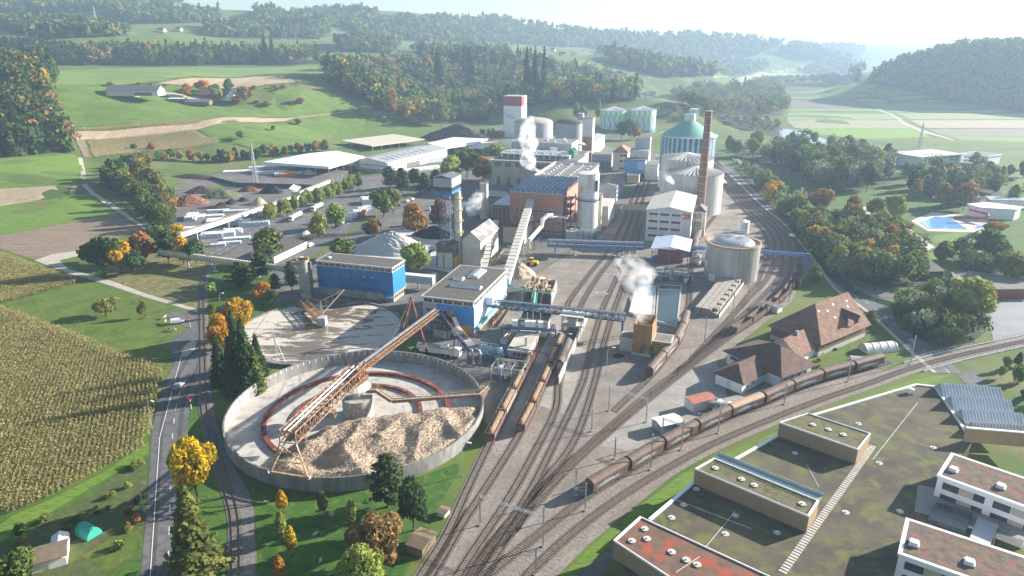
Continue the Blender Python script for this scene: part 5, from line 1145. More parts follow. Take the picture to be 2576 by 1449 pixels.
def kiln():
 fr = frame((1096.6,614.3),(1139,618.5),(1155,606), h=11.6); w, d, h = fr['w'], fr['d'], fr['h']
 r = root_of(fr, 'lime_kiln', 'tall lime kiln tower, cream shaft in blue lattice with a grey cabin on top', 'tower')
 MB().box(0,0,0,w,d,h).build('base_house', M['concrete_d'], r)
 for x0, x1 in ((.7, w*.40),(w*.47, w-.5)): panel(r, fr, 'f', x0, x1, .2, 7.6, M['cream'], 'cream_panel', .05); wins(r, fr, 'f', x0+.1, x1-.1, 1, 2.9, x1-x0-.3, 1.4, nx=4)
 panel(r, fr, 'r', 1, d-2, .2, 5.2, M['yellow'], 'gate', .05)
 MB().box(-.15,-.15,h,w+.15,d+.15,h+.3).build('base_roof', M['roofd'], r)
 s0 = (w*.93, d*.95); mb = MB(); mb.cyl(*s0, 0, 36, 1.75, n=24); mb.build('kiln_shaft', M['cream'], r)
 for i in range(4):
  z = 16.2+i*5.5; mb = MB(); mb.cyl(*s0, z-.2, z+.05, 2.6, n=20)
  for k in range(16): a = 2*pi*k/16; mb.beam((s0[0]+2.5*math.cos(a), s0[1]+2.5*math.sin(a), z),(s0[0]+2.5*math.cos(a), s0[1]+2.5*math.sin(a), z+1.1),.07)
  mb.build('service_ring', M['rustl'], r)
 mb = MB(); X0, X1, Y0, Y1 = 1.6, w*.72, d*.35, d*.9; n = 8
 for x in (X0, X1, (X0+X1)/2):
  for y in (Y0, Y1):
   if x == (X0+X1)/2 and y == Y1: continue
   mb.beam((x,y,h),(x,y,37),.26)
 for i in range(n):
  z0, z1 = h+i*(37-h)/n, h+(i+1)*(37-h)/n
  for y in (Y0, Y1): mb.beam((X0,y,z0 if i%2 else z1),(X1,y,z1 if i%2 else z0),.14); mb.beam((X0,y,z1),(X1,y,z1),.16)
  for x in (X0, X1): mb.beam((x,Y0,z0 if i%2 else z1),(x,Y1,z1 if i%2 else z0),.14); mb.beam((x,Y0,z1),(x,Y1,z1),.16)
 mb.build('lattice_tower', mat('grey_blue_steel', (.12,.17,.25), (.18,.23,.31), .8, .5), r)
 th = frame((1107.5,451),(1151.6,453.5),(1181.6,439.3), h=42.5); dx = 1.0
 ox, oy, tw, td = .2, -.4, w*1.02, d*1.28
 MB().box(ox,oy,36.2,ox+tw,oy+td,37.4).build('cabin_floor', M['steelb2'], r)
 MB().box(ox+.1,oy+.1,37.4,ox+tw-.1,oy+td-.1,39.4).build('cabin_glazing', M['glass'], r)
 MB().box(ox-.1,oy-.1,39.4,ox+tw+.1,oy+td+.1,43.6).build('cabin_wall', M['grey'], r)
 mb = MB(); a = oy-.6; b = oy+td+.6; mb.add([(ox-.6,a,43.6),(ox+tw/2,a,44.8),(ox+tw+.6,a,43.6),(ox-.6,b,43.6),(ox+tw/2,b,44.8),(ox+tw+.6,b,43.6)], [(0,1,4,3),(1,2,5,4),(0,2,1),(3,4,5),(0,3,5,2)]); mb.build('cabin_roof', M['greyd'], r)
 fl = dict(o=tuple(loc2w(fr,w+2.0,6.5).xy), ang=A0, w=9.5, d=27, h=13.0); r2 = gable(fl, 'lime_store', 'cream gabled lime store dusted white beside the lime kiln', M['cream'], mat('dusty_grey_roof', (.15,.145,.14), (.30,.29,.28), .15, .9, c3=(.50,.49,.47), scale2=.12), 4.2, 'y', .5)
 bw = MB(); bw.box(9.5,4.5,5.6,12.4,12.5,9.4); bw.build('bay_house', M['white'], r2); mb = MB(); mb.box(9.4,4.3,9.4,12.6,12.7,9.7); mb.build('mossy_bay_roof', mat('mossy_roof', (.14,.17,.05), (.20,.22,.08), .8, .95), r2)
 f3 = dict(fl); wins(r2, f3, 'r', 0, 0.1, 0, 1, 1, 1)
 me = win_mesh(1.6, 1.6)
 for i in range(4): put(me, 'window', r2, (12.4, 5.5+i*2, 7.6), pi/2)
 mb = MB(); mb.cyl(0,0,0,1,1);
 o, c, rr, hh = tank('round_silo', 'cream round lime silo behind the gabled lime store', 1219, 552, 10.5, h=22, body=M['cream'], roof='cone', rise=.4, cat='silo', n=24, roofm=M['concrete'])
 tc = thing('turret_roof', 'old house with brown pyramid turret roof left of the brick factory', 'building', loc2w(fr, 17, 52), A0); MB().box(0,0,0,12,11,9).build('wall', M['beige'], tc); MB().box(-.5,-.5,9,12.5,11.5,9.5).build('roof', M['tiled'], tc)
 mb = MB(); mb.add([(3,2,9.5),(8,2,9.5),(8,7,9.5),(3,7,9.5),(5.5,4.5,16)], [(0,1,4),(1,2,4),(2,3,4),(3,0,4)]); mb.build('turret', M['tile'], tc)
 fo = dict(o=tuple(loc2w(FRBR,-15,14).xy), ang=A0, w=14.6, d=30, h=12); r4 = flat(fo, 'brick_office', 'dark brick office wing with grey flat roof left of the brick factory', brick_mat('dark_brick', (.20,.10,.07), (.25,.13,.09), (.2,.15,.12), 1.4), M['corr'])
 for z in (2.5, 6, 9.5): wins(r4, fo, 'f', 1, 13.5, 5, z, 1.4, 1.8)
 fq = dict(o=tuple(loc2w(fo,-15,16).xy), ang=A0, w=14, d=12, h=5); flat(fq, 'low_hall', 'low brick walled hall behind the lime store', M['beige'], M['roofg'])
 cv = thing('low_conveyor', 'dark low level belt conveyor feeding the lime kiln base', 'conveyor', V(1090,655)); a = Vector((0,0,5.5)); b = V(1010,690)-V(1090,655)+Vector((0,0,2)); mb = MB(); truss(mb, b, a, 2, 1.2, 9, .15, 0, 0); mb.build('frame', M['steelblue'], cv)
 for t in (.2, .55, .9): mb = MB(); c = b.lerp(a, t); mb.beam(c, (c.x,c.y,0), .3); mb.build('trestle', M['steelblue'], cv)
kiln()
def canopy(name, label, px, h, th, m, cols, cat='building', colm=None, ctop=None, fascia=None):
 P = [V(x, y, h) for x, y in px]; o = P[0].copy(); o.z = 0; r = thing(name, label, cat, o)
 mb = MB(); mb.prism([(p-o).xy for p in P], h-th, h, 1, 0, True); mb.build('roof', [m, fascia or m], r)
 mb = None
 for (i, j, n) in cols:
  for k in range(n):
   p = P[i].lerp(P[j], (k+.03)/max(1, n-1+.06))-o; c = sum((q-o for q in P), Vector())/len(P); p = p.lerp(c, .02)
   b = MB(); b.beam((p.x,p.y,0),(p.x,p.y,h-th),.35); b.build('column', colm or M['steel'], r)
 return r, o, P
def left_halls():
 wr = mat('white_hall_roof', (.78,.79,.80), (.85,.85,.86), .1, .5)
 canopy('open_hall', 'big open storage hall with bright white roof on slim steel columns, bags beneath', [(662,407),(827,419),(916,393),(846,379),(774,386)], 11.5, 2.0, wr, [(0,1,6),(1,2,6),(0,4,4),(2,3,3)])
 canopy('open_hall', 'open beige roofed storage shelter behind the white hall', [(856,353),(936,367),(1069,350),(991,337)], 10, .8, mat('beige_sheet', (.52,.47,.37), (.58,.53,.43), .1, .6), [(0,1,4),(1,2,7)])
 fr = frame((971,409),(1124,373), h=9.5, ang=None, d=34); r = gable(fr, 'warehouse', 'long low warehouse with grey sheet roof, dark roof strips and cream walls', M['offwhite'], mat('warehouse_roof', (.30,.31,.32), (.36,.37,.38), .08, .6), 2.2, 'x', .8)
 wins(r, fr, 'l', 10, 33, 12, 6.3, 1.5, 1.1, nx=2); wins(r, fr, 'l', 10, 33, 12, 2.4, 1.5, 1.3, nx=2)
 mb = MB()
 for i in range(8): x = fr['w']*(.10+i*.085); mb.add([(x,4.5,10.02+.30),(x+1.7,4.5,10.02+.30),(x+1.7,12.5,11.35+.05),(x,12.5,11.35+.05)], [(0,1,2,3)])
 b = MB(); sl = 2.2/17
 for i in range(8):
  x = fr['w']*(.08+i*.085); z0, z1 = 9.5+sl*4+.27, 9.5+sl*13+.27
  b.add([(x,4,z0),(x+1.8,4,z0),(x+1.8,13,z1),(x,13,z1)], [(0,1,2,3)])
 b.build('roof_strips', M['glass'], r)
 panel(r, fr, 'f', fr['w']*.30, fr['w']*.52, .1, 4.6, M['greyd'], 'open_bay', .02); mb = MB(); mb.box(-1,-2.6,6.8,fr['w']*.93,0,9.4); mb.build('fascia', wr, r)
 canopy('open_hall', 'white flat roofed open hall at the far end of the grey warehouse', [(1124,372),(1190,362),(1228,349),(1140,345),(1075,360)], 9.8, 1.0, wr, [(0,1,3),(1,2,3)])
 canopy('open_hall', 'cream flat roofed shelter nearest the grain tower', [(1165,371),(1215,372),(1262,357),(1205,356)], 8.0, .9, mat('cream_sheet', (.62,.58,.48), (.68,.64,.54), .1, .6), [(0,1,3),(1,2,3)])
 P = [V(x, y, 3.2) for x, y in [(521,441),(594,459),(690,462),(797,465),(835,452),(905,415),(760,402),(650,425)]]; o = Vector((P[0].x, P[0].y, 0))
 r = thing('retaining_wall', 'long dark stained retaining wall holding up the paved bag yard', 'wall', o); mb = MB(); mb.prism([(p-o).xy for p in P], 0, 3.2, 0, 1); mb.build('wall', [stripes('dark_planked_wall', (.07,.07,.065), (.10,.095,.085), 1.1, 'x', .8, .9, 0, .5), M['asphw']], r)
 def conv(name, label, pts, wd, hh, side, top, posts):
  o = Vector((pts[0].x, pts[0].y, 0)); r = thing(name, label, 'conveyor', o); mb = MB(); q = [p-o for p in pts]
  for a, b in zip(q, q[1:]):
   d = (b-a).normalized(); u = d.cross(Vector((0,0,1))).normalized()*(wd/2); up = Vector((0,0,hh))
   mb.add([a-u,a+u,b+u,b-u,a-u+up,a+u+up,b+u+up,b-u+up], [(3,2,1,0),(0,1,5,4),(1,2,6,5),(2,3,7,6),(3,0,4,7)], 0)
   mb.add([a-u*1.1+up,a+u*1.1+up,b+u*1.1+up,b-u*1.1+up,a-u*1.1+up*1.05,a+u*1.1+up*1.05,b+u*1.1+up*1.05,b-u*1.1+up*1.05], [(4,5,6,7),(3,2,1,0),(0,1,5,4),(2,3,7,6),(1,2,6,5),(3,0,4,7)], 1)
  mb.build('gallery_body', [side, top], r)
  for t in posts: a = q[0].lerp(q[1], t); mb = MB(); mb.box(a.x-.4,a.y-.4,0,a.x+.4,a.y+.4,a.z); mb.build('post', M['concrete'], r)
  return r
 creamw = mat('cream_conveyor', (.70,.65,.56), (.76,.72,.64), .2, .7); topm = stripes('conveyor_top', (.30,.27,.22), (.24,.22,.18), 2.2, 'x', .8, .9)
 conv('covered_conveyor', 'long straight cream conveyor gallery crossing the bag yard on posts', [V(452,598,4.2), V(738,502,4.2)], 2.4, 2.6, creamw, topm, (.12,.37,.62,.85))
 conv('covered_conveyor', 'short cream conveyor gallery running along the white open hall', [V(752,490,4.2), V(828,459,6.5)], 2.4, 2.2, creamw, topm, (.5,))
 th = thing('transfer_house', 'small tilted white transfer hood where the two cream conveyors meet', 'building', V(745,503), A0); MB().box(-2,-2,0,2.5,2,6).build('wall', M['concrete_l'], th); mb = MB(); mb.add([(-3,-3,8),(3,-3,6.6),(3,3,8.6),(-3,3,10),(-3,-3,8.3),(3,-3,6.9),(3,3,8.9),(-3,3,10.3)], [(4,5,6,7),(3,2,1,0),(0,1,5,4),(1,2,6,5),(2,3,7,6),(3,0,4,7)]); mb.build('hood', M['white'], th)
 a, b, c = V(404,642,4.6), V(655,676,4.6), V(757,690,4.6); o = Vector((a.x,a.y,0)); tb = thing('tube_conveyor', 'long beige ribbed tube conveyor bridging the road and siding on legs', 'conveyor', o); q = [a-o, b-o, c-o]
 MB().tube([p+Vector((0,0,1.5)) for p in q], 1.45, 16).build('tube', mat('beige_ribbed_tube', (.40,.36,.27), (.52,.48,.38), .25, .8), tb); mb = MB()
 for i in range(34): p = q[0].lerp(q[1], i/33) if i < 34 else q[1]; mb.tube([p+Vector((-.12,.02,1.5)), p+Vector((.12,-.02,1.5))], 1.56, 16)
 mb.build('ribs', M['cream'], tb)
 for t in (.28, .55, .98): p = q[0].lerp(q[1], t); mb = MB(); mb.beam((p.x,p.y,0),(p.x,p.y,4.8),.6); mb.box(p.x-1.2,p.y-.8,0,p.x+1.2,p.y+.8,.3); mb.build('leg', M['steel'], tb)
 r, o, P = canopy('garage', 'low brick garage with dark flat roof and cream front by the car park', [(627,633),(716,595),(773,607),(688,647)], 3.6, .5, M['roofd'], [], fascia=M['concrete_l'])
 mb = MB(); mb.prism([((p-o)*1.0).xy.lerp(sum(((q-o).xy for q in P), Vector((0,0)))/4, .04) for p in P], 0, 3.15, 0); mb.build('wall', M['cream'], r)
 gw = thing('graffiti_wall', 'pale concrete wall with green and white graffiti beside the truck road', 'wall', V(735,607)); a, b = V(735,607)-V(735,607), V(812,572)-V(735,607); mb = MB(); mb.beam(a+Vector((0,0,1.2)), b+Vector((0,0,1.2)), .4, 2.4); mb.build('wall', M['concrete_l'], gw)
 d = (b-a).normalized(); mb = MB(); nrm = Vector((d.y,-d.x,0))
 for t, z, wdt, hg in ((.34,1.2,7.0,1.6),):
  p = a.lerp(b, t)+nrm*.23; n = 10; mb.add([p+d*(wdt*(.5+.12*math.sin(i*2.7))*math.cos(2*pi*i/n))+Vector((0,0,z+hg*.5*math.sin(2*pi*i/n)*(.8+.3*math.cos(i*3)))) for i in range(n)], [list(range(n))], 0)
 mb.build('graffiti', mat('graffiti_green', (.12,.36,.25), (.70,.75,.70), 1.6, .7), gw)
left_halls()
# ---------------- barns, house, shop roof, basins, weigh house ----------------
def hip_end(fr, r, roof, rise, inset, ov=1.0, back_inset=0.0, name='roof'):   # ridge along depth, hipped towards the front
 w, d, h = fr['w'], fr['d'], fr['h']; mb = MB(); z = h-.15
 e = [(-ov,-ov,z),(w+ov,-ov,z),(w+ov,d+ov,z),(-ov,d+ov,z),(w/2,inset,h+rise),(w/2,d-back_inset+(ov if back_inset == 0 else 0),h+rise)]
 mb.add(e, [(0,1,4),(1,2,5,4),(2,3,5),(3,0,4,5),(3,2,1,0)]); return mb.build(name, roof, r)
def pbox(mb, poly, z0, z1, m=0): return mb.prism(poly, z0, z1, m)
def frame3(L_, F_, R_, h, ov=0.0):   # front edge L->F, right edge F->R, all at eave height h; ov: eave overhang in the picked corners
 a, b, c = V(*L_, h), V(*F_, h), V(*R_, h); ang = math.atan2(b.y-a.y, b.x-a.x); u = Vector((math.cos(ang), math.sin(ang))); n = Vector((-u.y, u.x))
 w = (b-a).xy.length-2*ov; d = (c-b).xy.dot(n)-2*ov; o = a.xy+u*ov+n*ov
 return dict(o=(o.x, o.y), ang=ang, w=w, d=d, h=h)
def barns():
 fr = frame3((1928.7,818.8),(2066,868.8),(2165,815.5), 5.0, 1.2); w, h = fr['w'], fr['h']; fr['d'] = d = fr['d']+3
 r = root_of(fr, 'barn', 'huge barn with weathered brown tiled roof hipped towards the siding', 'barn')
 MB().box(0,0,0,w,d,1.6).build('plinth', M['concrete_l'], r); MB().box(.05,.05,1.6,w-.05,d-.05,h).build('timber_wall', M['wood'], r); hip_end(fr, r, M['tile'], 9.5, w*.52, 1.2)
 wins(r, fr, 'r', 2, d-2, 6, 3.4, 1.5, 1.0); me = win_mesh(.8, .8); mb = MB()
 dm = MB(); x = w*.70; y = d*.72; dm.add([(w+.2,y-1.6,h+2.2),(w+.2,y+1.6,h+2.2),(w+.2,y+1.6,h+4.2),(w+.2,y-1.6,h+4.2),(w+.2,y,h+5.6),(w*.58,y,h+6.6),(w*.68,y-2.4,h+5.2),(w*.68,y+2.4,h+5.2),(w+.8,y-2.4,h+3.9),(w+.8,y+2.4,h+3.9),(w+.8,y,h+5.8)], [(0,1,2,4,3)],0)
 dm.add([(w+.8,y-2.4,h+3.9),(w+.8,y,h+5.8),(w*.58,y,h+6.6),(w*.68,y-2.4,h+5.0),(w+.8,y+2.4,h+3.9),(w*.68,y+2.4,h+5.0)], [(0,1,2,3),(5,2,1,4)], 1); dm.build('dormer', [M['glass'], M['tiled']], r)
 sk = MB(); sl = 9.5/(w/2+1.2)
 for k, (fx, fy) in enumerate(((.62,.3),(.66,.45),(.6,.62),(.78,.5),(.7,.85),(.62,.9))):
  z = h-.1+(w*(1-fx)+1.2)*sl; sk = MB(); sk.add([(w*fx-.3,d*fy-.35,z+.35*0+.12+.3*sl),(w*fx+.3,d*fy-.35,z+.12-.3*sl),(w*fx+.3,d*fy+.35,z+.12-.3*sl),(w*fx-.3,d*fy+.35,z+.12+.3*sl)], [(0,1,2,3)]); sk.build('roof_window', M['white'], r)
 fr = frame3((1815,881),(1966.4,951),(2040.8,910), 4.6, 1.4); w, d, h = fr['w'], fr['d'], fr['h']
 r = root_of(fr, 'goods_house', 'white walled goods house with dark hipped tiled roof and lower hipped wing by the wagons', 'building')
 MB().box(0,0,0,w,d,h).build('wall', M['white'], r); k = min(d*.5, w*.3); rise = 5.6; mb = MB(); ov = 1.4; z = h-.15
 e = [(-ov,-ov,z),(w+ov,-ov,z),(w+ov,d+ov,z),(-ov,d+ov,z),(w*.52,d*.5,h+rise),(w-d*.45,d*.5,h+rise)]; mb.add(e, [(0,1,5,4),(1,2,5),(2,3,4,5),(3,0,4),(3,2,1,0)]); mb.build('roof', M['tiled'], r)
 wins(r, fr, 'r', 1, d-1, 4, 2.5, 1.2, 1.1); wins(r, fr, 'f', 1, w*.25, 1, 2.8, 3.5, 1.3, M['frameb'])
 f2 = frame3((1791,936.6),(1870.9,968.8),(1893,955), 3.8, .9); f2['d'] = 13; r2 = root_of(f2, 'goods_wing', 'small white house with hipped brown roof in front of the goods house', 'building'); MB().box(0,0,0,f2['w'],13,f2['h']).build('wall', M['white'], r2)
 hip_end(f2, r2, M['tiled'], 3.6, f2['w']*.45, .9); panel(r2, f2, 'f', f2['w']*.42, f2['w']*.56, 0, 2.6, M['offwhite'], 'door'); wins(r2, f2, 'r', 1, 8, 2, 2, 1, 1)
 f3 = frame((2006,891),(2055,864.4), h=4.2, ang=None, d=10); gable(f3, 'linking_range', 'low white linking range with tiled gable roof between barn and goods house', M['white'], M['tile'], 3.8, 'x', 1.0)
 MB().box(f3['w']*.5,4,7.6,f3['w']*.5+.9,4.9,9.2).build('chimney', M['grey'], C.objects[-1] if False else [o for o in C.objects if o.name.startswith('linking_range')][0])
 t = thing('poly_tunnel', 'white plastic poly tunnel in the vegetable garden beside the barn', 'greenhouse', V(2170,885), math.radians(12)); mb = MB(); n = 12; vs = [(x, 2.6*math.cos(pi*j/n), 2.9*math.sin(pi*j/n)) for x in (0,3,6,9,12) for j in range(n+1)]
 mb.add(vs, [(i*(n+1)+j, (i+1)*(n+1)+j, (i+1)*(n+1)+j+1, i*(n+1)+j+1) for i in range(4) for j in range(n)]+[list(range(n+1)), list(range(4*(n+1),5*(n+1)))[::-1]]); mb.build('cover', M['offwhite'], t); mb = MB()
 for i in range(5): mb.tube([(i*3, 2.65*math.cos(pi*j/n), 2.95*math.sin(pi*j/n)) for j in range(n+1)], .09, 5)
 mb.build('hoops', M['steel'], t)
 def hut(label, px, w, d, h, ang, wm, rm, rise=.5): f = dict(o=tuple(V(*px).xy), ang=math.radians(ang), w=w, d=d, h=h); return gable(f, 'shed', label, wm, rm, rise, 'x', .3, .25, cat='shed', th=.08)
 hut('dark garden shed with patched grey roof between barn garden and wagons', (2140,925), 5, 4, 2.6, -20, M['wood'], M['steel'])
 hut('white walled lean to with dark roof between the empty wagons and the barn', (1955,790), 3.5, 8.5, 2.4, 40, M['white'], M['greyd'])
 hut('grey corrugated metal hut behind the brown wagons', (1662,1095), 7, 4.5, 2.8, 22, M['corr'], M['offwhite'])
 hut('pale container with rusty red roof beside the brown wagons', (1742,1040), 8, 4, 3.2, 24, M['offwhite'], mat('red_oxide', (.34,.12,.08), (.42,.18,.12), .5, .8))
 hut('small rusty roofed wooden shed by the fence of the orchard lawn', (1024,1392), 3.8, 5.5, 2.4, -25, M['wood'], M['wood'])
 hut('small yellow sand box hut beside the left siding', (1100,1300), 2, 2.2, 1.4, -28, M['cream'], M['wood'], .2)
 f = dict(o=tuple(V(66,1449).xy), ang=math.radians(28), w=7, d=5, h=2.5); gable(f, 'allotment_hut', 'allotment hut with brown and grey corrugated roof and cream walls', M['cream'], M['wood'], .9, 'x', .5, cat='shed', th=.1)
 gh = thing('glasshouse', 'plastic covered allotment glasshouse beside the hut', 'greenhouse', V(170,1420), math.radians(118)); mb = MB(); mb.add([(0,0,0),(9,0,0),(9,3.2,0),(0,3.2,0),(0,0,1.7),(9,0,1.7),(9,3.2,1.7),(0,3.2,1.7),(0,1.6,2.6),(9,1.6,2.6)], [(0,1,5,4),(2,3,7,6),(4,5,9,8),(6,7,8,9),(1,2,6,9,5),(3,0,4,8,7)]); mb.build('cover', M['offwhite'], gh)
 tt = thing('net_tunnel', 'small teal netted tunnel in the allotment', 'greenhouse', V(208,1335), math.radians(-28)); mb = MB(); n = 10; vs = [(x, 1.7*math.cos(pi*j/n), 2.2*math.sin(pi*j/n)) for x in (0,2,4.5) for j in range(n+1)]
 mb.add(vs, [(i*(n+1)+j, (i+1)*(n+1)+j, (i+1)*(n+1)+j+1, i*(n+1)+j+1) for i in range(2) for j in range(n)]+[list(range(n+1)), list(range(2*(n+1),3*(n+1)))[::-1]]); mb.build('net', mat('teal_net', (.03,.30,.24), (.05,.36,.29), 2, .7), tt)
barns()
def shop():
 ZL, ZH = 4.5, 8.6
 low = [V(x, y, ZL) for x, y in [(1634,1309.5),(1744.7,1216),(1955,1098),(2032,1050),(2305,969),(2352,974),(2445,1110),(2395,1180),(2330,1330),(2290,1480),(2250,1560),(1560,1560),(1545,1480),(1560,1400)]]
 o = V(1745,1216).copy(); o.z = 0; r = thing('shop_building', 'wide low shop building with mossy green roof beds and raised brown clad roof boxes', 'building', o); L2 = [(p-o).xy for p in low]
 ver = stripes('vertical_boards', (.30,.225,.135), (.26,.195,.115), .35, 'x', .92, .8, 0, .08); verb = stripes('vertical_boards_y', (.30,.225,.135), (.26,.195,.115), .35, 'y', .92, .8, 0, .08)
 mb = MB(); mb.prism(L2, 0, ZL-.3, 0); mb.build('wall', ver, r)
 moss = mat('mossy_roof_bed', (.07,.06,.05), (.125,.11,.07), .13, .95, c3=(.13,.145,.045), scale2=.33, bump=.6, detail=8)
 mossr = mat('sedum_roof_bed', (.115,.085,.06), (.19,.11,.075), .25, .95, c3=(.34,.08,.055), scale2=.28, bump=.6, detail=8, contrast=(.4,.6))
 mossg = mat('green_roof_bed', (.085,.085,.045), (.15,.14,.07), .4, .95, c3=(.18,.15,.09), scale2=1.0, bump=.6, detail=8)
 MB().prism(L2, ZL-.3, ZL+.02, 0).build('roof_bed', moss, r)
 mb = MB(); n = len(L2)
 for i in range(0, 6):
  a, b = L2[i], L2[i+1]; mb.beam((a.x,a.y,ZL+.05),(b.x,b.y,ZL+.05),.7,.7)
 mb.build('white_coping', M['white'], r)
 def box(pts, bed, nm, ext=None):
  P = [(V(x, y, ZH)-o).xy for x, y in pts]; mb = MB(); mb.prism(P, ZL-.1, ZH-.25, 0); mb.build(nm, ver, r)
  mb = MB(); n = len(P); c = sum(P, Vector((0,0)))/n; I = [p.lerp(c, .035) for p in P]
  for i in range(n): j = (i+1) % n; a, b, e, f = P[i], P[j], I[j], I[i]; mb.add([(a.x,a.y,ZH-.25),(b.x,b.y,ZH-.25),(b.x,b.y,ZH+.15),(a.x,a.y,ZH+.15),(e.x,e.y,ZH+.15),(f.x,f.y,ZH+.15),(e.x,e.y,ZH-.2),(f.x,f.y,ZH-.2)], [(0,1,2,3),(3,2,4,5),(5,4,6,7)])
  mb.build('white_coping', M['white'], r); MB().prism(I, ZH-.3, ZH-.12, 0).build('roof_bed', bed, r); return P
 a, b, c, d = V(1609.7,1299.3,ZH), V(1543,1359.3,ZH), V(1704.7,1449,ZH), None
 e = (c-b); box([(1609.7,1299.3),(1543,1359.3),(1840,1556),(1980,1470)], mossr, 'roof_box')
 P2 = box([(1794.7,1152.7),(1748,1179.3),(2035.3,1299.3),(2060.3,1261)], mossg, 'roof_box')
 box([(2032,1039.3),(1960.3,1062.7),(2158.7,1131),(2190.3,1091)], mossg, 'roof_box')
 mb = MB(); p, q = P2[0], P2[3]; d_ = (q-p).normalized(); n_ = Vector((-d_.y, d_.x))
 for k in (0.2, 2.6): mb.beam((*(p+n_*k), ZH+.5), (*(q+n_*k), ZH+.5), .1)
 mb.add([(*(p+n_*2.6), ZH-1.2),(*(q+n_*2.6), ZH-1.2),(*(q+n_*2.6), ZH+.5),(*(p+n_*2.6), ZH+.5)], [(0,1,2,3)]); mb.add([(*(p+n_*.2), ZH-.2),(*(q+n_*.2), ZH-.2),(*(q+n_*2.6), ZH-.2),(*(p+n_*2.6), ZH-.2)], [(0,1,2,3)])
 mb.build('glass_gallery', mat('greenish_glass', (.28,.36,.36), (.34,.42,.42), 1, .2), r)
 for px, py in ((1797,1238),(2007,1322)):
  c = V(px, py, ZL)-o; mb = MB(); mb.box(-1.0,-.1,0,1.0,.1,2.6); dd = mb.build('door', M['yellow'], r); dd.location = (c.x,c.y,ZL); dd.rotation_euler = (0,0,math.atan2(-(P2[1]-P2[2]).y, -(P2[1]-P2[2]).x))
 mb = MB(); pa, pb = V(2196,1122,ZL)-o, V(1962,1449,ZL)-o; dl = (pb-pa); n = int(dl.length/.95); dn = dl.normalized(); pn = Vector((-dn.y, dn.x, 0))
 for i in range(n):
  c = pa+dn*(i*.95); mb.add([c+pn*-.75, c+pn*.75, c+pn*.75+dn*.6, c+pn*-.75+dn*.6, c+pn*-.75+Vector((0,0,.1)), c+pn*.75+Vector((0,0,.1)), c+pn*.75+dn*.6+Vector((0,0,.1)), c+pn*-.75+dn*.6+Vector((0,0,.1))], [(4,5,6,7),(0,1,5,4),(1,2,6,5),(2,3,7,6),(3,0,4,7)])
 mb.build('stepping_slabs', M['concrete_l'], r)['kind'] = 'stuff'
 vm = MB(); vm.cyl(0,0,0,.06,.8,n=12,m=1); vm.cyl(0,0,.06,.4,.2,.2,n=10); vme = vm.mesh('roof_drain', [M['white'], M['concrete_l']])
 for px, py, z in [(2000,1140,ZL),(2160,1066,ZL),(2348,1126,ZL),(2212,1165,ZL),(2128,1289,ZL),(2264,1286,ZL),(1850,1297,ZL),(1825,1343,ZL),(1752,1230,ZL),(1690,1302,ZL),(1720,1270,ZL),(1955,1340,ZL),(1622,1330,ZH),(1628,1355,ZH),(1690,1388,ZH),(1727,1408,ZH),(1754,1420,ZH),(1590,1360,ZH),(1898,1220,ZH),(1866,1205,ZH),(1800,1177,ZH),(2018,1267,ZH),(2085,1080,ZH),(2045,1068,ZH),(2122,1093,ZH)]: put(vme, 'roof_drain', r, V(px, py, z+.02)-o)
 for a, b, z in (((2308,1013),(2196,1155),ZL),((1850,1286),(1755,1400),ZL),((2030,1170),(2060,1225),ZL),((1703,1258),(1890,1330),ZL),((1760,1400),(1700,1440),ZH)): mb = MB(); mb.beam(V(*a, z+.06)-o, V(*b, z+.06)-o, .08, .05); mb.build('lightning_cable', M['white'], r)
 ac = MB(); ac.box(-.9,-.6,.1,.9,.6,1.5); ac.cyl(0,0,1.5,1.7,.5,n=12); ac.build('roof_unit', M['white'], r).location = V(2290,990,ZL)-o
 for k in range(4):
  y0 = 974+k*33; x0 = 2350+k*26; A, B = V(x0, y0, ZL), V(x0+145, y0+10, ZL); u = (B-A).normalized(); v = V(x0+22, y0+30, ZL)-A; v -= u*v.dot(u); Ln = (B-A).length
  sr = thing('skylight_row', 'rows of glazed sawtooth skylights on the shop roof, ' + ['farthest row','second row from the back','third row from the back','nearest row'][k], 'skylight', A, 0, 'glazed skylight rows'); mb = MB()
  lo, hi = Vector((0,0,.2)), Vector((0,0,3.0)); v2 = v*.9
  mb.add([lo, u*Ln+lo, u*Ln+v2*.5+hi*.45, v2*.5+hi*.45, u*Ln+v2+lo, v2+lo, v2*.5+hi, u*Ln+v2*.5+hi], [(4,5,6,7),(0,1,7,6)], 0); mb.add([lo, v2*.5+hi, v2+lo], [(0,1,2)], 1); mb.add([u*Ln+lo, u*Ln+v2*.5+hi, u*Ln+v2+lo], [(2,1,0)], 1); mb.build('glazing', [mat('skylight_glass', (.40,.44,.47), (.50,.54,.56), .5, .35), M['grey']], sr)
  mb = MB()
  for i in range(19):
   p = u*(Ln*i/18); mb.beam(p+lo*1.3, p+v2*.5+hi*1.02, .22, .12); mb.beam(p+v2*.5+hi*1.02, p+v2+lo*1.3, .22, .12)
  mb.build('glazing_bars', M['white'], sr)
 a, b = V(2412,1148,ZL)-o, V(2600,1165,ZL)-o; d = (b-a).normalized(); sc = thing('roof_screen', 'brown boarded screen wall with orange letters at the right edge', 'wall', V(2412,1148,0)); mb = MB(); a3 = Vector((0,0,ZL)); b3 = b-a+a3; mb.beam(a3+Vector((0,0,2)), b3+Vector((0,0,2)), .4, 4.0); mb.build('boards', ver, sc)
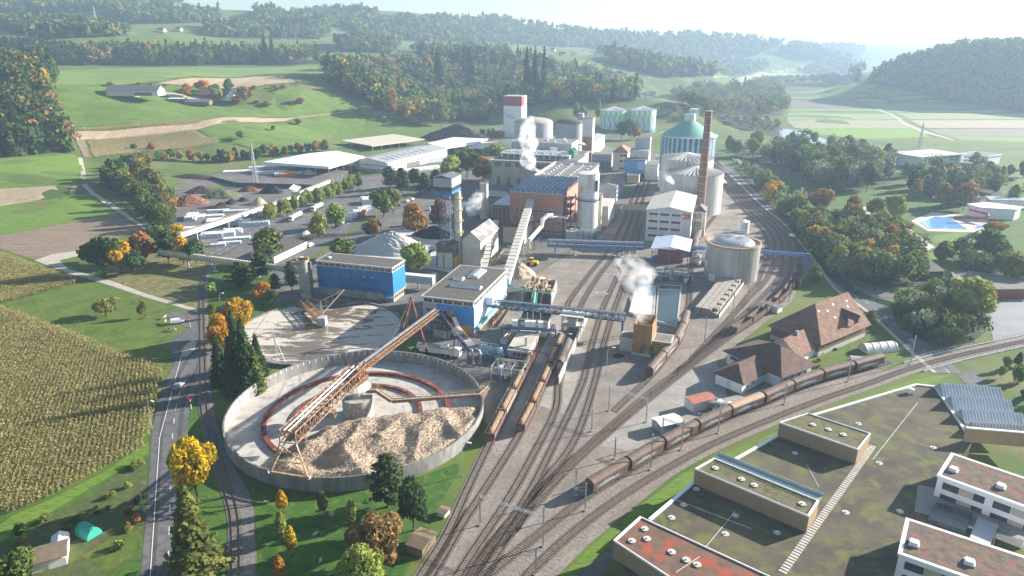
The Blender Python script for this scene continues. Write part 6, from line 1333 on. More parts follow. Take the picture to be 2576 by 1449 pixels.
 mb = MB(); mb.beam(a3+Vector((0,0,4.05)), b3+Vector((0,0,4.05)), .7, .25); mb.build('white_coping', M['white'], sc); pos = V(2561,1143,ZL+2.2)-V(2412,1148,0); nn = Vector((d.y,-d.x,0))*.3; text(sc, 'coop', pos+nn, math.atan2(d.y, d.x), 2.0, mat('orange_letters', (.80,.10,.02), None, rough=.5))
 def block(label, BL, FLp, dirR, z, h0):
  p, q = V(*FLp, z), V(*BL, z); r_ = V(*dirR, z); ang = math.atan2((r_-p).y, (r_-p).x); f = dict(o=(p.x, p.y), ang=ang, w=(r_-p).xy.length, d=(q-p).xy.length, h=z)
  b = root_of(f, 'office_block', label, 'building'); MB().box(0,0,h0,f['w'],f['d'],z-.3).build('wall', M['white'], b); mb = MB(); mb.box(-.25,-.25,z-.35,f['w'],f['d']+.25,z+.15,0); mb.quad((.5,.5,z+.162),(f['w'],.5,z+.162),(f['w'],f['d']-.5,z+.162),(.5,f['d']-.5,z+.162),1); mb.build('roof', [M['white'], mat('sedum_dark', (.10,.08,.065), (.17,.14,.10), .5, .95, c3=(.24,.09,.075), scale2=.6, bump=.6)], b)
  for kz in (z-2.0, z-5.0):
   for k in range(3):
    x0 = 1.2+k*9.5; wins(b, f, 'f', x0, x0+3.2, 1, kz, 3.2, 1.7, nx=2, f=M['frameb']); panel(b, f, 'f', x0+3.3, x0+5.8, kz-.85, kz+.85, M['beige'], 'beige_panel', .05); wins(b, f, 'f', x0+5.9, x0+8.0, 1, kz, 2.1, 1.7, nx=2, f=M['frameb'])
  dm = MB(); dm.box(-.9,-.9,0,.9,.9,.35); dm.box(-.7,-.7,.35,.7,.7,.8); dme = dm.mesh('roof_light', M['white'])
  for k in range(3): put(dme, 'roof_light', b, (2+k*9, f['d']*.35, z+.16))
  return b, f
 block('white office block with grey sedum roof, the upper of two by the courtyard glazing', (2388.7,1139.3), (2360.3,1196), (2600,1283), 9.8, 0)
 block('white office block with reddish sedum roof, lower of two in the bottom corner', (2302,1312.7), (2262,1392.7), (2600,1512), 9.8, 0)
 cy = thing('courtyard_glazing', 'dark green glass courtyard roof between the two white office blocks', 'skylight', V(2340,1290,ZL)); mb = MB(); P = [V(x, y, 5.2)-V(2340,1290,ZL) for x, y in [(2355,1262),(2450,1290),(2430,1335),(2335,1305)]]; mb.prism([p.xy for p in P], -.3, .7); mb.build('glazing', M['glass'], cy)
 tr = thing('roof_terrace', 'grey paved terrace canopy between the two white office blocks', 'terrace', V(2450,1335,0)); mb = MB(); mb.prism([(V(x, y, 5.5)-V(2450,1335,0)).xy for x, y in [(2460,1300),(2512,1320),(2490,1372),(2440,1350)]], 5.2, 5.5); mb.build('slab', M['grey'], tr)
 for x, y in ((2460,1300),(2512,1320),(2490,1372),(2440,1350)): p = V(x, y, 5.5)-V(2450,1335,0); b = MB(); b.box(p.x-.1,p.y-.1,0,p.x+.1,p.y+.1,5.2); b.build('post', M['steel'], tr)
 drape('office_court', [(2300,1260),(2576,1330),(2620,1420),(2290,1330)], M['slab'], 4.56)
shop()
def basins():
 z = 1.1
 for nm, lb, px, m, in (('cooling_basin', 'long open concrete basin of dark rippled cooling water beside the timber stacks', [(1657,716),(1714,718),(1703,818),(1650,806)], wat), ('steaming_basin', 'long pale steaming basin behind the orange brown cooling tower', [(1602,717),(1650,717),(1644,800),(1583,784)], mat('milky_water', (.50,.55,.58), (.62,.66,.68), .2, .2))):
  P = [V(x, y, z) for x, y in px]; o = P[0].copy(); o.z = 0; r = thing(nm, lb, 'basin', o); Q = [(p-o).xy for p in P]; mb = MB(); n = 4
  for i in range(n): a, b = Q[i], Q[(i+1) % n]; mb.beam((a.x,a.y,z/2),(b.x,b.y,z/2),.5,z)
  mb.build('wall', M['concrete_l'], r); MB().prism(Q, .1, z-.3, 0).build('water', m, r)
  mb = MB()
  for i in range(n):
   a, b = Q[i], Q[(i+1) % n]; k = int((b-a).length/2.5)
   for j in range(k+1): p = a.lerp(b, j/max(k,1)); mb.beam((p.x,p.y,z),(p.x,p.y,z+1.0),.07)
   mb.beam((a.x,a.y,z+1),(b.x,b.y,z+1),.07)
  mb.build('railing', M['steel'], r)
 fr = frame((1594,814),(1639,822),(1652,795), h=11.6, ang=math.radians(-20)); fr['w'] = max(6.4, fr['w']); w, d, h = fr['w'], max(4.5, fr['d']), fr['h']; r = root_of(fr, 'cooling_tower', 'orange brown rust streaked cooling tower box with open steaming top', 'tower')
 om = mat('orange_stained_wall', (.33,.17,.06), (.42,.24,.10), .35, .85, c3=(.13,.09,.07), scale2=.5, stretch=(1,1,.3)); mb = MB()
 for x0,y0,x1,y1 in ((0,0,w,.3),(0,d-.3,w,d),(0,.3,.3,d-.3),(w-.3,.3,w,d-.3)): mb.box(x0,y0,1.0,x1,y1,h)
 mb.box(.3,.3,h-3.2,w-.3,d-.3,h-3); mb.build('wall', om, r); MB().box(-.1,-.1,0,w+.1,d+.1,1.0).build('base', M['concrete_l'], r)
 mb = MB(); mb.tube([(-.6,d-1,0.2),(-.6,d-1,h-1),(.4,d-.6,h+1.2)], .35, 8); mb.build('pipe', M['steel'], r)
 f2 = dict(o=tuple(loc2w(fr,w+.1,2.5).xy), ang=fr['ang'], w=6.2, d=7, h=5.0); r2 = flat(f2, 'pump_cabin', 'ochre walled cabin with mossy grey roof and yellow door beside the cooling tower', mat('ochre_wall', (.42,.25,.08), (.50,.32,.12), .3, .85), M['roofg']); panel(r2, f2, 'f', .4, 1.9, .8, 3.2, M['yellow'], 'door'); wins(r2, f2, 'f', .4, 6, 2, 4.2, 2, .6)
 f3 = dict(o=tuple(loc2w(fr,-4.8,2).xy), ang=fr['ang'], w=4.7, d=6, h=4.6); flat(f3, 'grey_cabin', 'grey cabin with flat roof left of the cooling tower', M['concrete_l'], M['roofg'])
 p0, p1, q0 = V(1806,800), V(1868,716), V(1770,778); along = (p1-p0); side = (V(1800,735)-V(1866,720)); n = 12; u = along.normalized(); nrm = Vector((-u.y,u.x,0))
 st = MB()
 for k in range(5): st.box(-.98,-.98,k*.62+.10,.98,.98,(k+1)*.62); st.box(-.98,-.9,k*.62,.98,-.7,k*.62+.10); st.box(-.98,.7,k*.62,.98,.9,k*.62+.10)
 hi = st.mesh('crate_stack', stripes('grey_crate_boards', (.36,.33,.29), (.22,.20,.17), .31, 'z', .78, .9, 0, .2)); st2 = MB()
 for k in range(3): st2.box(-.98,-.98,k*.62+.10,.98,.98,(k+1)*.62); st2.box(-.98,-.9,k*.62,.98,-.7,k*.62+.10); st2.box(-.98,.7,k*.62,.98,.9,k*.62+.10)
 lo = st2.mesh('crate_stack', MATS['grey_crate_boards']); rs = random.Random(4); rows = ['nearest the low wall','second from the low wall','third from the low wall','fourth from the low wall','farthest from the low wall']
 L_ = along.length; n = int(L_/2.15)
 for i in range(n):
  for j in range(4):
   if j >= 2 + (n-i)*0.5 + 1: continue
   p = p0+u*(1+i*2.15)+nrm*(1.6+j*2.15)+Vector((rs.uniform(-.1,.1), rs.uniform(-.1,.1), 0)); o = put(hi if j or i % 3 else lo, 'crate_stack', None, p, math.atan2(u.y,u.x)+rs.uniform(-.06,.06)); tag(o, 'stack of weathered wooden crates by the steel tank, row ' + rows[j], 'crate stack', 'wooden crate stacks')
 w_ = thing('low_wall', 'low concrete wall along the crate stacks', 'wall', p0); mb = MB(); mb.beam(Vector((0,0,.7))-nrm*.3, along+Vector((0,0,.7))-nrm*.3, .3, 1.4); mb.build('wall', M['concrete_l'], w_)
basins()
def bridges():
 def pipe_bridge(name, label, p, q, z, w, h, n, legs, mats, pipes):
  a, b = Vector((*p.xy, 0)), Vector((*q.xy, 0)); r = thing(name, label, 'bridge', a); P, Q = Vector((0,0,z)), b-a+Vector((0,0,z)); mb = MB(); truss(mb, P, Q, w, h, n, .2, 0, 1); mb.build('truss', mats, r)
  for t in legs:
   c = P.lerp(Q, t); d = (Q-P).normalized(); u = Vector((d.y,-d.x,0))*(w/2); mb = MB()
   for s in (-1, 1): mb.beam(c+u*s, (c.x+u.x*s, c.y+u.y*s, 0), .35)
   mb.build('leg', mats[0], r)
  for off, zz, rad, m in pipes:
   d = (Q-P).normalized(); u = Vector((d.y,-d.x,0))*off; mb = MB(); mb.tube([P+u+Vector((0,0,zz)), Q+u+Vector((0,0,zz))], rad, 8); mb.build('pipe', m, r)
  return r
 zb = HG(V(1563,848), 1570, 806)
 pipe_bridge('pipe_bridge', 'dark blue lattice pipe bridge from the bright blue house over the tracks', loc2w(FRB, FRB['w']+.5, 15), V(1572,806,zb), zb, 2.6, 2.4, 22, (.62,.985), [M['steelblue'], M['greyd']], ((.3,2.7,.35,M['steel']),(-.6,2.6,.25,M['steel']),(.9,.5,.2,M['pipegreen'])))
 z2 = HG(V(1512,636), 1512, 613)
 pipe_bridge('pipe_bridge', 'blue double deck pipe bridge with silver duct beside the brick factory', V(1378,612,z2), V(1618,620,z2), z2-1.5, 3.0, 2.6, 20, (.08,.28,.56,.78), [M['steelb2'], M['steelblue']], ((.2,3.3,.75,M['steel']),(-1,.6,.3,M['rust']),(.9,1.5,.25,M['white'])))
 pipe_bridge('pipe_bridge', 'blue pipe bridge from the packing house shelter to the steel tank', V(1738,623,6), V(1774,625,6), 5.5, 1.6, 1.3, 6, (.3,), [M['steelb2'], M['steelblue']], ((0,.5,.25,M['steel']),))
 pipe_bridge('pipe_bridge', 'blue girder bridge over the curved tracks with round yellow markers', V(1902,634,6.5), V(2038,645,6.5), 6.3, 2.0, 1.2, 16, (.03,.97), [M['steelb2'], M['steelblue']], ((.3,1.4,.2,M['steel']),))
 for i in range(5):
  p = V(1925+i*25.5, 645.5, 4.6); o = thing('round_sign', 'round yellow clearance marker hung under the blue girder bridge, ' + ['leftmost','second from left','middle','second from right','rightmost'][i], 'sign', p, 0, 'yellow markers under the girder'); mb = MB(); mb.cyl(0,0,-.03,.03,.55,n=16); mb.v = [(x, z, y) for x, y, z in mb.v]; mb.beam((0,0,.5),(0,0,1.8),.06); mb.build('disc', M['yellow'], o)
 P = [V(x, y, 4.2) for x, y in [(1276.7,877.7),(1327.5,884.4),(1357.5,832.7),(1309,824)]]; o = Vector((P[0].x,P[0].y,0)); r = thing('weigh_house', 'long low weigh house with pale flat roof, brick base and white chimney stub', 'building', o); Q = [(p-o).xy for p in P]
 MB().prism(Q, 0, 1.2, 0).build('brick_base', M['maroon'], r); c = sum(Q, Vector((0,0)))/4; MB().prism([q.lerp(c,.03) for q in Q], 1.2, 3.6, 0).build('wall', M['grey'], r); MB().prism([c.lerp(q,1.05) for q in Q], 3.6, 4.2, 0).build('roof', mat('pale_flat_roof', (.40,.37,.32), (.50,.46,.40), .2, .9), r)
 a, b = Q[0], Q[1]; f = dict(o=(P[0].x,P[0].y), ang=math.atan2((b-a).y,(b-a).x), w=(b-a).length, d=5, h=4); g_ = win_mesh(1.3,1.4)
 for t in (.35,.55,.75): q = a.lerp(b,t); put(g_, 'window', r, (q.x,q.y,2.5), f['ang'])
 mb = MB(); q = c.lerp(Q[1], .5); mb.box(q.x-.4,q.y-.4,4.2,q.x+.4,q.y+.4,7.4); mb.build('chimney', M['offwhite'], r)
 P = [V(x, y, 6.0) for x, y in [(1311,803),(1374,812),(1384,788),(1322,780)]]; o = Vector((P[0].x,P[0].y,0)); r = thing('sampling_house', 'small dark roofed sampling house behind the white machines', 'building', o); MB().prism([(p-o).xy for p in P], 0, 5.5, 0).build('wall', M['offwhite'], r); cc = sum(((p-o).xy for p in P), Vector((0,0)))/4; MB().prism([cc.lerp((p-o).xy, 1.12) for p in P], 5.5, 6.0, 0).build('roof', M['roofd'], r)
 a, b = V(1262,824,5), V(1398,832,5); o = Vector((a.x,a.y,0)); r = thing('sampling_gantry', 'steel gantry carrying white sampling machines across truck lanes and siding', 'gantry', o); A_, B_ = Vector((0,0,5)), b-a+Vector((0,0,5)); mb = MB(); truss(mb, A_, B_, 1.8, 1.0, 12, .14, 0, 0)
 for t in (0,.33,.66,1): p = A_.lerp(B_,t); mb.beam(p,(p.x,p.y,0),.4)
 mb.build('frame', M['steelblue'], r)
 for t in (.25,.48,.58,.72): p = A_.lerp(B_,t); mb = MB(); mb.box(p.x-.9,p.y-.8,6,p.x+.9,p.y+.8,8.2); mb.beam((p.x,p.y,8.2),(p.x,p.y,11.4),.25); mb.build('sampling_machine', M['white'], r)
 a, b = V(1255,868,4.5), V(1376,888,4.5); o = Vector((a.x,a.y,0)); r = thing('barrier_frame', 'thin dark blue goal post frame over the truck lane before the weigh house', 'gantry', o); B_ = b-a; mb = MB(); mb.beam((0,0,4.5),B_+Vector((0,0,4.5)),.3)
 for p in (Vector(), B_*.04, B_): mb.beam((p.x,p.y,0),(p.x,p.y,4.6),.4)
 mb.build('frame', M['steelblue'], r)
 a0, a1, b0, b1 = V(1419,852,4.5), V(1441,855,4.5), V(1396,907,4.5), V(1418,912,4.5); o = Vector((b0.x,b0.y,0)); r = thing('arched_canopy', 'brown arched platform roof beside the loaded beet wagons', 'shelter', o); mb = MB(); n = 8; vs = []
 for p, q in ((b0,b1),(a0,a1)):
  for j in range(n+1): t = j/n; c = p.lerp(q,t)-o; vs.append((c.x,c.y,4.2+1.1*math.sin(pi*t)))
 mb.add(vs, [(j,j+1,n+2+j,n+1+j) for j in range(n)]); mb.build('roof', stripes('brown_sheet', (.11,.085,.07), (.085,.065,.055), .8, 'y', .8, .7), r)
 for p in (b0.lerp(b1,.5), a0.lerp(a1,.5), b0.lerp(a1,.5)): q = p-o; mb = MB(); mb.box(q.x-.7,q.y-.7,0,q.x+.7,q.y+.7,4.4); mb.build('pier', M['concrete'], r)
 dk = thing('unloading_machine', 'pale roofed wagon unloading machine straddling the siding', 'machine', V(1440,838), A0); mb = MB(); mb.box(-4.5,-3,7.4,4.5,3,7.8); mb.build('roof', M['offwhite'], dk); mb = MB()
 for x in (-3.6,3.6):
  for y in (-2.4,2.4): mb.beam((x,y,0),(x,y,7.4),.35)
 mb.box(-4,-2.6,3.4,4,2.6,3.7); mb.box(-1.5,-1.5,3.7,1.5,1.5,6.4); mb.build('frame', M['concrete_l'], dk)
 P = [V(x, y, 5.0) for x, y in [(1314,733),(1386,742),(1400,704),(1340,700)]]; o = Vector((P[0].x,P[0].y,0)); r = thing('tipping_bay', 'concrete truck tipping bay with machinery on top and sea green pipes', 'building', o); Q = [(p-o) for p in P]; mb = MB()
 for i, j in ((1,2),(3,0),(2,3)): a, b = Q[i], Q[j]; mb.beam((a.x,a.y,2.5),(b.x,b.y,2.5),.5,5)
 for t in (.33,.66): a, b = Q[0].lerp(Q[1],t), Q[3].lerp(Q[2],t); mb.beam((a.x,a.y,2.3),(b.x,b.y,2.3),.4,4.6)
 mb.build('wall', M['concrete'], r); rs = random.Random(8); mb = MB()
 for k in range(26): t, s = rs.random(), rs.uniform(.1,.95); p = Q[0].lerp(Q[1],t).lerp(Q[3].lerp(Q[2],t),s); mb.box(p.x-.6,p.y-.6,4.6,p.x+rs.uniform(.2,1.2),p.y+rs.uniform(.2,1.6),rs.uniform(5.0,6.4))
 for k in range(8): p, q = Q[0].lerp(Q[1],rs.random()), Q[3].lerp(Q[2],rs.random()); mb.beam((p.x,p.y,5.6),(q.x,q.y,6.6),.2)
 mb.build('machinery', M['rustl'], r); mb = MB(); a, b = Q[0], Q[1]; mb.tube([(a.x-9,a.y-4,4.8),(a.x-6,a.y+6,5.4),(a.x,a.y,5.6),(b.x,b.y,5.6)], .4, 8); mb.build('pipe', M['pipegreen'], r)
 c = Q[0].lerp(Q[1],.45); e = V(1342,772,6)-o; mb = MB(); mb.tube([(c.x,c.y,5.4),(e.x,e.y,6.4)], .5, 8); mb.beam((c.x+1,c.y,5.4),(e.x+1,e.y,6.4),.25); mb.build('pipe', M['pipegreen'], r)
 rw = thing('ramp_wall', 'tall pale concrete ramp wall between the sunken siding and the yard tracks', 'wall', V(1405,968)); mb = MB(); d = V(1478,800)-V(1405,968); mb.beam((0,0,1.4), (d.x,d.y,1.4), .5, 2.8); mb.build('wall', M['concrete_l'], rw)
 vb = thing('railway_bridge', 'long pale concrete railway arch bridge over the underpass road', 'bridge', V(2330,925)); o = V(2330,925); p = TR['main']; s0, s1 = p.s_of(V(2300,925)), p.len; n = 30
 for sgn in (-3.6, 3.4):
  mp = MB(); mb = MB()
  for i in range(n):
   a, b = p.at(s0+(s1-s0)*i/n), p.at(s0+(s1-s0)*(i+1)/n); t = (b-a).normalized(); u = Vector((t.y,-t.x,0)); mp.beam(a+u*sgn-o, b+u*sgn-o, .5, 1.0)
   for z in (.9,1.5): mb.beam(a+u*sgn-o+Vector((0,0,z)), b+u*sgn-o+Vector((0,0,z)), .08)
   mb.beam(a+u*sgn-o, a+u*sgn-o+Vector((0,0,1.5)), .08)
  mp.build('parapet', M['concrete_l'], vb); mb.build('railing', M['steel'], vb)
bridges()
# ---------------- trees ----------------
def leafm(n, a, b, sc=4.0): return mat('leaf_'+n, tuple(x*1.45 for x in a), tuple(min(.7, x*1.5) for x in b), sc, .75, transl=.30, objrand=.22, spec=.15, contrast=(.38,.62))
LEAF = dict(green=leafm('green', (.040,.075,.014), (.10,.14,.028)), dark=leafm('dark', (.022,.048,.016), (.05,.078,.024)), olive=leafm('olive', (.085,.095,.025), (.16,.15,.04)), lime=leafm('lime', (.12,.16,.03), (.22,.25,.06)),
  yellow=leafm('yellow', (.17,.12,.01), (.50,.29,.013)), orange=leafm('orange', (.13,.085,.02), (.36,.165,.03)), red=leafm('red', (.13,.05,.03), (.30,.12,.05)), brown=leafm('brown', (.13,.095,.035), (.27,.17,.07)),
  spruce=leafm('spruce', (.014,.036,.014), (.045,.072,.02)), sprucel=leafm('spruce_light', (.045,.075,.016), (.12,.14,.035)), silver=leafm('silver', (.10,.14,.08), (.20,.24,.15)))
def crown(kind, n, rs):
 if kind in ('broad', 'open'):
  k = 13 if kind == 'broad' else 8
  cz = rs.uniform(.32, .80, k); an = rs.uniform(0, 2*pi, k)+np.arange(k)*2.4; rr = .27*np.sqrt(np.clip(1-((cz-.52)/.42)**2, .08, 1))*rs.uniform(.55, 1.15, k)
  L = np.stack([rr*np.cos(an), rr*np.sin(an), cz], 1); R = rs.uniform(.09, .22, k); L[0] = (0, 0, .80); R[0] = .18
  L[1] = (0, 0, .55); R[1] = .30
  i = rs.choice(k, n, p=R**2/np.sum(R**2)); d = rs.normal(size=(n, 3)); d /= np.linalg.norm(d, axis=1)[:, None]
  c = L[i]+d*(R[i]*rs.uniform(.62, 1.08, n)**.5)[:, None]*np.array([1, 1, .92]); nr = d
 elif kind == 'spruce':
  t = 1-np.sqrt(rs.random(n)); lay = np.floor(t*17)/17; fr = (t-lay)*17; a = rs.uniform(0, 2*pi, n)
  lob = .82+.18*np.sin(a*7+lay*40)+.14*rs.normal(size=n); r = (1-t)**.85*.22*np.clip(lob, .3, 1.3)*(1-.45*fr)*np.sqrt(rs.uniform(.12, 1, n))+.006
  c = np.stack([r*np.cos(a), r*np.sin(a), .06+.94*t-.12*r], 1); nr = np.stack([np.cos(a)*.7, np.sin(a)*.7, np.full(n, .8)], 1)
 elif kind == 'pine':
  t = rs.random(n)**1.2; lay = np.floor(t*9)/9; a = rs.uniform(0, 2*pi, n); w = .30*np.sin(np.clip(.25+t*.75, 0, 1)*pi)**.7+.02
  r = w*np.clip(.75+.35*np.sin(a*4+lay*31), .2, 1.2)*np.sqrt(rs.random(n)); c = np.stack([r*np.cos(a), r*np.sin(a), .22+.76*(lay+(t-lay)*.55)], 1); nr = np.stack([np.cos(a)*.5, np.sin(a)*.5, np.full(n, .9)], 1)
 elif kind == 'column':
  t = rs.random(n); a = rs.uniform(0, 2*pi, n); r = .16*np.sin(np.clip(.06+t*.92, 0, 1)*pi)**.6*(.6+.5*rs.random(n))*(1-.35*t); c = np.stack([r*np.cos(a), r*np.sin(a), .22+.78*t], 1); nr = np.stack([np.cos(a), np.sin(a), np.full(n, .3)], 1)
 else:
  k = 7; L = np.stack([rs.uniform(-.28,.28,k), rs.uniform(-.28,.28,k), rs.uniform(.25,.65,k)], 1); R = rs.uniform(.18,.32,k); i = rs.integers(0,k,n); d = rs.normal(size=(n,3)); d /= np.linalg.norm(d,axis=1)[:,None]
  c = L[i]+d*(R[i]*rs.uniform(.7,1.1,n))[:,None]; c[:,2] = np.abs(c[:,2]); nr = d
 return c, nr
def cards(c, nr, size, rs, spread=.75, asp=1.0):
 n = len(c); nn = nr+rs.normal(size=(n,3))*spread; nn /= np.linalg.norm(nn,axis=1)[:,None]
 t = np.cross(nn, rs.normal(size=(n,3))); t /= np.linalg.norm(t,axis=1)[:,None]+1e-9; b = np.cross(nn, t); s = (size*rs.uniform(.55,1.35,n))[:,None]
 q = np.stack([c-t*s-b*s*.45*asp, c+t*s*.2-b*s*.9*asp, c+t*s+b*s*.35*asp, c-t*s*.15+b*s*.95*asp], 1)
 return q.reshape(-1,3), np.arange(4*n).reshape(-1,4)
_CR = {}
def crown_mesh(kind, var, lod):
 key = (kind, var, lod)
 if key not in _CR:
  rs = np.random.default_rng(hash((len(kind), ord(kind[0]), var)) % 9999); n = {'broad':(4600,1300),'open':(1100,450),'spruce':(5200,1000),'pine':(1900,700),'column':(900,350),'shrub':(900,320)}[kind][lod]; sz = {'broad':.029,'open':.035,'spruce':.022,'pine':.030,'column':.032,'shrub':.055}[kind]*(1.0,1.75)[lod]
  c, nr = crown(kind, n, rs); v, f = cards(c, nr, sz, rs, .75 if kind in ('broad','shrub','open','column') else .5); _CR[key] = npmesh('crown', v, f, LEAF['green'])
 return _CR[key]
_TRK = {}
def trunk_mesh(kind):
 if kind not in _TRK:
  mb = MB(); top = {'spruce':.92,'pine':.85,'shrub':.4}.get(kind, .62); r = .026 if kind != 'column' else .012
  mb.tube([(0,0,0),(.01,0,top*.3),(-.008,.01,top*.65),(0,0,top)], [r*1.25,r,r*.7,r*.2], 7); rs = random.Random(3)
  if kind in ('broad','open','pine'):
   for i in range(7): a = i*2.4; z = top*(.45+.07*i); mb.tube([(0,0,z),(.10*math.cos(a),.10*math.sin(a),z+.07),(.21*math.cos(a),.21*math.sin(a),z+.17)], [r*.55,r*.35,r*.12], 5)
  _TRK[kind] = mb.mesh('trunk', M['bark'], True)
 return _TRK[kind]
KN = dict(broad='broadleaf_tree', open='orchard_tree', spruce='spruce_tree', pine='pine_tree', column='young_tree', shrub='shrub')
KW = dict(broad=.42, open=.40, spruce=.20, pine=.30, column=.15, shrub=.50)
NT = [0]
def plant(kind, col, p, h, hw, label, group=None):
 NT[0] += 1; i = NT[0]; lod = 0 if math.hypot(p[0], p[1]) < 300 else 1
 r = thing(KN[kind], label, 'shrub' if kind == 'shrub' else 'tree', (p[0], p[1], p[2]-.05), (i*2.399) % 6.28, group); w = hw/KW[kind]; r.scale = (w, w, h)
 if kind != 'shrub':
  t = put(trunk_mesh(kind), 'trunk', r)
 me = crown_mesh(kind, i % 4, lod); o = put(me, 'crown', r); s = o.material_slots[0]; s.link = 'OBJECT'; s.material = LEAF[col]
 return r
def tree(kind, col, px, py, ytop, hwpx, label, group=None, z=None):
 p = T(px, py); h = D(px, ytop, math.hypot(p.x, p.y)).z-p.z; return plant(kind, col, p, max(h, 1.0), hwpx*mpp(p), label, group)
CN = dict(green='green', dark='dark green', olive='olive', lime='light green', yellow='golden yellow', orange='orange', red='reddish brown', brown='brownish', spruce='dark', sprucel='pale green', silver='silvery green')
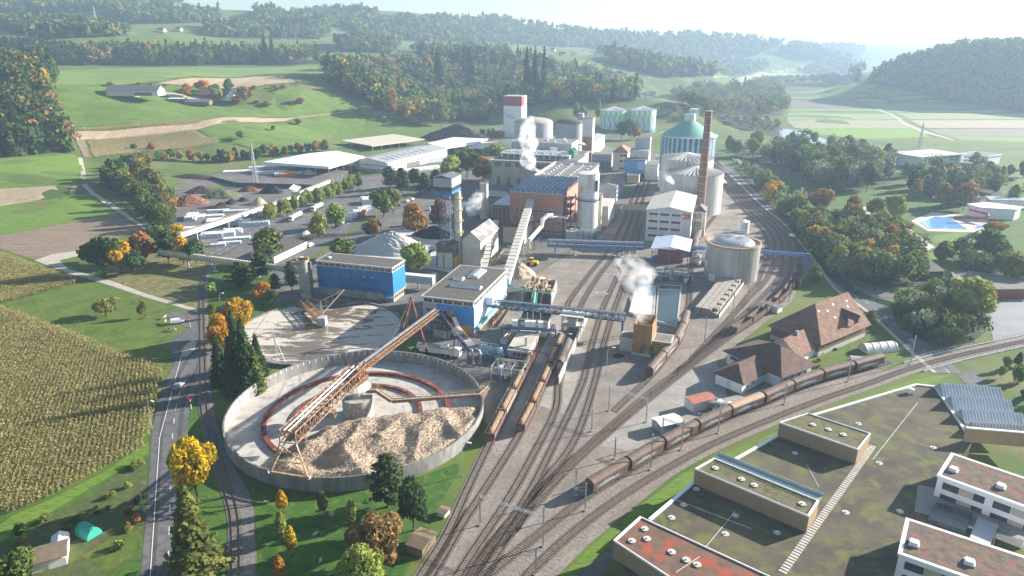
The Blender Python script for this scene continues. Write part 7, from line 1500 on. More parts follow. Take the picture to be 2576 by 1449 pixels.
def trees():
 L_ = [('broad','yellow',499,1262,1087,56,'tall golden maple between the left road and the siding'),('spruce','sprucel',498,1440,1208,70,'big pale green spruce at the bottom left beside the road'),
     ('spruce','spruce',560,968,835,30,'dark spruce at the left end of the spruce clump by the silo'),('spruce','spruce',592,990,842,33,'dark spruce at the front of the spruce clump by the silo'),('spruce','spruce',628,985,792,38,'tallest dark spruce in the clump left of the silo'),('spruce','spruce',655,955,835,28,'dark spruce at the right end of the clump, next to the tripod stand'),('spruce','spruce',600,935,775,30,'dark spruce behind the yellow trees in the clump'),('spruce','sprucel',650,985,868,26,'paler lower spruce nearest the silo wall'),
     ('broad','yellow',607,850,742,40,'golden tree behind the spruce clump, right of two'),('broad','yellow',556,880,783,34,'golden tree behind the spruce clump, left of two'),('broad','yellow',663,768,704,23,'small golden tree left of the mud pond'),('broad','green',684,770,725,18,'low green tree right of the small golden tree'),
     ('open','lime',538,748,708,20,'light green bushy tree beside the siding curve'),('open','olive',536,800,757,12,'thin bare looking tree beside the siding'),('pine','dark',607,722,655,36,'dark broad pine on the lawn under the tube conveyor'),('pine','dark',660,702,628,26,'dark pine below the big roadside tree'),('pine','dark',735,732,652,18,'slender pine left of the concrete silo'),('pine','dark',694,735,685,16,'low dark pine left of the concrete silo'),('broad','green',681,662,568,40,'big green tree in front of the garage'),
     ('broad','dark',265,694,590,46,'big dark tree at the left end of the copse by the gravel path'),('broad','yellow',306,690,598,36,'yellow green tree in the copse by the gravel path'),('broad','red',362,660,577,40,'reddish brown tree in the copse by the gravel path'),('broad','dark',236,660,605,24,'small dark tree at the far left of the copse'),('broad','green',405,615,565,28,'green tree behind the end of the tube conveyor'),('pine','dark',425,660,575,28,'dark pine beside the end of the tube conveyor'),('broad','yellow',462,665,590,28,'yellow green tree right of the tube conveyor end'),('broad','dark',495,668,598,26,'dark tree below the cream conveyor'),('broad','yellow',445,608,562,20,'small golden tree under the cream conveyor end'),('broad','dark',340,690,625,28,'dark low tree between yellow and red trees of the copse'),
     ('broad','lime',805,597,530,28,'light green tree in the car park, left of the pair'),('broad','lime',844,575,508,27,'light green tree in the car park, right of the pair'),('broad','green',965,547,475,30,'tall green tree between the white stacks and access road'),('broad','lime',990,540,470,22,'lighter green tree behind the tall car park tree'),('broad','orange',1042,592,507,36,'round orange tree by the gravel heap'),('broad','brown',942,603,545,26,'brownish tree left of the gravel heap'),('broad','green',862,650,603,32,'green tree behind the dark blue house'),('broad','lime',1050,702,607,37,'light green tree right of the dark blue house'),('broad','red',1106,570,497,25,'dark red tree left of the lime kiln'),
     ('pine','dark',982,475,415,22,'first dark pine in the row by the warehouse front'),('pine','dark',1012,485,420,22,'second dark pine in the row by the warehouse front'),('pine','dark',1042,468,422,18,'third dark pine in the row by the warehouse front'),('pine','dark',1068,488,432,20,'fourth dark pine in the row by the warehouse front'),('pine','dark',1096,470,424,16,'fifth dark pine in the row by the warehouse front'),
     ('broad','lime',1132,465,390,32,'light green tree in front of the warehouse bays'),('broad','green',1175,445,368,38,'large green tree left of the orange tree by the beige hall'),('broad','orange',1213,452,391,26,'orange tree at the corner of the beige hall'),('broad','lime',1245,405,358,28,'light green tree behind the orange tree'),('broad','brown',1335,560,516,16,'small brown tree in the yard before the dark brick office'),
     ('column','yellow',712,1290,1233,14,'small golden tree with stakes on the sheep lawn, nearest the silo'),('column','lime',712,1363,1284,14,'slim yellowish green tree on the sheep lawn'),('column','yellow',736,1402,1321,14,'bright yellow slim tree on the sheep lawn'),('column','orange',707,1470,1394,16,'orange slim tree at the bottom of the sheep lawn'),('column','olive',814,1294,1234,13,'slim olive tree with two sheep at its foot'),('column','lime',887,1322,1256,13,'slim light green tree on the right of the sheep lawn'),
     ('pine','dark',977,1275,1136,48,'big dark pine in front of the silo wall'),('broad','dark',1041,1335,1193,48,'dark green dense tree by the trackside fence'),('broad','brown',951,1425,1297,68,'large brown crowned tree at the bottom centre'),('broad','lime',915,1490,1367,64,'yellowish green tree at the bottom edge'),
     ('shrub','green',45,1470,1375,58,'large green bush in the bottom left corner'),('open','olive',267,795,748,36,'spreading old apple tree on the cow meadow'),('open','olive',362,798,752,13,'small slim apple tree on the cow meadow'),
     ('broad','green',2045,715,662,21,'round dark green tree between wagons and river road'),('pine','green',2188,822,778,19,'bushy pine at the barn corner by the street'),('column','dark',2004,735,700,7,'narrow dark conifer beside the empty wagons'),('broad','lime',2430,810,690,56,'great yellow topped tree beside the sports court'),('broad','olive',2370,660,602,26,'round olive tree on the bright pool lawn'),('broad','green',2478,655,570,42,'broad green tree right of the bright lawn'),('broad','olive',2545,715,635,46,'broad olive tree at the right edge of the park'),('broad','orange',2502,590,555,28,'orange tinted round tree by the right edge'),
     ('broad','brown',2140,560,487,28,'brownish round tree left of the small blue pool'),('broad','olive',2200,550,495,25,'olive round tree in the park meadow'),('broad','brown',2060,545,470,28,'brown tinged tree in the row above the stream'),('broad','lime',2245,560,485,26,'tall light green tree above the paddling pool'),('broad','lime',2470,790,740,26,'thin yellow green tree next to the sports court'),
     ('broad','dark',1563,350,303,18,'dark round tree in front of the painted tanks, left'),('broad','green',1586,352,297,16,'tall green tree in front of the painted tanks, right'),('broad','orange',1603,352,323,13,'small orange tree right of the painted tanks lawn'),('column','lime',1505,303,252,8,'slim poplar left of the painted tanks'),('column','lime',1467,312,268,12,'short poplar right of the grain tower'),('column','lime',1450,300,258,9,'slim poplar behind the grain tower'),
     ('broad','green',605,352,328,10,'small round tree alone on the slope above the hedge'),('broad','red',383,380,357,11,'dark red bush on the corn field edge'),('broad','green',337,378,360,8,'small green bush on the corn field edge'),('broad','green',751,316,298,8,'lone small tree on the green slope, right'),('broad','green',688,330,314,6,'lone little sapling on the green slope, left'),('broad','red',583,357,343,6,'small reddish bush beside the lone tree'),
     ('broad','orange',472,248,208,14,'orange tree beside the farm sheds'),('broad','yellow',510,235,200,18,'yellow tree behind the farmhouse'),('broad','lime',546,262,208,17,'drooping pale green tree before the farmhouse'),('broad','green',577,228,196,15,'green tree right of the farmhouse'),('broad','red',596,265,240,14,'purple red tree by the farm drive'),('broad','brown',620,262,215,18,'brown green tree by the farm drive')]
 for a in L_: tree(*a)
 rs = random.Random(11)
 fruit = [(277,217,10),(351,215,7),(380,216,6),(416,217,5),(640,226,10),(690,222,8),(714,222,9),(700,228,8),(672,268,13),(728,262,8),(757,262,14),(646,262,9),(715,224,9),(753,214,8)]
 for x, y, w in fruit: tree('open', 'brown', x, y, y-w*1.3, w, 'small rounded fruit tree on the farm pasture', 'fruit trees on the farm pasture')
 def band(pts, n, kinds, cols, h, label, group, jit=6, hw=.30):
  for k in range(n):
   t = (k+rs.random()*.6)/n*(len(pts)-1); i = min(int(t), len(pts)-2); f = t-i; x = pts[i][0]*(1-f)+pts[i+1][0]*f+rs.uniform(-jit, jit); y = pts[i][1]*(1-f)+pts[i+1][1]*f+rs.uniform(-jit*.5, jit*.5)
   kd = rs.choice(kinds); cl = 'dark' if kd in ('spruce','pine') else rs.choice(cols); p = T(x, y); hh = rs.uniform(*h)*(1.2 if kd == 'spruce' else 1); plant(kd, 'spruce' if kd == 'spruce' else cl, p, hh, hh*hw*rs.uniform(.8, 1.2) if kd != 'spruce' else hh*.18, label.replace('#', CN[cl]), group)
 def fill(poly, n, kinds, cols, h, label, group, hw=.30):
  xs = [p[0] for p in poly]; ys = [p[1] for p in poly]; k = 0
  while k < n:
   x, y = rs.uniform(min(xs), max(xs)), rs.uniform(min(ys), max(ys)); ins = False
   for i in range(len(poly)):
    (x1, y1), (x2, y2) = poly[i], poly[i-1]
    if (y1 > y) != (y2 > y) and x < (x2-x1)*(y-y1)/(y2-y1)+x1: ins = not ins
   if not ins: continue
   k += 1; kd = rs.choice(kinds); cl = 'spruce' if kd == 'spruce' else rs.choice(cols); hh = rs.uniform(*h)*(1.25 if kd == 'spruce' else 1); plant(kd, cl, T(x, y), hh, hh*(hw if kd != 'spruce' else .18)*rs.uniform(.8, 1.2), label.replace('#', CN[cl]), group)
 band([(672,562),(700,554),(735,541),(765,529),(792,519),(818,510),(842,500),(868,490),(890,481),(913,469)], 16, ['broad'], ['lime'], (11.5,13.5), 'light green plane tree in the avenue along the truck road', 'avenue trees along the truck road', 2, .30)
 band([(278,450),(300,470),(330,490),(360,520),(385,545),(410,575)], 24, ['broad','broad','pine'], ['green','olive','dark','green','yellow'], (12,17), '# tree in the belt between the farm lane and the mulch yard', 'tree belt by the farm lane', 14)
 band([(310,425),(350,440),(390,470),(415,510)], 14, ['broad'], ['green','olive','lime'], (12,16), '# tree at the yard side of the farm lane belt', 'tree belt by the farm lane', 10)
 band([(345,412),(450,402),(560,408),(620,402),(690,392),(760,386),(830,380)], 30, ['broad','broad','shrub'], ['green','olive','dark','brown','orange','green'], (8,12.5), '# tree in the long hedge behind the mulch yard', 'hedge trees behind the mulch yard', 6, .36)
 fill([(1805,392),(1880,400),(1960,440),(2090,462),(2230,455),(2250,425),(2130,385),(2050,360),(1960,375),(1880,372)], 40, ['broad'], ['green','olive','dark','green','lime','brown'], (15,21), '# tall tree in the wood between stream and bathing park', 'wood between stream and bathing park')
 fill([(2000,395),(2110,400),(2240,420),(2250,470),(2100,500),(2020,470)], 22, ['broad'], ['dark','green','silver','green'], (18,25), '# tall tree in the bathing park wood', 'bathing park wood')
 fill([(1890,470),(1960,545),(2040,640),(2110,705),(2200,728),(2180,690),(2090,620),(2000,520),(1920,460)], 46, ['broad','broad','broad','shrub'], ['green','olive','lime','lime','yellow','brown','silver'], (10,16), '# tree on the stream bank beside the river road', 'trees on the stream bank')
 fill([(2120,600),(2230,580),(2270,600),(2250,680),(2270,715),(2170,700)], 20, ['broad'], ['green','olive','dark','orange','silver'], (12,17), '# tree between the stream and the long pool roof', 'trees by the long pool roof')
 fill([(2280,470),(2400,430),(2480,440),(2500,500),(2400,540),(2290,500)], 20, ['broad','broad','pine'], ['green','dark','olive','silver','brown'], (13,19), '# tree below the modern school building', 'trees below the school')
 fill([(2440,420),(2600,400),(2620,520),(2500,520)], 12, ['broad','pine'], ['green','silver','lime'], (11,16), '# tree at the right edge beyond the pools', 'trees beyond the pools')
 fill([(2220,800),(2300,770),(2400,790),(2470,850),(2380,880),(2300,850)], 13, ['broad','shrub'], ['green','olive','orange','dark'], (6,11), '# tree between the side street and the underpass', 'trees by the side street')
 fill([(2480,925),(2600,900),(2620,1080),(2560,1020)], 8, ['shrub','broad'], ['green','dark','lime'], (4,8), '# bush below the railway bridge', 'bushes below the railway bridge')
 band([(1200,340),(1235,345),(1262,340)], 5, ['broad'], ['green','olive'], (7,10), '# bush beside the black heap and grain tower', 'bushes beside the grain tower', 4)
 fill([(0,1330),(130,1270),(250,1225),(360,1165),(350,1230),(260,1300),(100,1400),(0,1420)], 16, ['shrub'], ['green','dark','lime','olive'], (1.2,2.4), '# vegetable bush in the allotment', 'allotment bushes', .6)
 fill([(270,1270),(355,1200),(345,1330),(300,1400)], 8, ['shrub'], ['green','dark','red','lime'], (1.2,2.8), '# bush in the allotment beside the road wall', 'allotment bushes', .55)
 fill([(2000,895),(2090,860),(2150,865),(2230,880),(2140,915),(2050,930)], 10, ['shrub'], ['green','lime','olive'], (.8,1.8), '# bush in the barn garden', 'barn garden bushes', .6)
trees()
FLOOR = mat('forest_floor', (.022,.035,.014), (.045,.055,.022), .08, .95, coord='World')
def wood(name, label, polys, cols, seed):
 rs = np.random.default_rng(seed); VV = []; FF = []; MI = []; off = 0; names = list(LEAF)
 for poly, n, h, ncard, size, pc in polys:
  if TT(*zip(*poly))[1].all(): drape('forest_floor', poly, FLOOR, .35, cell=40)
  P = np.array(poly, float); lo, hi = P.min(0), P.max(0); xs = []; tot = 0
  while tot < n:
   q = rs.uniform(lo, hi, (n*2, 2)); ins = np.zeros(len(q), bool); j = len(P)-1
   for i in range(len(P)):
    a, b = P[i], P[j]; dy = b[1]-a[1] if abs(b[1]-a[1]) > 1e-9 else 1e-9; ins ^= ((a[1] > q[:,1]) != (b[1] > q[:,1])) & (q[:,0] < (b[0]-a[0])*(q[:,1]-a[1])/dy+a[0]); j = i
   xs.append(q[ins]); tot += ins.sum()
  q = np.concatenate(xs)[:n]; p, hit = TT(q[:,0], q[:,1]); p = p[hit]
  for k in range(len(p)):
   con = rs.random() < pc; hh = rs.uniform(*h)*(1.2 if con else 1); c, nr = crown('spruce' if con else 'broad', ncard, rs)
   w = hh*(1.0 if con else rs.uniform(.85, 1.2)); c = c*np.array([w, w, hh])+p[k]; v, f = cards(c, nr, size*hh, rs, .6); VV.append(v); FF.append(f+off); off += len(v)
   col = 'spruce' if con else cols[rs.integers(len(cols))]; MI.append(np.full(len(f), names.index(col)))
 me = npmesh(name, np.concatenate(VV), np.concatenate(FF), [LEAF[k] for k in names], np.concatenate(MI)); return stuff(put(me, name), label, 'wood')
def woods():
 B = ['green','dark','olive','green','dark','olive','brown','green','dark','olive','lime','orange']; D_ = ['green','dark','dark','olive','green','dark','dark','green','brown','dark','orange']
 wood('left_wood'.replace('left_','autumn_'), 'dense mixed autumn wood on the slope at the left edge', [([(-60,400),(0,398),(120,386),(180,384),(160,340),(138,300),(112,240),(135,195),(125,160),(40,140),(-60,140)], 560, (19,28), 130, .064, .22)], D_, 21)
 wood('ridge_wood', 'band of mixed wood along the top of the farm meadows', [([(120,165),(400,168),(640,163),(808,160),(800,150),(600,148),(300,150),(120,150)], 330, (23,32), 120, .062, .34), ([(0,150),(150,160),(150,140),(0,130)], 70, (22,28), 100, .065, .3)], D_, 22)
 wood('middle_wood', 'big mixed autumn wood behind the factory and warehouses', [([(802,190),(840,222),(930,262),(1040,318),(1110,312),(1225,308),(1240,275),(1330,268),(1500,262),(1600,252),(1615,225),(1560,200),(1400,175),(1200,165),(950,170),(830,176)], 850, (20,31), 120, .064, .22), ([(1080,185),(1250,200),(1260,180),(1400,180),(1330,165),(1100,165)], 60, (26,34), 130, .06, .9)], B, 23)
 wood('valley_wood', 'hazy round wood by the river beyond the factory', [([(1680,248),(1700,262),(1780,285),(1850,292),(1970,292),(1985,262),(1960,232),(1880,222),(1760,225)], 300, (17,25), 90, .075, .03), ([(1640,300),(1800,300),(1890,330),(1960,345),(1960,320),(1800,280),(1650,285)], 60, (9,14), 90, .07, .02), ([(1895,218),(2165,210),(2165,202),(1895,208)], 130, (18,25), 70, .08, .05)], ['olive','green','olive','brown','green'], 24)
 wood('hill_wood', 'dark hazy wood covering the hill at the right edge', [([(2180,208),(2400,258),(2600,288),(2620,112),(2480,118),(2360,138),(2250,172)], 1300, (19,28), 45, .12, .08)], ['green','dark','olive'], 25)
 wood('park_wood', 'dense tall wood between stream and bathing park', [([(1835,392),(1960,425),(2090,455),(2220,450),(2250,428),(2130,388),(2050,362),(1960,376),(1900,378)], 70, (13,20), 380, .042, 0), ([(2010,400),(2110,405),(2235,425),(2240,460),(2100,490),(2030,465)], 40, (17,23), 420, .04, .05), ([(2150,610),(2230,590),(2265,610),(2250,680),(2262,712),(2180,695)], 26, (10,15), 420, .045, 0), ([(1850,425),(1885,430),(1990,530),(2060,610),(2110,675),(2090,690),(2040,640),(1965,545),(1890,470)], 46, (9,15), 380, .045, 0), ([(2270,440),(2400,420),(2500,440),(2520,490),(2400,520),(2300,480)], 34, (12,18), 300, .05, .1), ([(1985,520),(2100,560),(2240,605),(2330,690),(2330,722),(2200,720),(2130,695),(2050,610)], 60, (11,17), 360, .045, 0), ([(2240,775),(2330,757),(2430,768),(2470,845),(2400,880),(2300,850)], 26, (7,12), 360, .045, 0), ([(2390,640),(2470,640),(2580,690),(2560,725),(2440,700)], 14, (9,14), 360, .045, 0)], ['green','dark','olive','green','dark','silver'], 27)
 wood('belt_wood', 'dense green tree belt between farm lane and mulch yard', [([(262,470),(290,438),(350,418),(415,455),(440,510),(425,585),(390,575),(330,510)], 44, (10,15), 360, .045, .05)], ['green','dark','olive','dark','green','yellow'], 28)
 far = []
 for poly, n in [([(-20,-5),(520,-5),(420,22),(250,30),(0,40)], 260), ([(250,30),(560,38),(540,58),(330,62)], 120), ([(520,70),(830,88),(800,100),(540,95)], 120), ([(640,20),(900,25),(960,40),(830,75),(650,60)], 200), ([(860,55),(1290,50),(1330,62),(1500,78),(1700,76),(1860,85),(1990,105),(1900,140),(1700,150),(1500,125),(1250,112),(900,100)], 900), ([(1500,130),(1800,150),(1940,165),(1900,190),(1680,195),(1560,170)], 320), ([(0,70),(180,60),(330,90),(100,100)], 130), ([(850,115),(1000,120),(980,135),(860,132)], 70), ([(2000,112),(2180,118),(2160,150),(2040,150),(1960,130)], 200), ([(2100,150),(2180,165),(2160,190),(2000,185)], 60), ([(1040,128),(1280,135),(1250,150),(1060,146)], 50)]: far.append((poly, int(n*2.5), (18,28), 36, .155, .25))
 wood('far_woods', 'pale hazy woods on the distant hills', far, ['green','dark','olive'], 26)
 for x, y, t, w, k, c, lb in [(670,162,82,14,'spruce','spruce','tall dark fir above the ridge wood, left of two'),(688,162,86,12,'spruce','spruce','tall dark fir above the ridge wood, right of two'),(500,163,95,11,'spruce','spruce','tall pointed fir rising in the ridge wood'),(1325,255,115,17,'spruce','spruce','tallest fir group member, left of three in the middle wood'),(1345,255,110,15,'spruce','spruce','tallest fir group member, middle of three in the middle wood'),(1368,255,112,14,'spruce','spruce','tallest fir group member, right of three in the middle wood'),(1105,245,120,20,'spruce','spruce','broad dark fir on the left in the middle wood'),(1185,250,115,22,'spruce','spruce','broad dark fir on the right in the middle wood'),(120,235,168,16,'broad','yellow','golden tree at the edge of the left wood'),(985,300,215,22,'broad','orange','big orange tinted tree at the front of the middle wood'),(1110,318,250,22,'broad','olive','olive tree at the front right of the middle wood'),(380,165,108,14,'broad','orange','orange tree in front of the ridge wood'),(400,165,112,10,'broad','yellow','yellow tree in front of the ridge wood'),(962,146,128,5,'column','dark','narrow dark cypress far behind the middle wood, left'),(979,145,126,5,'column','dark','narrow dark cypress far behind the middle wood, right')]: tree(k, c, x, y, t, w, lb)
woods()
# ---------------- standing corn ----------------
cornm = mat('corn_leaves', (.19,.19,.055), (.35,.30,.12), .12, .85, transl=.2, contrast=(.25,.75), c3=(.46,.38,.19), scale2=.9, coord='World', detail=6)
corns = mat('dry_corn', (.42,.33,.17), (.58,.46,.27), .3, .9, transl=.1, coord='World')
def corn(name, label, poly, h, row, sp, m, direc, seed, leaf=5):
 P = TT([p[0] for p in poly], [p[1] for p in poly])[0][:, :2]; rs = np.random.default_rng(seed); d = np.array(direc)/np.hypot(*direc); n_ = np.array([-d[1], d[0]]); U = P@d; W_ = P@n_
 a, b = np.meshgrid(np.arange(U.min(), U.max(), sp), np.arange(W_.min(), W_.max(), row)); q = a.ravel()[:, None]*d+b.ravel()[:, None]*n_; q += rs.normal(size=q.shape)*.10*row
 ins = np.zeros(len(q), bool); j = len(P)-1
 for i in range(len(P)): u, v = P[i], P[j]; dy = v[1]-u[1] if abs(v[1]-u[1]) > 1e-9 else 1e-9; ins ^= ((u[1] > q[:,1]) != (v[1] > q[:,1])) & (q[:,0] < (v[0]-u[0])*(q[:,1]-u[1])/dy+u[0]); j = i
 q = q[ins]; z = HZ(q[:,0], q[:,1]); n = len(q); base = np.stack([q[:,0], q[:,1], z], 1)
 c = np.repeat(base, leaf, 0); t = rs.uniform(.25, 1.0, len(c)); c[:,2] += t*h*rs.uniform(.85,1.1,len(c)); c[:,:2] += rs.normal(size=(len(c),2))*row*.15
 v, f = cards(c, np.tile([0,0,.4], (len(c),1)), np.full(1, h*.085)*np.ones(len(c))*max(1, row/1.0)**.5, rs, .8, .5); return stuff(put(npmesh(name, v, f, m), name), label, 'crop')
_rd = (V(383,1075)-V(362,1360)).xy
corn('corn_field', 'large ripe corn field with visible rows beside the left road', [(-120,1310),(0,1290),(27,1296),(133,1249),(267,1179),(363,1128),(372,1108),(386,1060),(397,1000),(408,955),(417,936),(300,892),(150,830),(0,775),(-120,735)], 2.3, 1.15, .32, cornm, _rd, 31, 14)
corn('corn_field', 'smaller strip of ripe corn at the left edge', [(-80,640),(0,640),(83,668),(197,709),(193,715),(100,740),(10,764),(-80,780)], 2.3, .95, .42, cornm, _rd, 32, 13)
corn('dry_corn_field', 'narrow strip of dry pale corn on the slope, upper of two', [(189,324),(300,318),(500,303),(515,307),(505,312),(350,322),(205,331)], 2.4, 1.1, .7, corns, (1,.2), 33, 12)
corn('dry_corn_field', 'broad patch of dry pale corn on the slope, lower of two', [(219,357),(300,348),(480,328),(552,358),(545,364),(400,381),(300,391),(238,398),(228,382),(230,372)], 2.4, 1.1, .7, corns, (1,.2), 34, 12)
# ---------------- wagons, vehicles, posts, stacks, heaps ----------------
ORD = ['nearest','second','third','fourth','fifth','sixth','seventh','eighth','ninth','tenth']
def wheelset():
 mb = MB()
 for s in (-.75, .75): mb.cyl(0,0,-.07,.07,.47,n=14); k = len(mb.v)-14 if False else None
 m2 = MB()
 for s in (-.75, .75):
  c = MB(); c.cyl(0,0,-.06,.06,.47,n=14); c.add([(0,0,0)],[])
  m2.add([(x, s+z, y) for x, y, z in c.v], c.f)
 m2.beam((0,-.75,0),(0,.75,0),.14); return m2.mesh('wheelset', M['greyd'])
WSM = wheelset()
brownw = stripes('brown_wagon_side', (.125,.078,.06), (.05,.036,.03), 1.55, 'x', .88, .75, 0, .35); browno = stripes('brown_gondola_side', (.19,.115,.09), (.12,.07,.053), 1.1, 'x', .78, .8, 0, .3)
def covered(roofm):
 r = thing('covered_wagon', 'x', 'wagon'); mb = MB(); mb.box(-6.6,-1.3,1.15,6.6,1.3,3.35); mb.build('body', brownw, r)
 mb = MB(); n = 9; vs = [(x, 1.38*math.cos(pi*j/n), 3.3+.95*math.sin(pi*j/n)) for x in (-6.65,6.65) for j in range(n+1)]
 mb.add(vs, [(j, n+1+j, n+2+j, j+1) for j in range(n)]+[list(range(n+1)), list(range(n+1,2*n+2))[::-1]]); mb.build('roof', roofm, r)
 mb = MB(); mb.box(-6.6,-1.1,.85,6.6,1.1,1.15); mb.beam((-7.0,.9,1.05),(7.0,.9,1.05),.3); mb.beam((-7.0,-.9,1.05),(7.0,-.9,1.05),.3); mb.build('underframe', M['greyd'], r)
 mb = MB(); rs = random.Random(3)
 for x in (-1.0,): n = 16; w = 4.6; mb.add([(x+w*math.cos(2*pi*i/n)*(.8+.3*math.sin(i*3)), -1.315, 2.1+.6*math.sin(2*pi*i/n)*(.8+.3*math.cos(i*5))) for i in range(n)], [list(range(n))])
 mb.build('graffiti', mat('graffiti_paint', (.45,.50,.52), (.12,.16,.15), 2.2, .7), r)
 for x in (-4, 4): put(WSM, 'wheelset', r, (x,0,.47))
 return r
def gondola(load, side=None):
 r = thing('open_wagon', 'x', 'wagon'); s = side or browno; L_ = 6.4; mb = MB()
 for x0,y0,x1,y1 in ((-L_,-1.35,L_,-1.25),(-L_,1.25,L_,1.35),(-L_,-1.25,-L_+.1,1.25),(L_-.1,-1.25,L_,1.25)): mb.box(x0,y0,1.2,x1,y1,3.0)
 for i in range(9):
  x = -L_+.2+i*1.55; mb.box(x,-1.43,1.2,x+.14,-1.35,2.95); mb.box(x,1.35,1.2,x+.14,1.43,2.95)
 mb.build('body', s, r); mb = MB(); mb.box(-L_+.1,-1.25,1.2,L_-.1,1.25,1.35); mb.build('floor', M['concrete_d'], r); mb = MB(); mb.box(-L_,-1.1,.85,L_,1.1,1.2); mb.build('underframe', M['greyd'], r)
 if load:
  rs = np.random.default_rng(5); nx, ny = 70, 18; X, Y = np.meshgrid(np.linspace(-L_+.1,L_-.1,nx), np.linspace(-1.24,1.24,ny), indexing='ij'); Z = 2.45+.95*np.clip(1-(np.abs(Y)/1.25)**2,0,1)*np.clip((L_-np.abs(X))/1.5,0,1)**.6+rs.uniform(-.13,.13,X.shape)
  a = (np.arange(nx-1)[:,None]*ny+np.arange(ny-1)[None]).ravel(); put(npmesh('beet_load', np.stack([X.ravel(),Y.ravel(),Z.ravel()],1), np.stack([a,a+ny,a+ny+1,a+1],1), mat('loaded_beets', (.20,.135,.085), (.40,.30,.19), 3, .95, bump=.8)), 'beet_load', r)
 for x in (-4.2, 4.2): put(WSM, 'wheelset', r, (x,0,.47))
 return r
def string(proto, path, s0, n, pitch, lab, group, z=.3, special=None):
 for i in range(n):
  s = s0+pitch*i; a = path.at(s-4); b = path.at(s+4); p = (a+b)/2; t = b-a
  src = special[i] if special and i in special else proto
  lb = lab % ORD[i] if '%' in lab else lab; pos = (p.x,p.y,z); rz = math.atan2(t.y,t.x)
  if not src.get('used'): src.location = pos; src.rotation_euler = (0,0,rz); src['label'] = lb; src['group'] = group; src['used'] = 1
  else: dup(src, pos, rz, lb, group)
bpy.context.view_layer.update()
cw = covered(mat('brown_roof', (.115,.078,.062), (.17,.118,.095), .8, .7)); ct = covered(mat('tan_roof', (.36,.25,.165), (.42,.30,.20), .8, .7)); gl = gondola(True); ge = gondola(False); gp = gondola(True, stripes('pale_gondola', (.36,.31,.28), (.24,.16,.13), 1.1, 'x', .78, .8, 0, .3))
pw = covered(M['offwhite']); bpy.context.view_layer.update()
t = TR['brown']; string(cw, t, t.s_of(V(1482,1252))+7.2, 9, 14.15, 'brown covered wagon in the long row below the main line, %s from its near end', 'covered wagons by the main line', special={4: ct})
t = TR['cover']; string(cw, t, t.s_of(V(1632,956))+7, 4, 14.15, 'brown covered wagon beside the cooling tower, %s in its string', 'covered wagons by the cooling tower'); string(cw, t, t.s_of(V(1745,640))+3, 4, 14.15, 'brown covered wagon behind the steel tank, %s in its string', 'covered wagons behind the steel tank')
t = TR['fan4']; string(ge, t, t.s_of(V(1840,848))-4-5*13.6-7+0*1, 0, 13.6, '', '')
sg = sorted([t.s_of(V(1850,840)), t.s_of(V(2008,650))]); string(ge, t, sg[0]+6, 7, 13.7, 'empty brown open wagon on the outer curved track, %s from its near end', 'empty open wagons')
t = TR['beet1']; string(gl, t, t.s_of(V(1236,1112))+6.7, 4, 13.5, 'open wagon heaped with beets on the left loading track, %s from the near end', 'beet wagons on the left track', special={1: gp})
t = TR['beet2']; string(gl, t, t.s_of(V(1305,1095))+6.7, 5, 13.5, 'open wagon heaped with beets on the right loading track, %s from the near end', 'beet wagons on the right track')
t = TR['fan0']; string(pw, t, t.s_of(V(1836,470)), 1, 14, 'pale roofed wagon alone on the inner curved track by the white silos', 'pale wagon')
def car_mesh(col, van=False):
 r = thing('parked_car', 'x', 'car'); L_, W_, H_ = (4.4,1.78,1.48) if not van else (4.9,1.9,1.95); P = [(-.5,.28),(-.49,.62),(-.36,.70),(-.46 if van else -.30,.98),(.12 if not van else .22,1.0),(.30,.68),(.48,.58),(.5,.28)] if not van else [(-.5,.25),(-.49,.6),(-.46,.97),(.18,1.0),(.36,.62),(.49,.52),(.5,.25)]
 if not van: P = [(-.5,.28),(-.49,.64),(-.42,.70),(-.28,.97),(.08,1.0),(.26,.70),(.47,.58),(.5,.28)]
 P = [(x*L_, z*H_) for x, z in P]; n = len(P); vs = []
 for s in (-1, 1):
  for x, z in P: k = 1 if z < .75*H_ else .84; vs.append((x, s*W_/2*k, z))
 mb = MB(); mb.add(vs, [tuple(range(n))]+[tuple(range(2*n-1,n-1,-1))]+[(i+1,i,n+i,n+i+1) for i in range(n-1)]+[(0,n-1,2*n-1,n)]); mb.build('body', col, r)
 g = MB(); i0 = 2 if not van else 1; e = .012
 def q(i, j, s): return
 a, b, c, d = P[i0], P[i0+1], P[i0+2], P[i0+3]; w1 = W_/2*.98; w2 = W_/2*.84
 g.add([(a[0]-.02,-w2*.92,a[1]+.06),(a[0]-.02,w2*.92,a[1]+.06),(b[0]-.03,w2*.9,b[1]-.06),(b[0]-.03,-w2*.9,b[1]-.06)], [(0,1,2,3)]); g.add([(d[0]+.03,-w2*.95,d[1]+.05),(d[0]+.03,w2*.95,d[1]+.05),(c[0]+.05,w2*.9,c[1]-.04),(c[0]+.05,-w2*.9,c[1]-.04)], [(1,0,3,2)])
 for s in (-1, 1): y0, y1 = s*(W_/2*.97+.0), s*(w2+.012); g.add([(a[0]+.25,y0,a[1]+.05),(d[0]-.25,y0,a[1]+.05),(c[0]-.05,y1,c[1]-.1),(b[0]+.12,y1,b[1]-.1)], [(0,1,2,3)])
 g.build('windows', M['glass'], r)
 for x in (-L_*.3, L_*.31):
  for s in (-1,1): w = MB(); w.cyl(0,0,-.1,.1,.32,n=12); w.v = [(a_, z_, b_) for a_, b_, z_ in w.v]; o = w.build('wheel', M['black'], r); o.location = (x, s*W_*.46, .32)
 return r
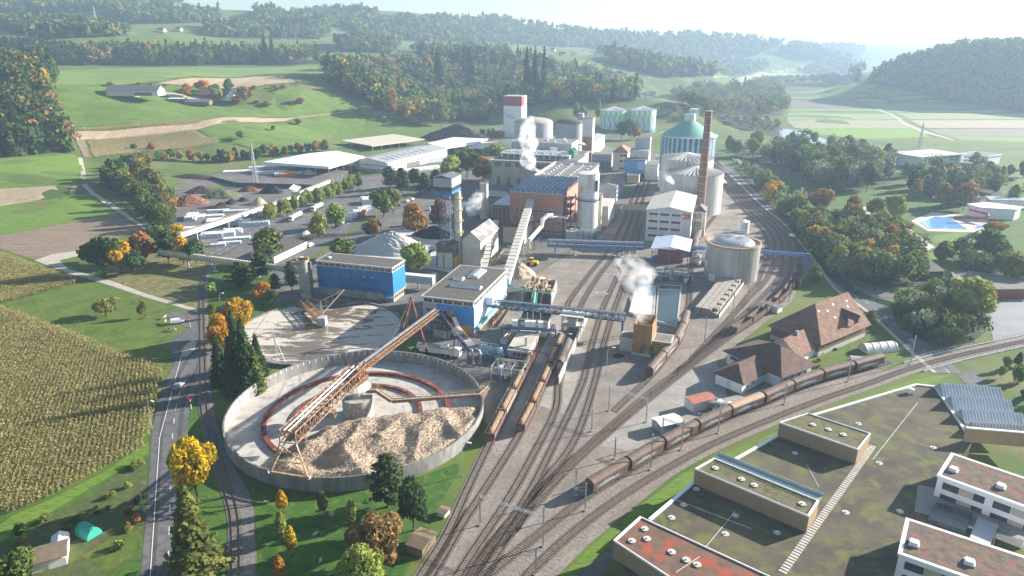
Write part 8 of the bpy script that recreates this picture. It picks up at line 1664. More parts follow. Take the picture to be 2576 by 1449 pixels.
CC = dict(white=M['white'], black=mat('car_black', (.02,.02,.025), None, rough=.3), silver=mat('car_silver', (.45,.46,.48), None, rough=.3, metal=.4), blue=mat('car_blue', (.05,.09,.20), None, rough=.3), red=mat('car_red', (.35,.03,.03), None, rough=.3)); PRO = {}
def cars():
 rd = _ar.dir(_ar.len*.4); base = math.atan2(rd.y, rd.x)
 for c, v, x, y, a, lb in [('silver',0,449,975,83,'silver car driving on the left road towards the camera'),('white',1,447,813,25,'white car at the level crossing beside the cows'),('black',0,848,606,None,'black car crossing the car park towards the access road'),('white',1,781,620,None,'white van beside the garage'),('silver',0,922,575,90,'silver car at the left end of the parked row'),('black',0,930,569,90,'black car second in the parked row by the brownish tree'),('blue',0,937,563,90,'blue car third in the parked row by the brownish tree'),('silver',0,944,557,90,'grey car fourth in the parked row by the brownish tree'),('black',0,850,570,None,'dark car under the light green car park trees, front'),('silver',0,862,563,None,'grey car under the light green car park trees, behind'),('silver',0,922,533,None,'silver car at the end of the white stacks'),('red',0,912,541,None,'dark red car beside the orange truck'),('white',0,1025,508,None,'white car near the grass strip, left of two'),('white',0,1037,503,None,'white car near the grass strip, right of two'),('blue',0,1006,518,None,'blue car below the two white cars by the grass strip'),('white',0,1082,528,None,'white car parked left of the dark red tree, front'),('white',0,1092,521,None,'white car parked left of the dark red tree, behind'),('silver',0,756,652,None,'grey car beside the concrete silo tower'),('black',0,2030,855,35,'dark car tucked between barn and goods house'),('silver',1,1996,598,-60,'grey pickup on the river road'),('white',0,1262,900,70,'white car in the truck lane')]:
  key = (c, v); h = base if a is None else (base+pi/2 if a == 90 else math.radians(a)); p = V(x, y, .08)
  if key not in PRO: PRO[key] = car_mesh(CC[c], v); bpy.context.view_layer.update(); PRO[key].location = p; PRO[key].rotation_euler = (0,0,h); PRO[key]['label'] = lb
  else: dup(PRO[key], p, h, lb)
 def truck(lb, px, py, ang, kind):
  r = thing('tanker_truck' if kind == 'tank' else 'tipper_truck', lb, 'truck', V(px, py, .08), ang); mb = MB(); mb.prism([(5.2,-1.2),(7.3,-1.2),(7.3,1.2),(5.2,1.2)], .6, 3.3); cabm = {'tank':M['white'],'beet':M['white'],'orange':M['orange']}[kind]; mb.build('cab', cabm, r); MB().box(7.28,-1.05,1.9,7.34,1.05,2.9).build('windscreen', M['glass'], r)
  if kind == 'tank': b = MB(); b.tube([(-6.5,0,2.5),(-5.8,0,2.5),(4.0,0,2.5),(4.7,0,2.5)], [.9,1.25,1.25,.9], 14); b.build('tank', M['white'], r)
  else:
   b = MB(); X0 = -4 if kind == 'beet' else .6
   for x0,y0,x1,y1 in ((X0,-1.25,4.9,-1.15),(X0,1.15,4.9,1.25),(X0,-1.15,X0+.1,1.15),(4.8,-1.15,4.9,1.15)): b.box(x0,y0,1.1,x1,y1,2.7)
   b.build('tipper_body', M['offwhite'] if kind == 'beet' else M['orange'], r); b = MB(); n = 14; rs = random.Random(1)
   vs = [(X0+.1+(4.7-X0)*i/n, -1.15+2.3*j/5, 2.2+.6*math.sin(pi*j/5)+rs.uniform(-.12,.12)) for i in range(n+1) for j in range(6)]; b.add(vs, [(i*6+j,(i+1)*6+j,(i+1)*6+j+1,i*6+j+1) for i in range(n) for j in range(5)]); b.build('load', MATS['sugar_beets'], r)
  MB().box((.6 if kind == 'orange' else -5.5),-.5,.75,6.5,.5,1.1).build('chassis', M['greyd'], r)
  for x in ((-5,-3.8,3.2,6.2) if kind != 'orange' else (1.6,6.2)):
   for s in (-1,1): w = MB(); w.cyl(0,0,-.15,.15,.5,n=12); w.v = [(a_,z_,b_) for a_,b_,z_ in w.v]; w.build('wheel', M['black'], r).location = (x,s*1.05,.5)
 b2 = _pk.dir(_pk.len*.4); hd = math.atan2(b2.y,b2.x)
 truck('white tanker truck with green trim standing on the truck road', 800, 527, hd+pi, 'tank'); truck('white tanker trailer truck parked under the avenue trees', 746, 551, hd+pi, 'tank'); truck('orange truck beside the parked cars and white stacks', 907, 547, base, 'orange')
 for x, y, a, lb in ((1278,862,68,'white sided truck loaded with beets beside the weigh house, rear'),(1303,830,68,'grey truck loaded with beets under the sampling gantry'),(1352,728,70,'red white truck inside the tipping bay'),(1108,893,-15,'trailer loaded with beets under the pylon, right'),(1078,884,-20,'green trailer loaded with beets beside the pylon foot')): truck(lb, x, y, math.radians(a), 'beet')
 r = thing('wheel_loader', 'yellow wheel loader at the pale pulp heap', 'loader', V(1338,667,.06), math.radians(160)); MB().box(-3.2,-1.2,1.0,.4,1.2,2.3).build('engine_body', M['yellow'], r); mb = MB(); mb.box(-.6,-.8,2.3,1.0,.8,3.7,0); mb.build('cab', M['glass'], r); MB().box(-.7,-.9,3.7,1.1,.9,3.85).build('cab_roof', M['yellow'], r)
 mb = MB(); mb.beam((.4,-.6,1.6),(3.4,-.6,.9),.3); mb.beam((.4,.6,1.6),(3.4,.6,.9),.3); mb.box(.4,-.9,.9,1.8,.9,1.8); mb.build('lift_arm', M['yellow'], r); mb = MB(); mb.add([(3.2,-1.5,.2),(4.6,-1.5,.2),(3.2,-1.5,1.5),(3.2,1.5,.2),(4.6,1.5,.2),(3.2,1.5,1.5)], [(0,1,2),(5,4,3),(0,3,4,1),(0,2,5,3)]); mb.build('bucket', M['greyd'], r)
 for x in (-2.2, 1.4):
  for s in (-1,1): w = MB(); w.cyl(0,0,-.3,.3,.85,n=16); w.v = [(a_,z_,b_) for a_,b_,z_ in w.v]; w.build('wheel', M['black'], r).location = (x,s*1.2,.85)
cars()
def posts():
 for x, y, t, lb, dbl in [(383,1078,1003,'tall grey street lamp on the left road, upper of two',0),(363,1289,1206,'tall grey street lamp on the left road, lower of two',0),(1164,1198,1110,'grey lamp post beside the loaded wagons and silo wall',0),(1533,744,690,'double armed yard lamp, second between the tracks',1),(1512,776,738,'double armed yard lamp, nearest to the pipe bridge',1),(1553,697,644,'double armed yard lamp, farthest between the tracks',1),(1420,878,838,'double armed lamp beside the arched brown roof',1),(1525,944,872,'single armed yard lamp in front of the cooling tower',0),(1437,677,642,'single lamp at the truck turning loop',0),(557,783,735,'lamp post on the lawn by the siding curve',0),(871,602,561,'double lamp in the middle of the car park',1),(778,599,555,'lamp beside the graffiti wall',0),(948,555,521,'lamp by the tall green car park tree',1),(1391,630,600,'lamp',0)][:13]:
  p = V(x, y); h = HG(p, x, t); r = thing('lamp_post', lb, 'street lamp', p, math.radians(-20)); mb = MB(); mb.tube([(0,0,0),(0,0,h*.75),(.3,0,h*.94),(1.6,0,h)], [.14,.10,.08,.07], 7)
  if dbl: mb.tube([(0,0,h*.75),(-.3,0,h*.94),(-1.6,0,h)], [.10,.08,.07], 7)
  mb.build('pole', M['steel'], r)
  for s in ((1,-1) if dbl else (1,)): b = MB(); b.box(-.5,-.18,-.09,.5,.18,.09); b.build('lamp_head', M['white'], r).location = (s*2.0,0,h+.02)
 for k, (x, y, t, arm) in enumerate([(1208,1322,1241,0),(1366,1376,1274,0),(1347,1449,1376,3),(1472,1286,1214,3),(1448,1248,1176,3),(1546,1156,1101,3),(1636,1183,1091,3),(1713,1133,1054,0),(1806,1091,1016,3),(1531,1034,971,0),(1625,1063,999,0),(1488,1086,1029,3),(2132,961,900,3),(2289,918,841,3),(1972,1018,963,3),(1771,866,796,3),(1880,741,704,3),(1843,785,733,3),(1985,757,712,3),(1664,1115,1050,0)]):
  p = V(x, y); h = min(HG(p, x, t), 11); r = thing('catenary_mast', 'grey steel catenary mast beside the tracks, ' + ['left leg of the front portal','right leg of the front portal','at the bottom edge','before the first brown wagon','left of the first brown wagon','by the rusty bins','at the second brown wagon','right leg of the wagon portal','at the fourth brown wagon','left leg of the rear portal','right leg of the rear portal','beside the signal box frame','by the garden wagons','at the bridge end','at the sixth brown wagon','in the gravel left of the curve','next to the steel tank','by the crate wall','among the empty wagons','left leg of the wagon portal'][k], 'mast', p, math.radians(25)); mb = MB(); mb.beam((0,0,0),(0,0,h),.26,m=0); mb.box(-.35,-.35,0,.35,.35,.35); mb.build('pole', M['steel'], r)
  if arm: b = MB(); b.beam((0,0,h*.86),(-arm,0,h*.92),.09); b.beam((0,0,h*.70),(-arm,0,h*.90),.07); b.build('bracket', M['steel'], r)
 for a, b, ta, tb, lb in (((1208,1322),(1366,1376),1248,1281,'lattice catenary portal beam over the front tracks'),((1531,1034),(1625,1063),976,1004,'lattice catenary portal beam over the rear tracks'),((1664,1115),(1713,1133),1052,1057,'lattice portal beam above the brown wagons')):
  p, q = V(*a), V(*b); za, zb = HG(p,a[0],ta), HG(q,b[0],tb); r = thing('catenary_beam', lb, 'beam', (p.x,p.y,0)); mb = MB(); truss(mb, Vector((0,0,za-.3)), q-p+Vector((0,0,za-.3)), .45, .5, 14, .035); mb.build('lattice', M['grey'], r)
 for x, y, lb in ((482,1030,'red and white level crossing cross on the grass verge'),(479,822,'red and white level crossing cross by the white car')):
  r = thing('crossing_sign', lb, 'sign', V(x, y)); mb = MB(); mb.beam((0,0,0),(0,0,3.6),.12); mb.build('pole', M['white'], r); mb = MB(); mb.beam((-.8,-.1,3.1),(.8,-.1,4.1),.08,.2); mb.beam((-.8,-.16,4.1),(.8,-.16,3.1),.08,.2); mb.build('cross', M['red'], r); b = MB(); b.add([(-.5,-.12,1.9),(.5,-.12,1.9),(0,-.12,2.8),(-.5,-.04,1.9),(.5,-.04,1.9),(0,-.04,2.8)], [(0,1,2),(5,4,3),(0,3,4,1),(1,4,5,2),(2,5,3,0)]); b.build('signal_board', M['black'], r)
posts()
def heap(name, label, px, py, rx, ry, h, m, ang=0, seed=1, z=0, rough=.12, flat_=0.0):
 rs = np.random.default_rng(seed); nr, na = 16, 40; V_ = [(0,0,h)]; F_ = []
 ph = rs.uniform(0, 6.28, 4)
 for i in range(1, nr+1):
  t = i/nr
  for j in range(na):
   a = 2*pi*j/na; k = 1+.10*math.sin(2*a+ph[0])+.07*math.sin(3*a+ph[1])+.04*math.sin(7*a+ph[2]); zz = h*min(1, (1-t)/(1-flat_) if flat_ else 1-t**1.15); V_.append((rx*t*k*math.cos(a), ry*t*k*math.sin(a), max(-.05, zz+rs.normal()*rough*h*.25*(t < 1))))
 F_ = [(0,1+j,1+(j+1) % na) for j in range(na)]; mb = MB(); mb.add(V_, F_+[(1+(i-1)*na+j,1+i*na+j,1+i*na+(j+1) % na,1+(i-1)*na+(j+1) % na) for i in range(1,nr) for j in range(na)])
 o = mb.build(name, m); o.location = T(px, py)+Vector((0,0,z)); o.rotation_euler = (0,0,ang); return tag(o, label, 'heap')
def heaps():
 red = mat('red_bark', (.14,.065,.04), (.24,.115,.07), .8, .95, bump=.6); dk = mat('dark_compost', (.045,.03,.025), (.09,.06,.045), .8, .95, bump=.6); bk = mat('black_coke', (.012,.013,.016), (.03,.03,.035), .8, .9, bump=.6); tn = mat('tan_pulp', (.46,.36,.25), (.58,.48,.35), .6, .95, bump=.4); lm = mat('limestone', (.46,.45,.43), (.62,.60,.58), 1.2, .95, c3=(.33,.32,.31), scale2=6, bump=.9)
 pl = mat('purple_brown_compost', (.035,.024,.03), (.075,.05,.055), .3, .95, bump=.7); gg = mat('grown_over_compost', (.11,.12,.05), (.19,.16,.10), .25, .95, c3=(.06,.13,.03), scale2=.3)
 for a in [('bark_heap','large reddish brown bark heap in the mulch yard',478,512,15,9,6.5,red,.6),('compost_heap','dark brown compost heap behind the red bark heap',506,484,12,8,5,dk,.5),('compost_heap','greenish overgrown compost heap in the mulch yard',558,494,14,11,5,gg,.2),('compost_heap','long dark low compost windrow at the back of the mulch yard',480,447,26,6,3,dk,.1),('coke_heap','black heap under the dark retaining wall',684,484,10,6,6,bk,0),('bark_heap','brown heap against the dark retaining wall',627,480,9,5,4,red,0),('soil_heap','small black cone heap in the mulch yard, farthest of four',583,508,4,4,2.4,bk,0),('soil_heap','small black cone heap in the mulch yard, rightmost of four',612,505,4,4,2.6,bk,0),('soil_heap','small black cone heap in the mulch yard, nearest of four',557,517,4.5,4,2.4,bk,0),('soil_heap','small black cone heap in the mulch yard, between others',580,513,4,3.5,2.2,bk,.4),('soil_heap','flat dark strip heap in front of the red bark heap',540,523,12,3,1.6,dk,.1),('pulp_heap','small tan cone heap behind the cream conveyor',652,513,6,6,5,tn,0),('pulp_heap','pale tan pulp heap beside the wheel loader',1306,690,8.5,7.5,6.5,tn,0),('limestone_heap','large pale grey limestone heap behind the dark blue house',988,625,23,14,9.5,lm,-.3),('coke_heap','black coke heap left of the lime kiln',1090,592,13,8,5.5,bk,-.3),('compost_heap','great long purple brown heap at the foot of the middle wood',1150,352,46,16,17,pl,-.05),('coal_patch','small black heap beside the cooling tower base',1556,896,2.4,1.6,1.2,bk,0)]: heap(*a[:8], ang=a[8], seed=len(a[1]))
 for a in [('soil_heap','brown heap under the white open hall, left',735,446,6,5,4,red,0),('soil_heap','tan heap under the white open hall, right',778,447,6,5,4,tn,0)]: heap(*a[:8], z=3.2)
 heap('earth_ridge','ridge of brown earth clods along the side of the bright blue house',1352-92,768+30,2.0,13,1.6,mat('clod_earth',(.16,.10,.07),(.30,.20,.14),1.5,.95,bump=1),ang=A0,seed=4,rough=.5)
heaps()
def bags():
 rs = random.Random(6); wm = mat('white_bags', (.66,.68,.70), (.80,.81,.82), 1.2, .55); gm = mat('green_white_bags', (.45,.58,.52), (.70,.74,.74), .9, .55); bl = mat('bluish_bags', (.48,.55,.66), (.68,.72,.78), .9, .55)
 def stack(lb, px, py, nx, ny, nz, m, ang, z=0, name='bag_stack', step=1.3):
  mb = MB()
  for i in range(nx):
   for j in range(ny):
    k = nz if rs.random() > .12 else nz-1
    for q in range(max(1,k)): x, y, zz = i*step, j*step, q*1.25; e = .07; mb.add([(x+e,y+e,zz),(x+step-e,y+e,zz),(x+step-e,y+step-e,zz),(x+e,y+step-e,zz),(x+e,y+e,zz+1.05),(x+step-e,y+e,zz+1.05),(x+step-e,y+step-e,zz+1.05),(x+e,y+step-e,zz+1.05),(x+.3,y+.3,zz+1.22),(x+step-.3,y+.3,zz+1.22),(x+step-.3,y+step-.3,zz+1.22),(x+.3,y+step-.3,zz+1.22)], [(0,1,5,4),(1,2,6,5),(2,3,7,6),(3,0,4,7),(4,5,9,8),(5,6,10,9),(6,7,11,10),(7,4,8,11),(8,9,10,11)])
  o = mb.build(name, m); o.location = V(px, py, z+.05); o.rotation_euler = (0,0,ang); tag(o, lb, 'stack')
 a = math.radians(15); WH = ['in the back row','in the middle row','in the front row']
 for i, (x, y, nx, ny, nz, m) in enumerate([(463,557,5,11,2,gm),(490,550,4,6,1,wm),(520,534,9,2,1,wm),(543,533,6,2,1,wm),(560,536,12,3,1,bl),(512,548,9,3,1,wm),(517,562,16,7,1,wm),(572,568,10,4,2,bl),(600,571,9,4,2,gm),(625,570,9,4,2,bl),(640,545,8,3,2,wm),(503,601,9,5,2,bl),(528,598,10,4,2,wm),(560,590,8,4,2,bl),(560,606,11,3,1,wm),(548,616,9,2,1,wm),(528,621,6,2,1,bl),(458,580,10,4,1,bl)]): stack('block of wrapped bags by the long cream conveyor, '+['far left','left of the first row','small one at the back','short one at the back','bluish at the back','behind the conveyor','largest flat one','left of three behind the conveyor','green one of three','right of three behind the conveyor','under the avenue','bluish front left','white front middle','bluish front right','long low one','low one nearest the road','smallest one','beside the conveyor foot'][i], x, y, nx, ny, nz, m, a)
 for i, (x, y, nx, ny, nz, m) in enumerate([(560,436,22,6,1,wm),(640,440,22,5,2,wm),(625,428,30,4,2,wm),(690,444,7,4,2,wm),(722,440,9,3,2,wm)]): stack('long block of white bags on the raised bag yard, '+['left','front middle','back','under the roof edge','right'][i], x, y, nx, ny, nz, m, a, 3.2)
 stack('block of orange red bags under the white open hall', 702, 446, 10, 4, 2, M['orange'], a, 3.2)
 for i, (x, y, nx, ny, nz) in enumerate([(866,556,4,6,2),(878,550,4,6,2),(891,543,4,6,2),(904,536,4,6,2),(915,531,4,5,2),(913,516,14,9,3)]): stack('white wrapped stack in the car park row, '+['nearest','second','third','fourth','fifth','large block at the far end'][i], x, y, nx, ny, nz, wm, math.radians(20), name='pallet_stack')
 for i, (x, y, nx, ny, nz) in enumerate([(1010,435,30,4,2),(1055,432,14,4,2),(1098,405,10,5,2),(1065,412,20,1,4)]): stack('white pallet stack before the warehouse, '+['long one behind the pines','shorter one behind the pines','by the open bay','tall shelf along the wall'][i], x, y, nx, ny, nz, wm, math.radians(38), name='pallet_stack')
 stack('long white wrapped bale stack beside the farm lane at the left', 190, 482, 26, 6, 2, wm, math.radians(-38), name='bale_stack')
bags()
def far_things():
 def hb(lb, px, py, w, d, h, ang, wm, rm, rise, name='farm_house', cat='building', ridge='x'): p = T(px, py); f = dict(o=(p.x,p.y), ang=math.radians(ang), w=w, d=d, h=h); r = gable(f, name, lb, wm, rm, rise, ridge, .8, cat=cat); r.location.z = p.z-.3; return r, f
 r, f = hb('long dark roofed barn with pale wall on the green slope', 268, 241, 52, 18, 5.5, 3, M['offwhite'], M['greyd'], 4.5, 'long_barn', 'barn'); panel(r, f, 'f', 28, 46, .2, 3.5, M['greyd'], 'barn_opening', .05)
 hb('dark roofed low shed with white wall below the farm trees', 466, 264, 25, 12, 3.5, 5, M['wood'], M['greyd'], 2.2); hb('farmhouse with red brown hipped looking roof among the farm trees', 503, 248, 17, 13, 5, 10, M['wood'], M['tile'], 7); r, f = hb('white farmhouse behind the drooping tree', 553, 252, 14, 11, 6.5, -35, M['white'], M['tile'], 5); wins(r, f, 'f', 1, 13, 4, 4.5, 1, 1.2)
 hb('small white roofed shelter left of the dark shed', 425, 255, 16, 8, 3, 4, M['wood'], M['offwhite'], .8, 'farm_shed', 'shed'); hb('grey flat looking implement shed right of the farmhouse', 575, 240, 20, 10, 4, 2, M['wood'], M['greyd'], 1.5, 'farm_shed', 'shed')
 for i, (x, y, s) in enumerate([(212,74,18),(255,72,14),(300,83,26),(395,80,16),(440,78,14),(535,68,12),(855,32,22),(700,130,18),(985,148,16),(1010,147,18),(1115,146,20),(1050,150,14),(1290,150,14),(1320,140,12),(1385,128,12),(1470,130,12),(1498,138,14),(1520,133,12),(1548,141,12),(1570,146,14),(1600,150,12),(1360,143,13),(1300,155,16),(1440,140,11),(1530,148,12),(1405,140,14)]): hb('distant farmhouse with red roof, '+['left hillside','left hillside, smaller','pale long one under the hill','below the hill wood','right of the hill wood','on the upper meadow','white one high on the hill','behind the ridge wood','beyond the middle wood','beside the cypresses','with two gables beyond the wood','small one beyond the wood','village edge left','village, upper left','village top','village middle top','village centre','village centre right','village right','village far right','village right edge','village left','village front left','village middle','village front right','village upper middle'][i], x, y, s, s*.6, 4.5, random.Random(i).uniform(-30,30), M['white'] if i % 3 == 0 else M['offwhite'], M['tile'], 3.5)
 f = frame((2318,396),(2420,388), h=9.5, ang=None, d=30); r = flat(f, 'school', 'modern white school block with tall glazed front and flat roof beyond the pools', M['white'], M['offwhite'], M['white'], .4, .8); wins(r, f, 'f', 2, f['w']-2, 6, 6.2, f['w']/6-1.4, 5.0, nx=3, nz=2); wins(r, f, 'f', 2, f['w']-2, 6, 2, f['w']/6-1.4, 1.6, nx=3)
 f = frame((2420,386),(2486,394), h=8, ang=None, d=22); r = flat(f, 'school_wing', 'lower white wing on the right of the modern school', M['white'], M['roofg'], M['white'], .4, .6); wins(r, f, 'f', 2, f['w']-2, 5, 5.5, f['w']/5-1.2, 1.8, nx=3); wins(r, f, 'f', 2, f['w']-2, 5, 2.3, f['w']/5-1.2, 1.8, nx=3)
 def slabroof(name, lb, px, h, m, wm): r, o, P = canopy(name, lb, px, h, .5, m, []); c = sum(P, Vector())/len(P)-o; MB().prism([((p-o).lerp(c,.08)).xy for p in P], 0, h-.5, 0).build('wall', wm, r)
 slabroof('changing_rooms','long grey roofed changing rooms between trees and pool',[(2262,622),(2289,615),(2380,682),(2335,684)],4,M['roofd'],M['wood']); slabroof('bath_hall','low brick bath house with wide grey roof at the right edge',[(2392,684),(2440,682),(2620,704),(2620,726),(2490,728),(2402,706)],4.5,M['roofg'],M['maroon']); slabroof('bath_cafe','white bath cafe with flat roof above the red slide',[(2432,513),(2480,508),(2576,520),(2560,527),(2470,522)],7,M['white'],M['white']); slabroof('bath_cafe','grey flat roofed pavilion left of the white bath cafe',[(2415,490),(2455,488),(2470,496),(2428,498)],5,M['roofg'],M['grey']); slabroof('bath_cafe','pale pavilion at the right edge above the baths',[(2478,492),(2576,497),(2600,505),(2490,502)],6,M['corr'],M['offwhite'])
 pb = mat('pool_water_blue', (.16,.36,.66), (.22,.44,.74), .3, .08); dkm = mat('pool_deck', (.46,.43,.38), (.54,.51,.46), .2, .9)
 drape('pool_deck', [(2290,556),(2345,534),(2445,543),(2540,572),(2500,586),(2335,582)], dkm, .10); drape('pool_deck', [(2225,565),(2270,560),(2300,585),(2352,622),(2330,632),(2285,628),(2240,610)], dkm, .10); drape('pool_deck', [(2120,532),(2160,518),(2220,528),(2200,540)], dkm, .10)
 for lb, px in (('large angular blue swimming pool with paddling ring',[(2315,557),(2349,545),(2389,548),(2436,577),(2337,575)]),('pale long swimmers pool beside the changing rooms',[(2250,600),(2280,592),(2330,620),(2293,624),(2255,614)]),('small blue paddling pool under the trees',[(2134,528),(2150,524),(2168,526),(2160,533),(2137,533)]),('small blue pool piece right of the angular pool',[(2452,568),(2488,565),(2486,573),(2455,576)])):
  P = [V(x, y, .14) for x, y in px]; o = thing('swimming_pool', lb, 'pool', P[0]); MB().prism([(p-P[0]).xy for p in P], 0, .06, 0).build('water', pb, o); mb = MB(); n = len(P)
  for i in range(n): a, b = P[i]-P[0], P[(i+1) % n]-P[0]; mb.beam(a+Vector((0,0,.05)), b+Vector((0,0,.05)), .5, .25)
  mb.build('rim', M['white'], o)
 r = thing('water_slide', 'winding red water slide beside the blue pool', 'slide', V(2450,560)); o = V(2450,560); P = [V(2400,549,.6),V(2418,548,1.2),V(2440,547,2),V(2470,549,3),V(2486,545,4),V(2480,538,5),V(2462,532,6),V(2440,527,7)]; MB().tube([p-o for p in catmull(P, 3)], .75, 8).build('tube', mat('slide_red', (.45,.05,.06), None, rough=.4), r)
 for p in P[2::2]: b = MB(); q = p-o; b.beam((q.x,q.y,0),(q.x,q.y,p.z),.25); b.build('support', M['steel'], r)
 for x, y, t, lb in ((2205,378,308,'tall lattice power pylon beyond the school'),(645,470,360,'tall slim lattice mast behind the raised bag yard'),(247,82,14,'distant lattice power pylon on the left hill')):
  p = T(x if x != 2205 else 2312, y if x != 2205 else 371); h = D(x if x != 2205 else 2312, t, math.hypot(p.x,p.y)).z-p.z; r = thing('lattice_pylon', lb, 'pylon', p); mb = MB(); w = h*.05
  for sx in (-1,1):
   for sy in (-1,1): mb.beam((sx*w,sy*w,0),(sx*w*.15,sy*w*.15,h),.35)
  for i in range(10):
   z0, z1 = h*i/10, h*(i+1)/10; a, b = w*(1-.85*i/10), w*(1-.85*(i+1)/10)
   for s in (-1,1): mb.beam((-a,s*a,z0),(b,s*b,z1),.2); mb.beam((s*a,-a,z0),(s*b,b,z1),.2)
  mb.build('lattice', M['steel'], r)
far_things()
def skin(name, vs, es, rad, m, sub=1):
 me = bpy.data.meshes.new(name); me.from_pydata(vs, es, []); o = bpy.data.objects.new(name, me); C.objects.link(o); md = o.modifiers.new('s', 'SKIN')
 for i, r_ in enumerate(rad): me.skin_vertices[0].data[i].radius = (r_, r_)
 me.skin_vertices[0].data[0].use_root = True; o.modifiers.new('u', 'SUBSURF').levels = sub; bpy.context.view_layer.update(); e = bpy.data.meshes.new_from_object(o.evaluated_get(bpy.context.evaluated_depsgraph_get())); bpy.data.objects.remove(o); e.materials.clear(); e.materials.append(m); return e
def creatures():
 qv = [(0,0,.95),(.55,0,1.0),(-.55,0,1.0),(.95,0,1.15),(1.25,0,1.3),(1.55,0,1.12),(.55,.2,.6),(.58,.2,.35),(.56,.2,.04),(.55,-.2,.6),(.60,-.2,.35),(.62,-.2,.04),(-.62,.2,.68),(-.78,.2,.4),(-.70,.2,.04),(-.62,-.2,.68),(-.74,-.2,.4),(-.66,-.2,.04),(-.85,0,1.05),(-.95,0,.6)]
 qe = [(0,1),(0,2),(1,3),(3,4),(4,5),(1,6),(6,7),(7,8),(1,9),(9,10),(10,11),(2,12),(12,13),(13,14),(2,15),(15,16),(16,17),(2,18),(18,19)]; qr = [.36,.33,.33,.2,.15,.09,.13,.08,.06,.13,.08,.06,.16,.08,.06,.16,.08,.06,.06,.04]
 cow = skin('cow', qv, qe, qr, mat('cow_hide', (.62,.58,.52), (.10,.045,.025), 1.6, .9, contrast=(.49,.51))); shp = skin('sheep', qv, qe, [r_*1.25 if i < 3 else r_ for i, r_ in enumerate(qr)], mat('sheep_wool', (.46,.40,.32), (.55,.49,.40), 3, .95))
 for x, y, a, lb in ((369,800,0,'brown and white spotted cow by the slim apple tree'),(413,802,60,'pale cow at the road edge, upper of two'),(415,814,90,'white cow at the road edge, lower of two'),(430,832,10,'brown patched cow near the traffic island, left'),(438,833,190,'brown patched cow near the traffic island, right')): tag(put(cow, 'cow', None, V(x, y, .05), math.radians(a)), lb, 'cow', 'grazing cows')
 for x, y, a, lb in ((810,1297,20,'pale sheep under the slim olive tree, left of two'),(835,1299,170,'pale sheep under the slim olive tree, right of two'),(793,1348,40,'grey sheep in the middle of the lawn'),(806,1415,80,'pale pinkish sheep at the bottom of the lawn'),(668,1267,10,'brownish sheep at the left of the lawn near the silo')): o = tag(put(shp, 'sheep', None, V(x, y, .05), math.radians(a)), lb, 'sheep', 'grazing sheep'); o.scale = (.62,.62,.62)
 pv = [(0,0,.95),(0,0,1.2),(0,0,1.45),(0,0,1.55),(0,.02,1.68),(.1,0,.88),(.11,.05,.48),(.11,.0,.06),(.11,.14,.03),(-.1,0,.88),(-.12,-.08,.48),(-.12,-.18,.06),(-.12,-.04,.03),(.2,0,1.4),(.25,.03,1.12),(.24,.12,.86),(-.2,0,1.4),(-.25,-.03,1.12),(-.24,.06,.86)]
 pe = [(0,1),(1,2),(2,3),(3,4),(0,5),(5,6),(6,7),(7,8),(0,9),(9,10),(10,11),(11,12),(2,13),(13,14),(14,15),(2,16),(16,17),(17,18)]; pr = [.15,.15,.16,.06,.11,.09,.07,.05,.04,.09,.07,.05,.04,.07,.05,.04,.07,.05,.04]
 ps = skin('person', pv, pe, pr, mat('dark_clothes', (.02,.02,.03), (.05,.05,.06), 3, .9))
 for x, y, lb in ((309,717,'person in dark clothes walking on the gravel path'),(441,907,'person in dark clothes on the pavement by the traffic island')): tag(put(ps, 'person', None, V(x, y, .1), .8), lb, 'person')
creatures()
def plume(label, pts, rad, dens, seed, sc=.35, lo=.42, name='steam_plume'):
 P = catmull(pts, 1.5); n = len(P); rs = np.random.default_rng(seed); na = 18; mb = MB(); vs = []
 for i, p in enumerate(P):
  t = i/(n-1)*(len(rad)-1); k = min(int(t), len(rad)-2); r = rad[k]+(rad[k+1]-rad[k])*(t-k)
  for j in range(na): a = 2*pi*j/na; q = r*(1+.18*math.sin(3*a+i*.7)+.15*math.sin(i*.9+2*a)); vs.append((p.x+q*math.cos(a), p.y+q*math.sin(a), p.z))
 mb.add(vs, [(i*na+j,i*na+(j+1) % na,(i+1)*na+(j+1) % na,(i+1)*na+j) for i in range(n-1) for j in range(na)]+[list(range(na))[::-1], [len(vs)-na+j for j in range(na)]])
 m = bpy.data.materials.new('steam'); m.use_nodes = True; N = m.node_tree.nodes; L = m.node_tree.links; N.remove(N['Principled BSDF']); v = N.new('ShaderNodeVolumePrincipled'); v.inputs['Color'].default_value = (.97,.98,1,1); v.inputs['Anisotropy'].default_value = .2
 g = N.new('ShaderNodeNewGeometry'); nz = N.new('ShaderNodeTexNoise'); nz.inputs['Scale'].default_value = sc; nz.inputs['Detail'].default_value = 5; nz.inputs['Roughness'].default_value = .62; nz.inputs['Distortion'].default_value = .6; L.new(g.outputs['Position'], nz.inputs[0]); mr = N.new('ShaderNodeMapRange'); mr.inputs['From Min'].default_value = lo; mr.inputs['From Max'].default_value = lo+.2; mr.inputs['To Max'].default_value = dens; L.new(nz.outputs[0], mr.inputs[0]); L.new(mr.outputs[0], v.inputs['Density']); L.new(v.outputs[0], N['Material Output'].inputs['Volume'])
 o = mb.build(name, m); stuff(o, label, 'steam')
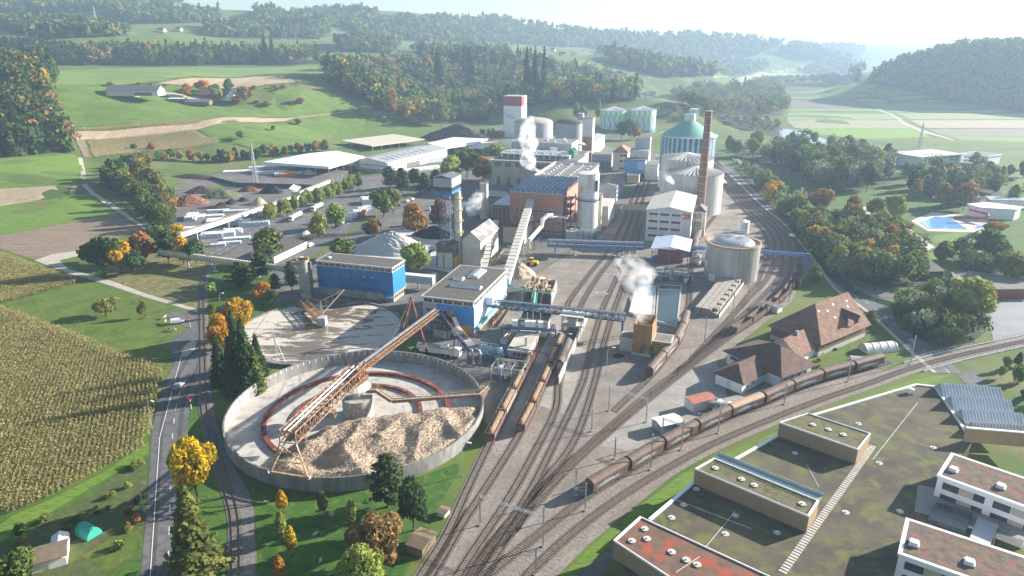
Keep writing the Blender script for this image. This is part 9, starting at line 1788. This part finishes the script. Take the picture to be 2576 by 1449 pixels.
def steam():
 b = loc2w(FRBR, 10.5, 40, 27.0); d = Vector(b.xy).length; P = [b]+[D(x, y, d+k) for k, (x, y) in enumerate(((1333,420),(1328,390),(1334,362),(1326,335),(1330,308),(1336,292)))]; plume('dense white steam column rising from the sawtooth roof', P, [1.0,3.2,4.6,4.4,5.6,5.0,2.5], .32, 1, .26, .42)
 a = V(1618,808,11.5); d = Vector(a.xy).length; P = [a]+[D(x, y, d+k) for (x, y), k in (((1614,770),1),((1610,735),3),((1604,705),5),((1596,675),8),((1582,648),12))]; plume('white steam drifting from the cooling tower over the basin', P, [2.7,3.8,4.8,5.8,6.8,5], .17, 2, .24, .41)
 a = D(1186,545,372); P = [a, D(1188,525,374), D(1196,505,376), D(1207,485,378)]; plume('thin steam wisp beside the lime kiln shaft', P, [2.0,4.2,5.0,2.5], .20, 3, .3, .40)
 a = D(1693,464,410); P = [a, D(1684,455,412), D(1676,443,414), D(1671,432,415)]; plume('small white steam puff over the boiler house', P, [.9,2.2,2.6,1.2], .7, 4, .5, .36)
steam()
# ---------------- plant clutter ----------------
def clutter(label, px, py, w, d, h, seed, tanks=2, name='pipe_rack'):
 rs = random.Random(seed); r = thing(name, label, 'pipework', V(px, py, .05), A0); mb = MB()
 for x in (0, w*.33, w*.66, w):
  for y in (0, d): mb.beam((x,y,0),(x,y,h),.22)
 for z in (h*.5, h):
  for y in (0, d): mb.beam((0,y,z),(w,y,z),.2)
  for x in (0, w*.33, w*.66, w): mb.beam((x,0,z),(x,d,z),.18)
 mb.build('frame', M[rs.choice(['steelblue','steelb2','grey'])], r)
 for i in range(9):
  y = rs.uniform(0,d); z = rs.choice((h*.5,h))+.3; x0, x1 = rs.uniform(-1,w*.3), rs.uniform(w*.6,w+1); mb = MB(); mb.tube([(x0,y,.1),(x0,y,z),(x1,y,z),(x1,y+rs.uniform(-1,1),.2)], rs.uniform(.1,.32), 7); mb.build('pipe', M[rs.choice(['steel','steel','white','rustl','pipegreen'])], r)
 for i in range(5): x, y = rs.uniform(0,w-1.5), rs.uniform(0,d-1); mb = MB(); mb.box(x,y,0,x+rs.uniform(.8,2),y+rs.uniform(.8,1.6),rs.uniform(1,2.4)); mb.build('cabinet', M[rs.choice(['grey','steel','white','steelb2','rust'])], r)
 for i in range(tanks): x, y = rs.uniform(1,w-1), rs.uniform(.8,d-.8); mb = MB(); mb.cyl(x,y,0,rs.uniform(2.5,h),rs.uniform(.6,1.1),n=14); mb.build('vessel', M[rs.choice(['steel','white','cream'])], r)
for a in [('dense pipework and vessels at the front corner of the brick factory',1416,598,9,6,7,1),('pipe rack with vessels before the cream silo',1452,604,10,5,5,2),('pump station pipework beside the cooling water basin',1668,706,12,5,4.5,3),('pipe frame between the steel shelter and the basins',1612,704,12,6,4,4),('pipework with white vessels on the deck right of the steel shelter',1742,668,7,5,6,5),('machinery and pipes under the washing line beside the silo wall',1236,955,10,7,4.5,6),('pipes and cabinets below the washing drum',1206,905,8,5,4,7),('rooftop like pipe cluster beside the striped silo foot',1650,455,10,6,5,8),('steel frames and tanks behind the steel tank',1820,604,11,6,4.5,9),('old machine parts and frames behind the brown wagons',1768,1030,9,4,2.2,10)]: clutter(*a)
def more_annexes():
 f = frame((1424,583),(1486,591), h=4.2, d=6); flat(f, 'pump_shed', 'low blue grey pump shed between brick factory and cream silo', M['grey'], M['corr'])
 f = frame((1300,575),(1322,577), h=5, d=6); flat(f, 'switch_shed', 'small white switch shed at the foot of the brick factory front', M['white'], M['roofg'])
 f = frame((1258,640),(1290,643), h=4.0, d=7); flat(f, 'bunker', 'low concrete bunker with open bays under the long white gallery', M['concrete'], M['roofd'])
 r = thing('pulp_conveyor', 'short pale inclined conveyor with white dust hood dropping pulp near the wheel loader', 'conveyor', V(1362,612,.05)); e = V(1331,640,.0)-V(1362,612,.0); mb = MB(); mb.beam((0,0,9.5), (e.x,e.y,7.6), 1.6, 1.2); mb.build('belt_trough', M['offwhite'], r); mb = MB(); mb.beam((0,0,0),(0,0,9),.5); mb.beam((e.x*.6,e.y*.6,0),(e.x*.6,e.y*.6,8),.35); mb.beam((0,0,4),(e.x*.6,e.y*.6,4),.2); mb.build('leg', M['steelblue'], r); mb = MB(); mb.tube([(0,0,9),(.5,1,13),(3,3,14.5),(6,5,14.5)], [.9,1.2,1.2,1.0], 12); mb.build('dust_hood', M['white'], r); mb = MB(); mb.tube([(3,3,13.5),(9,7,13),(14,4,13)], .6, 10); mb.build('duct', M['steel'], r); mb = MB(); mb.cyl(e.x*1.02,e.y*1.02,3,7.3,.9,.35,n=12); mb.build('falling_pulp', MATS['tan_pulp'], r)
 d = thing('dump_container', 'open dark steel container with pulp behind the wheel loader', 'container', V(1352,655,.05), .3); mb = MB(); mb.box(-5,-1.4,.2,5,-1.2,2.2); mb.box(-5,1.2,.2,5,1.4,2.2); mb.box(-5,-1.2,.2,-4.8,1.2,2.2); mb.box(4.8,-1.2,.2,5,1.2,2.2); mb.box(-4.8,-1.2,.2,4.8,1.2,.4); mb.build('body', M['greyd'], d)
more_annexes()
bpy.context.view_layer.update()
_dg = bpy.context.evaluated_depsgraph_get()
for o in [o for o in C.objects if o.type == 'FONT']:
 me = bpy.data.meshes.new_from_object(o.evaluated_get(_dg)); n = put(me, 'lettering_mesh', o.parent, o.location); n.rotation_euler = o.rotation_euler; nm = o.name; bpy.data.objects.remove(o); n.name = nm
# ---------------- the air between ----------------
def haze():
 me = MB().box(-9000, -500, -1.5, 9000, 10500, 300).mesh('haze', [])
 m = bpy.data.materials.new('haze_air'); m.use_nodes = True; N = m.node_tree.nodes; N.remove(N['Principled BSDF'])
 v = N.new('ShaderNodeVolumePrincipled'); v.inputs['Color'].default_value = (.56,.76,1.0,1); v.inputs['Density'].default_value = HAZE; v.inputs['Anisotropy'].default_value = .25
 m.node_tree.links.new(v.outputs[0], N['Material Output'].inputs['Volume'])
 m.cycles.homogeneous_volume = True
 me.materials.append(m); o = put(me, 'haze'); o['kind'] = 'stuff'
HAZE = 1.75e-4
haze()
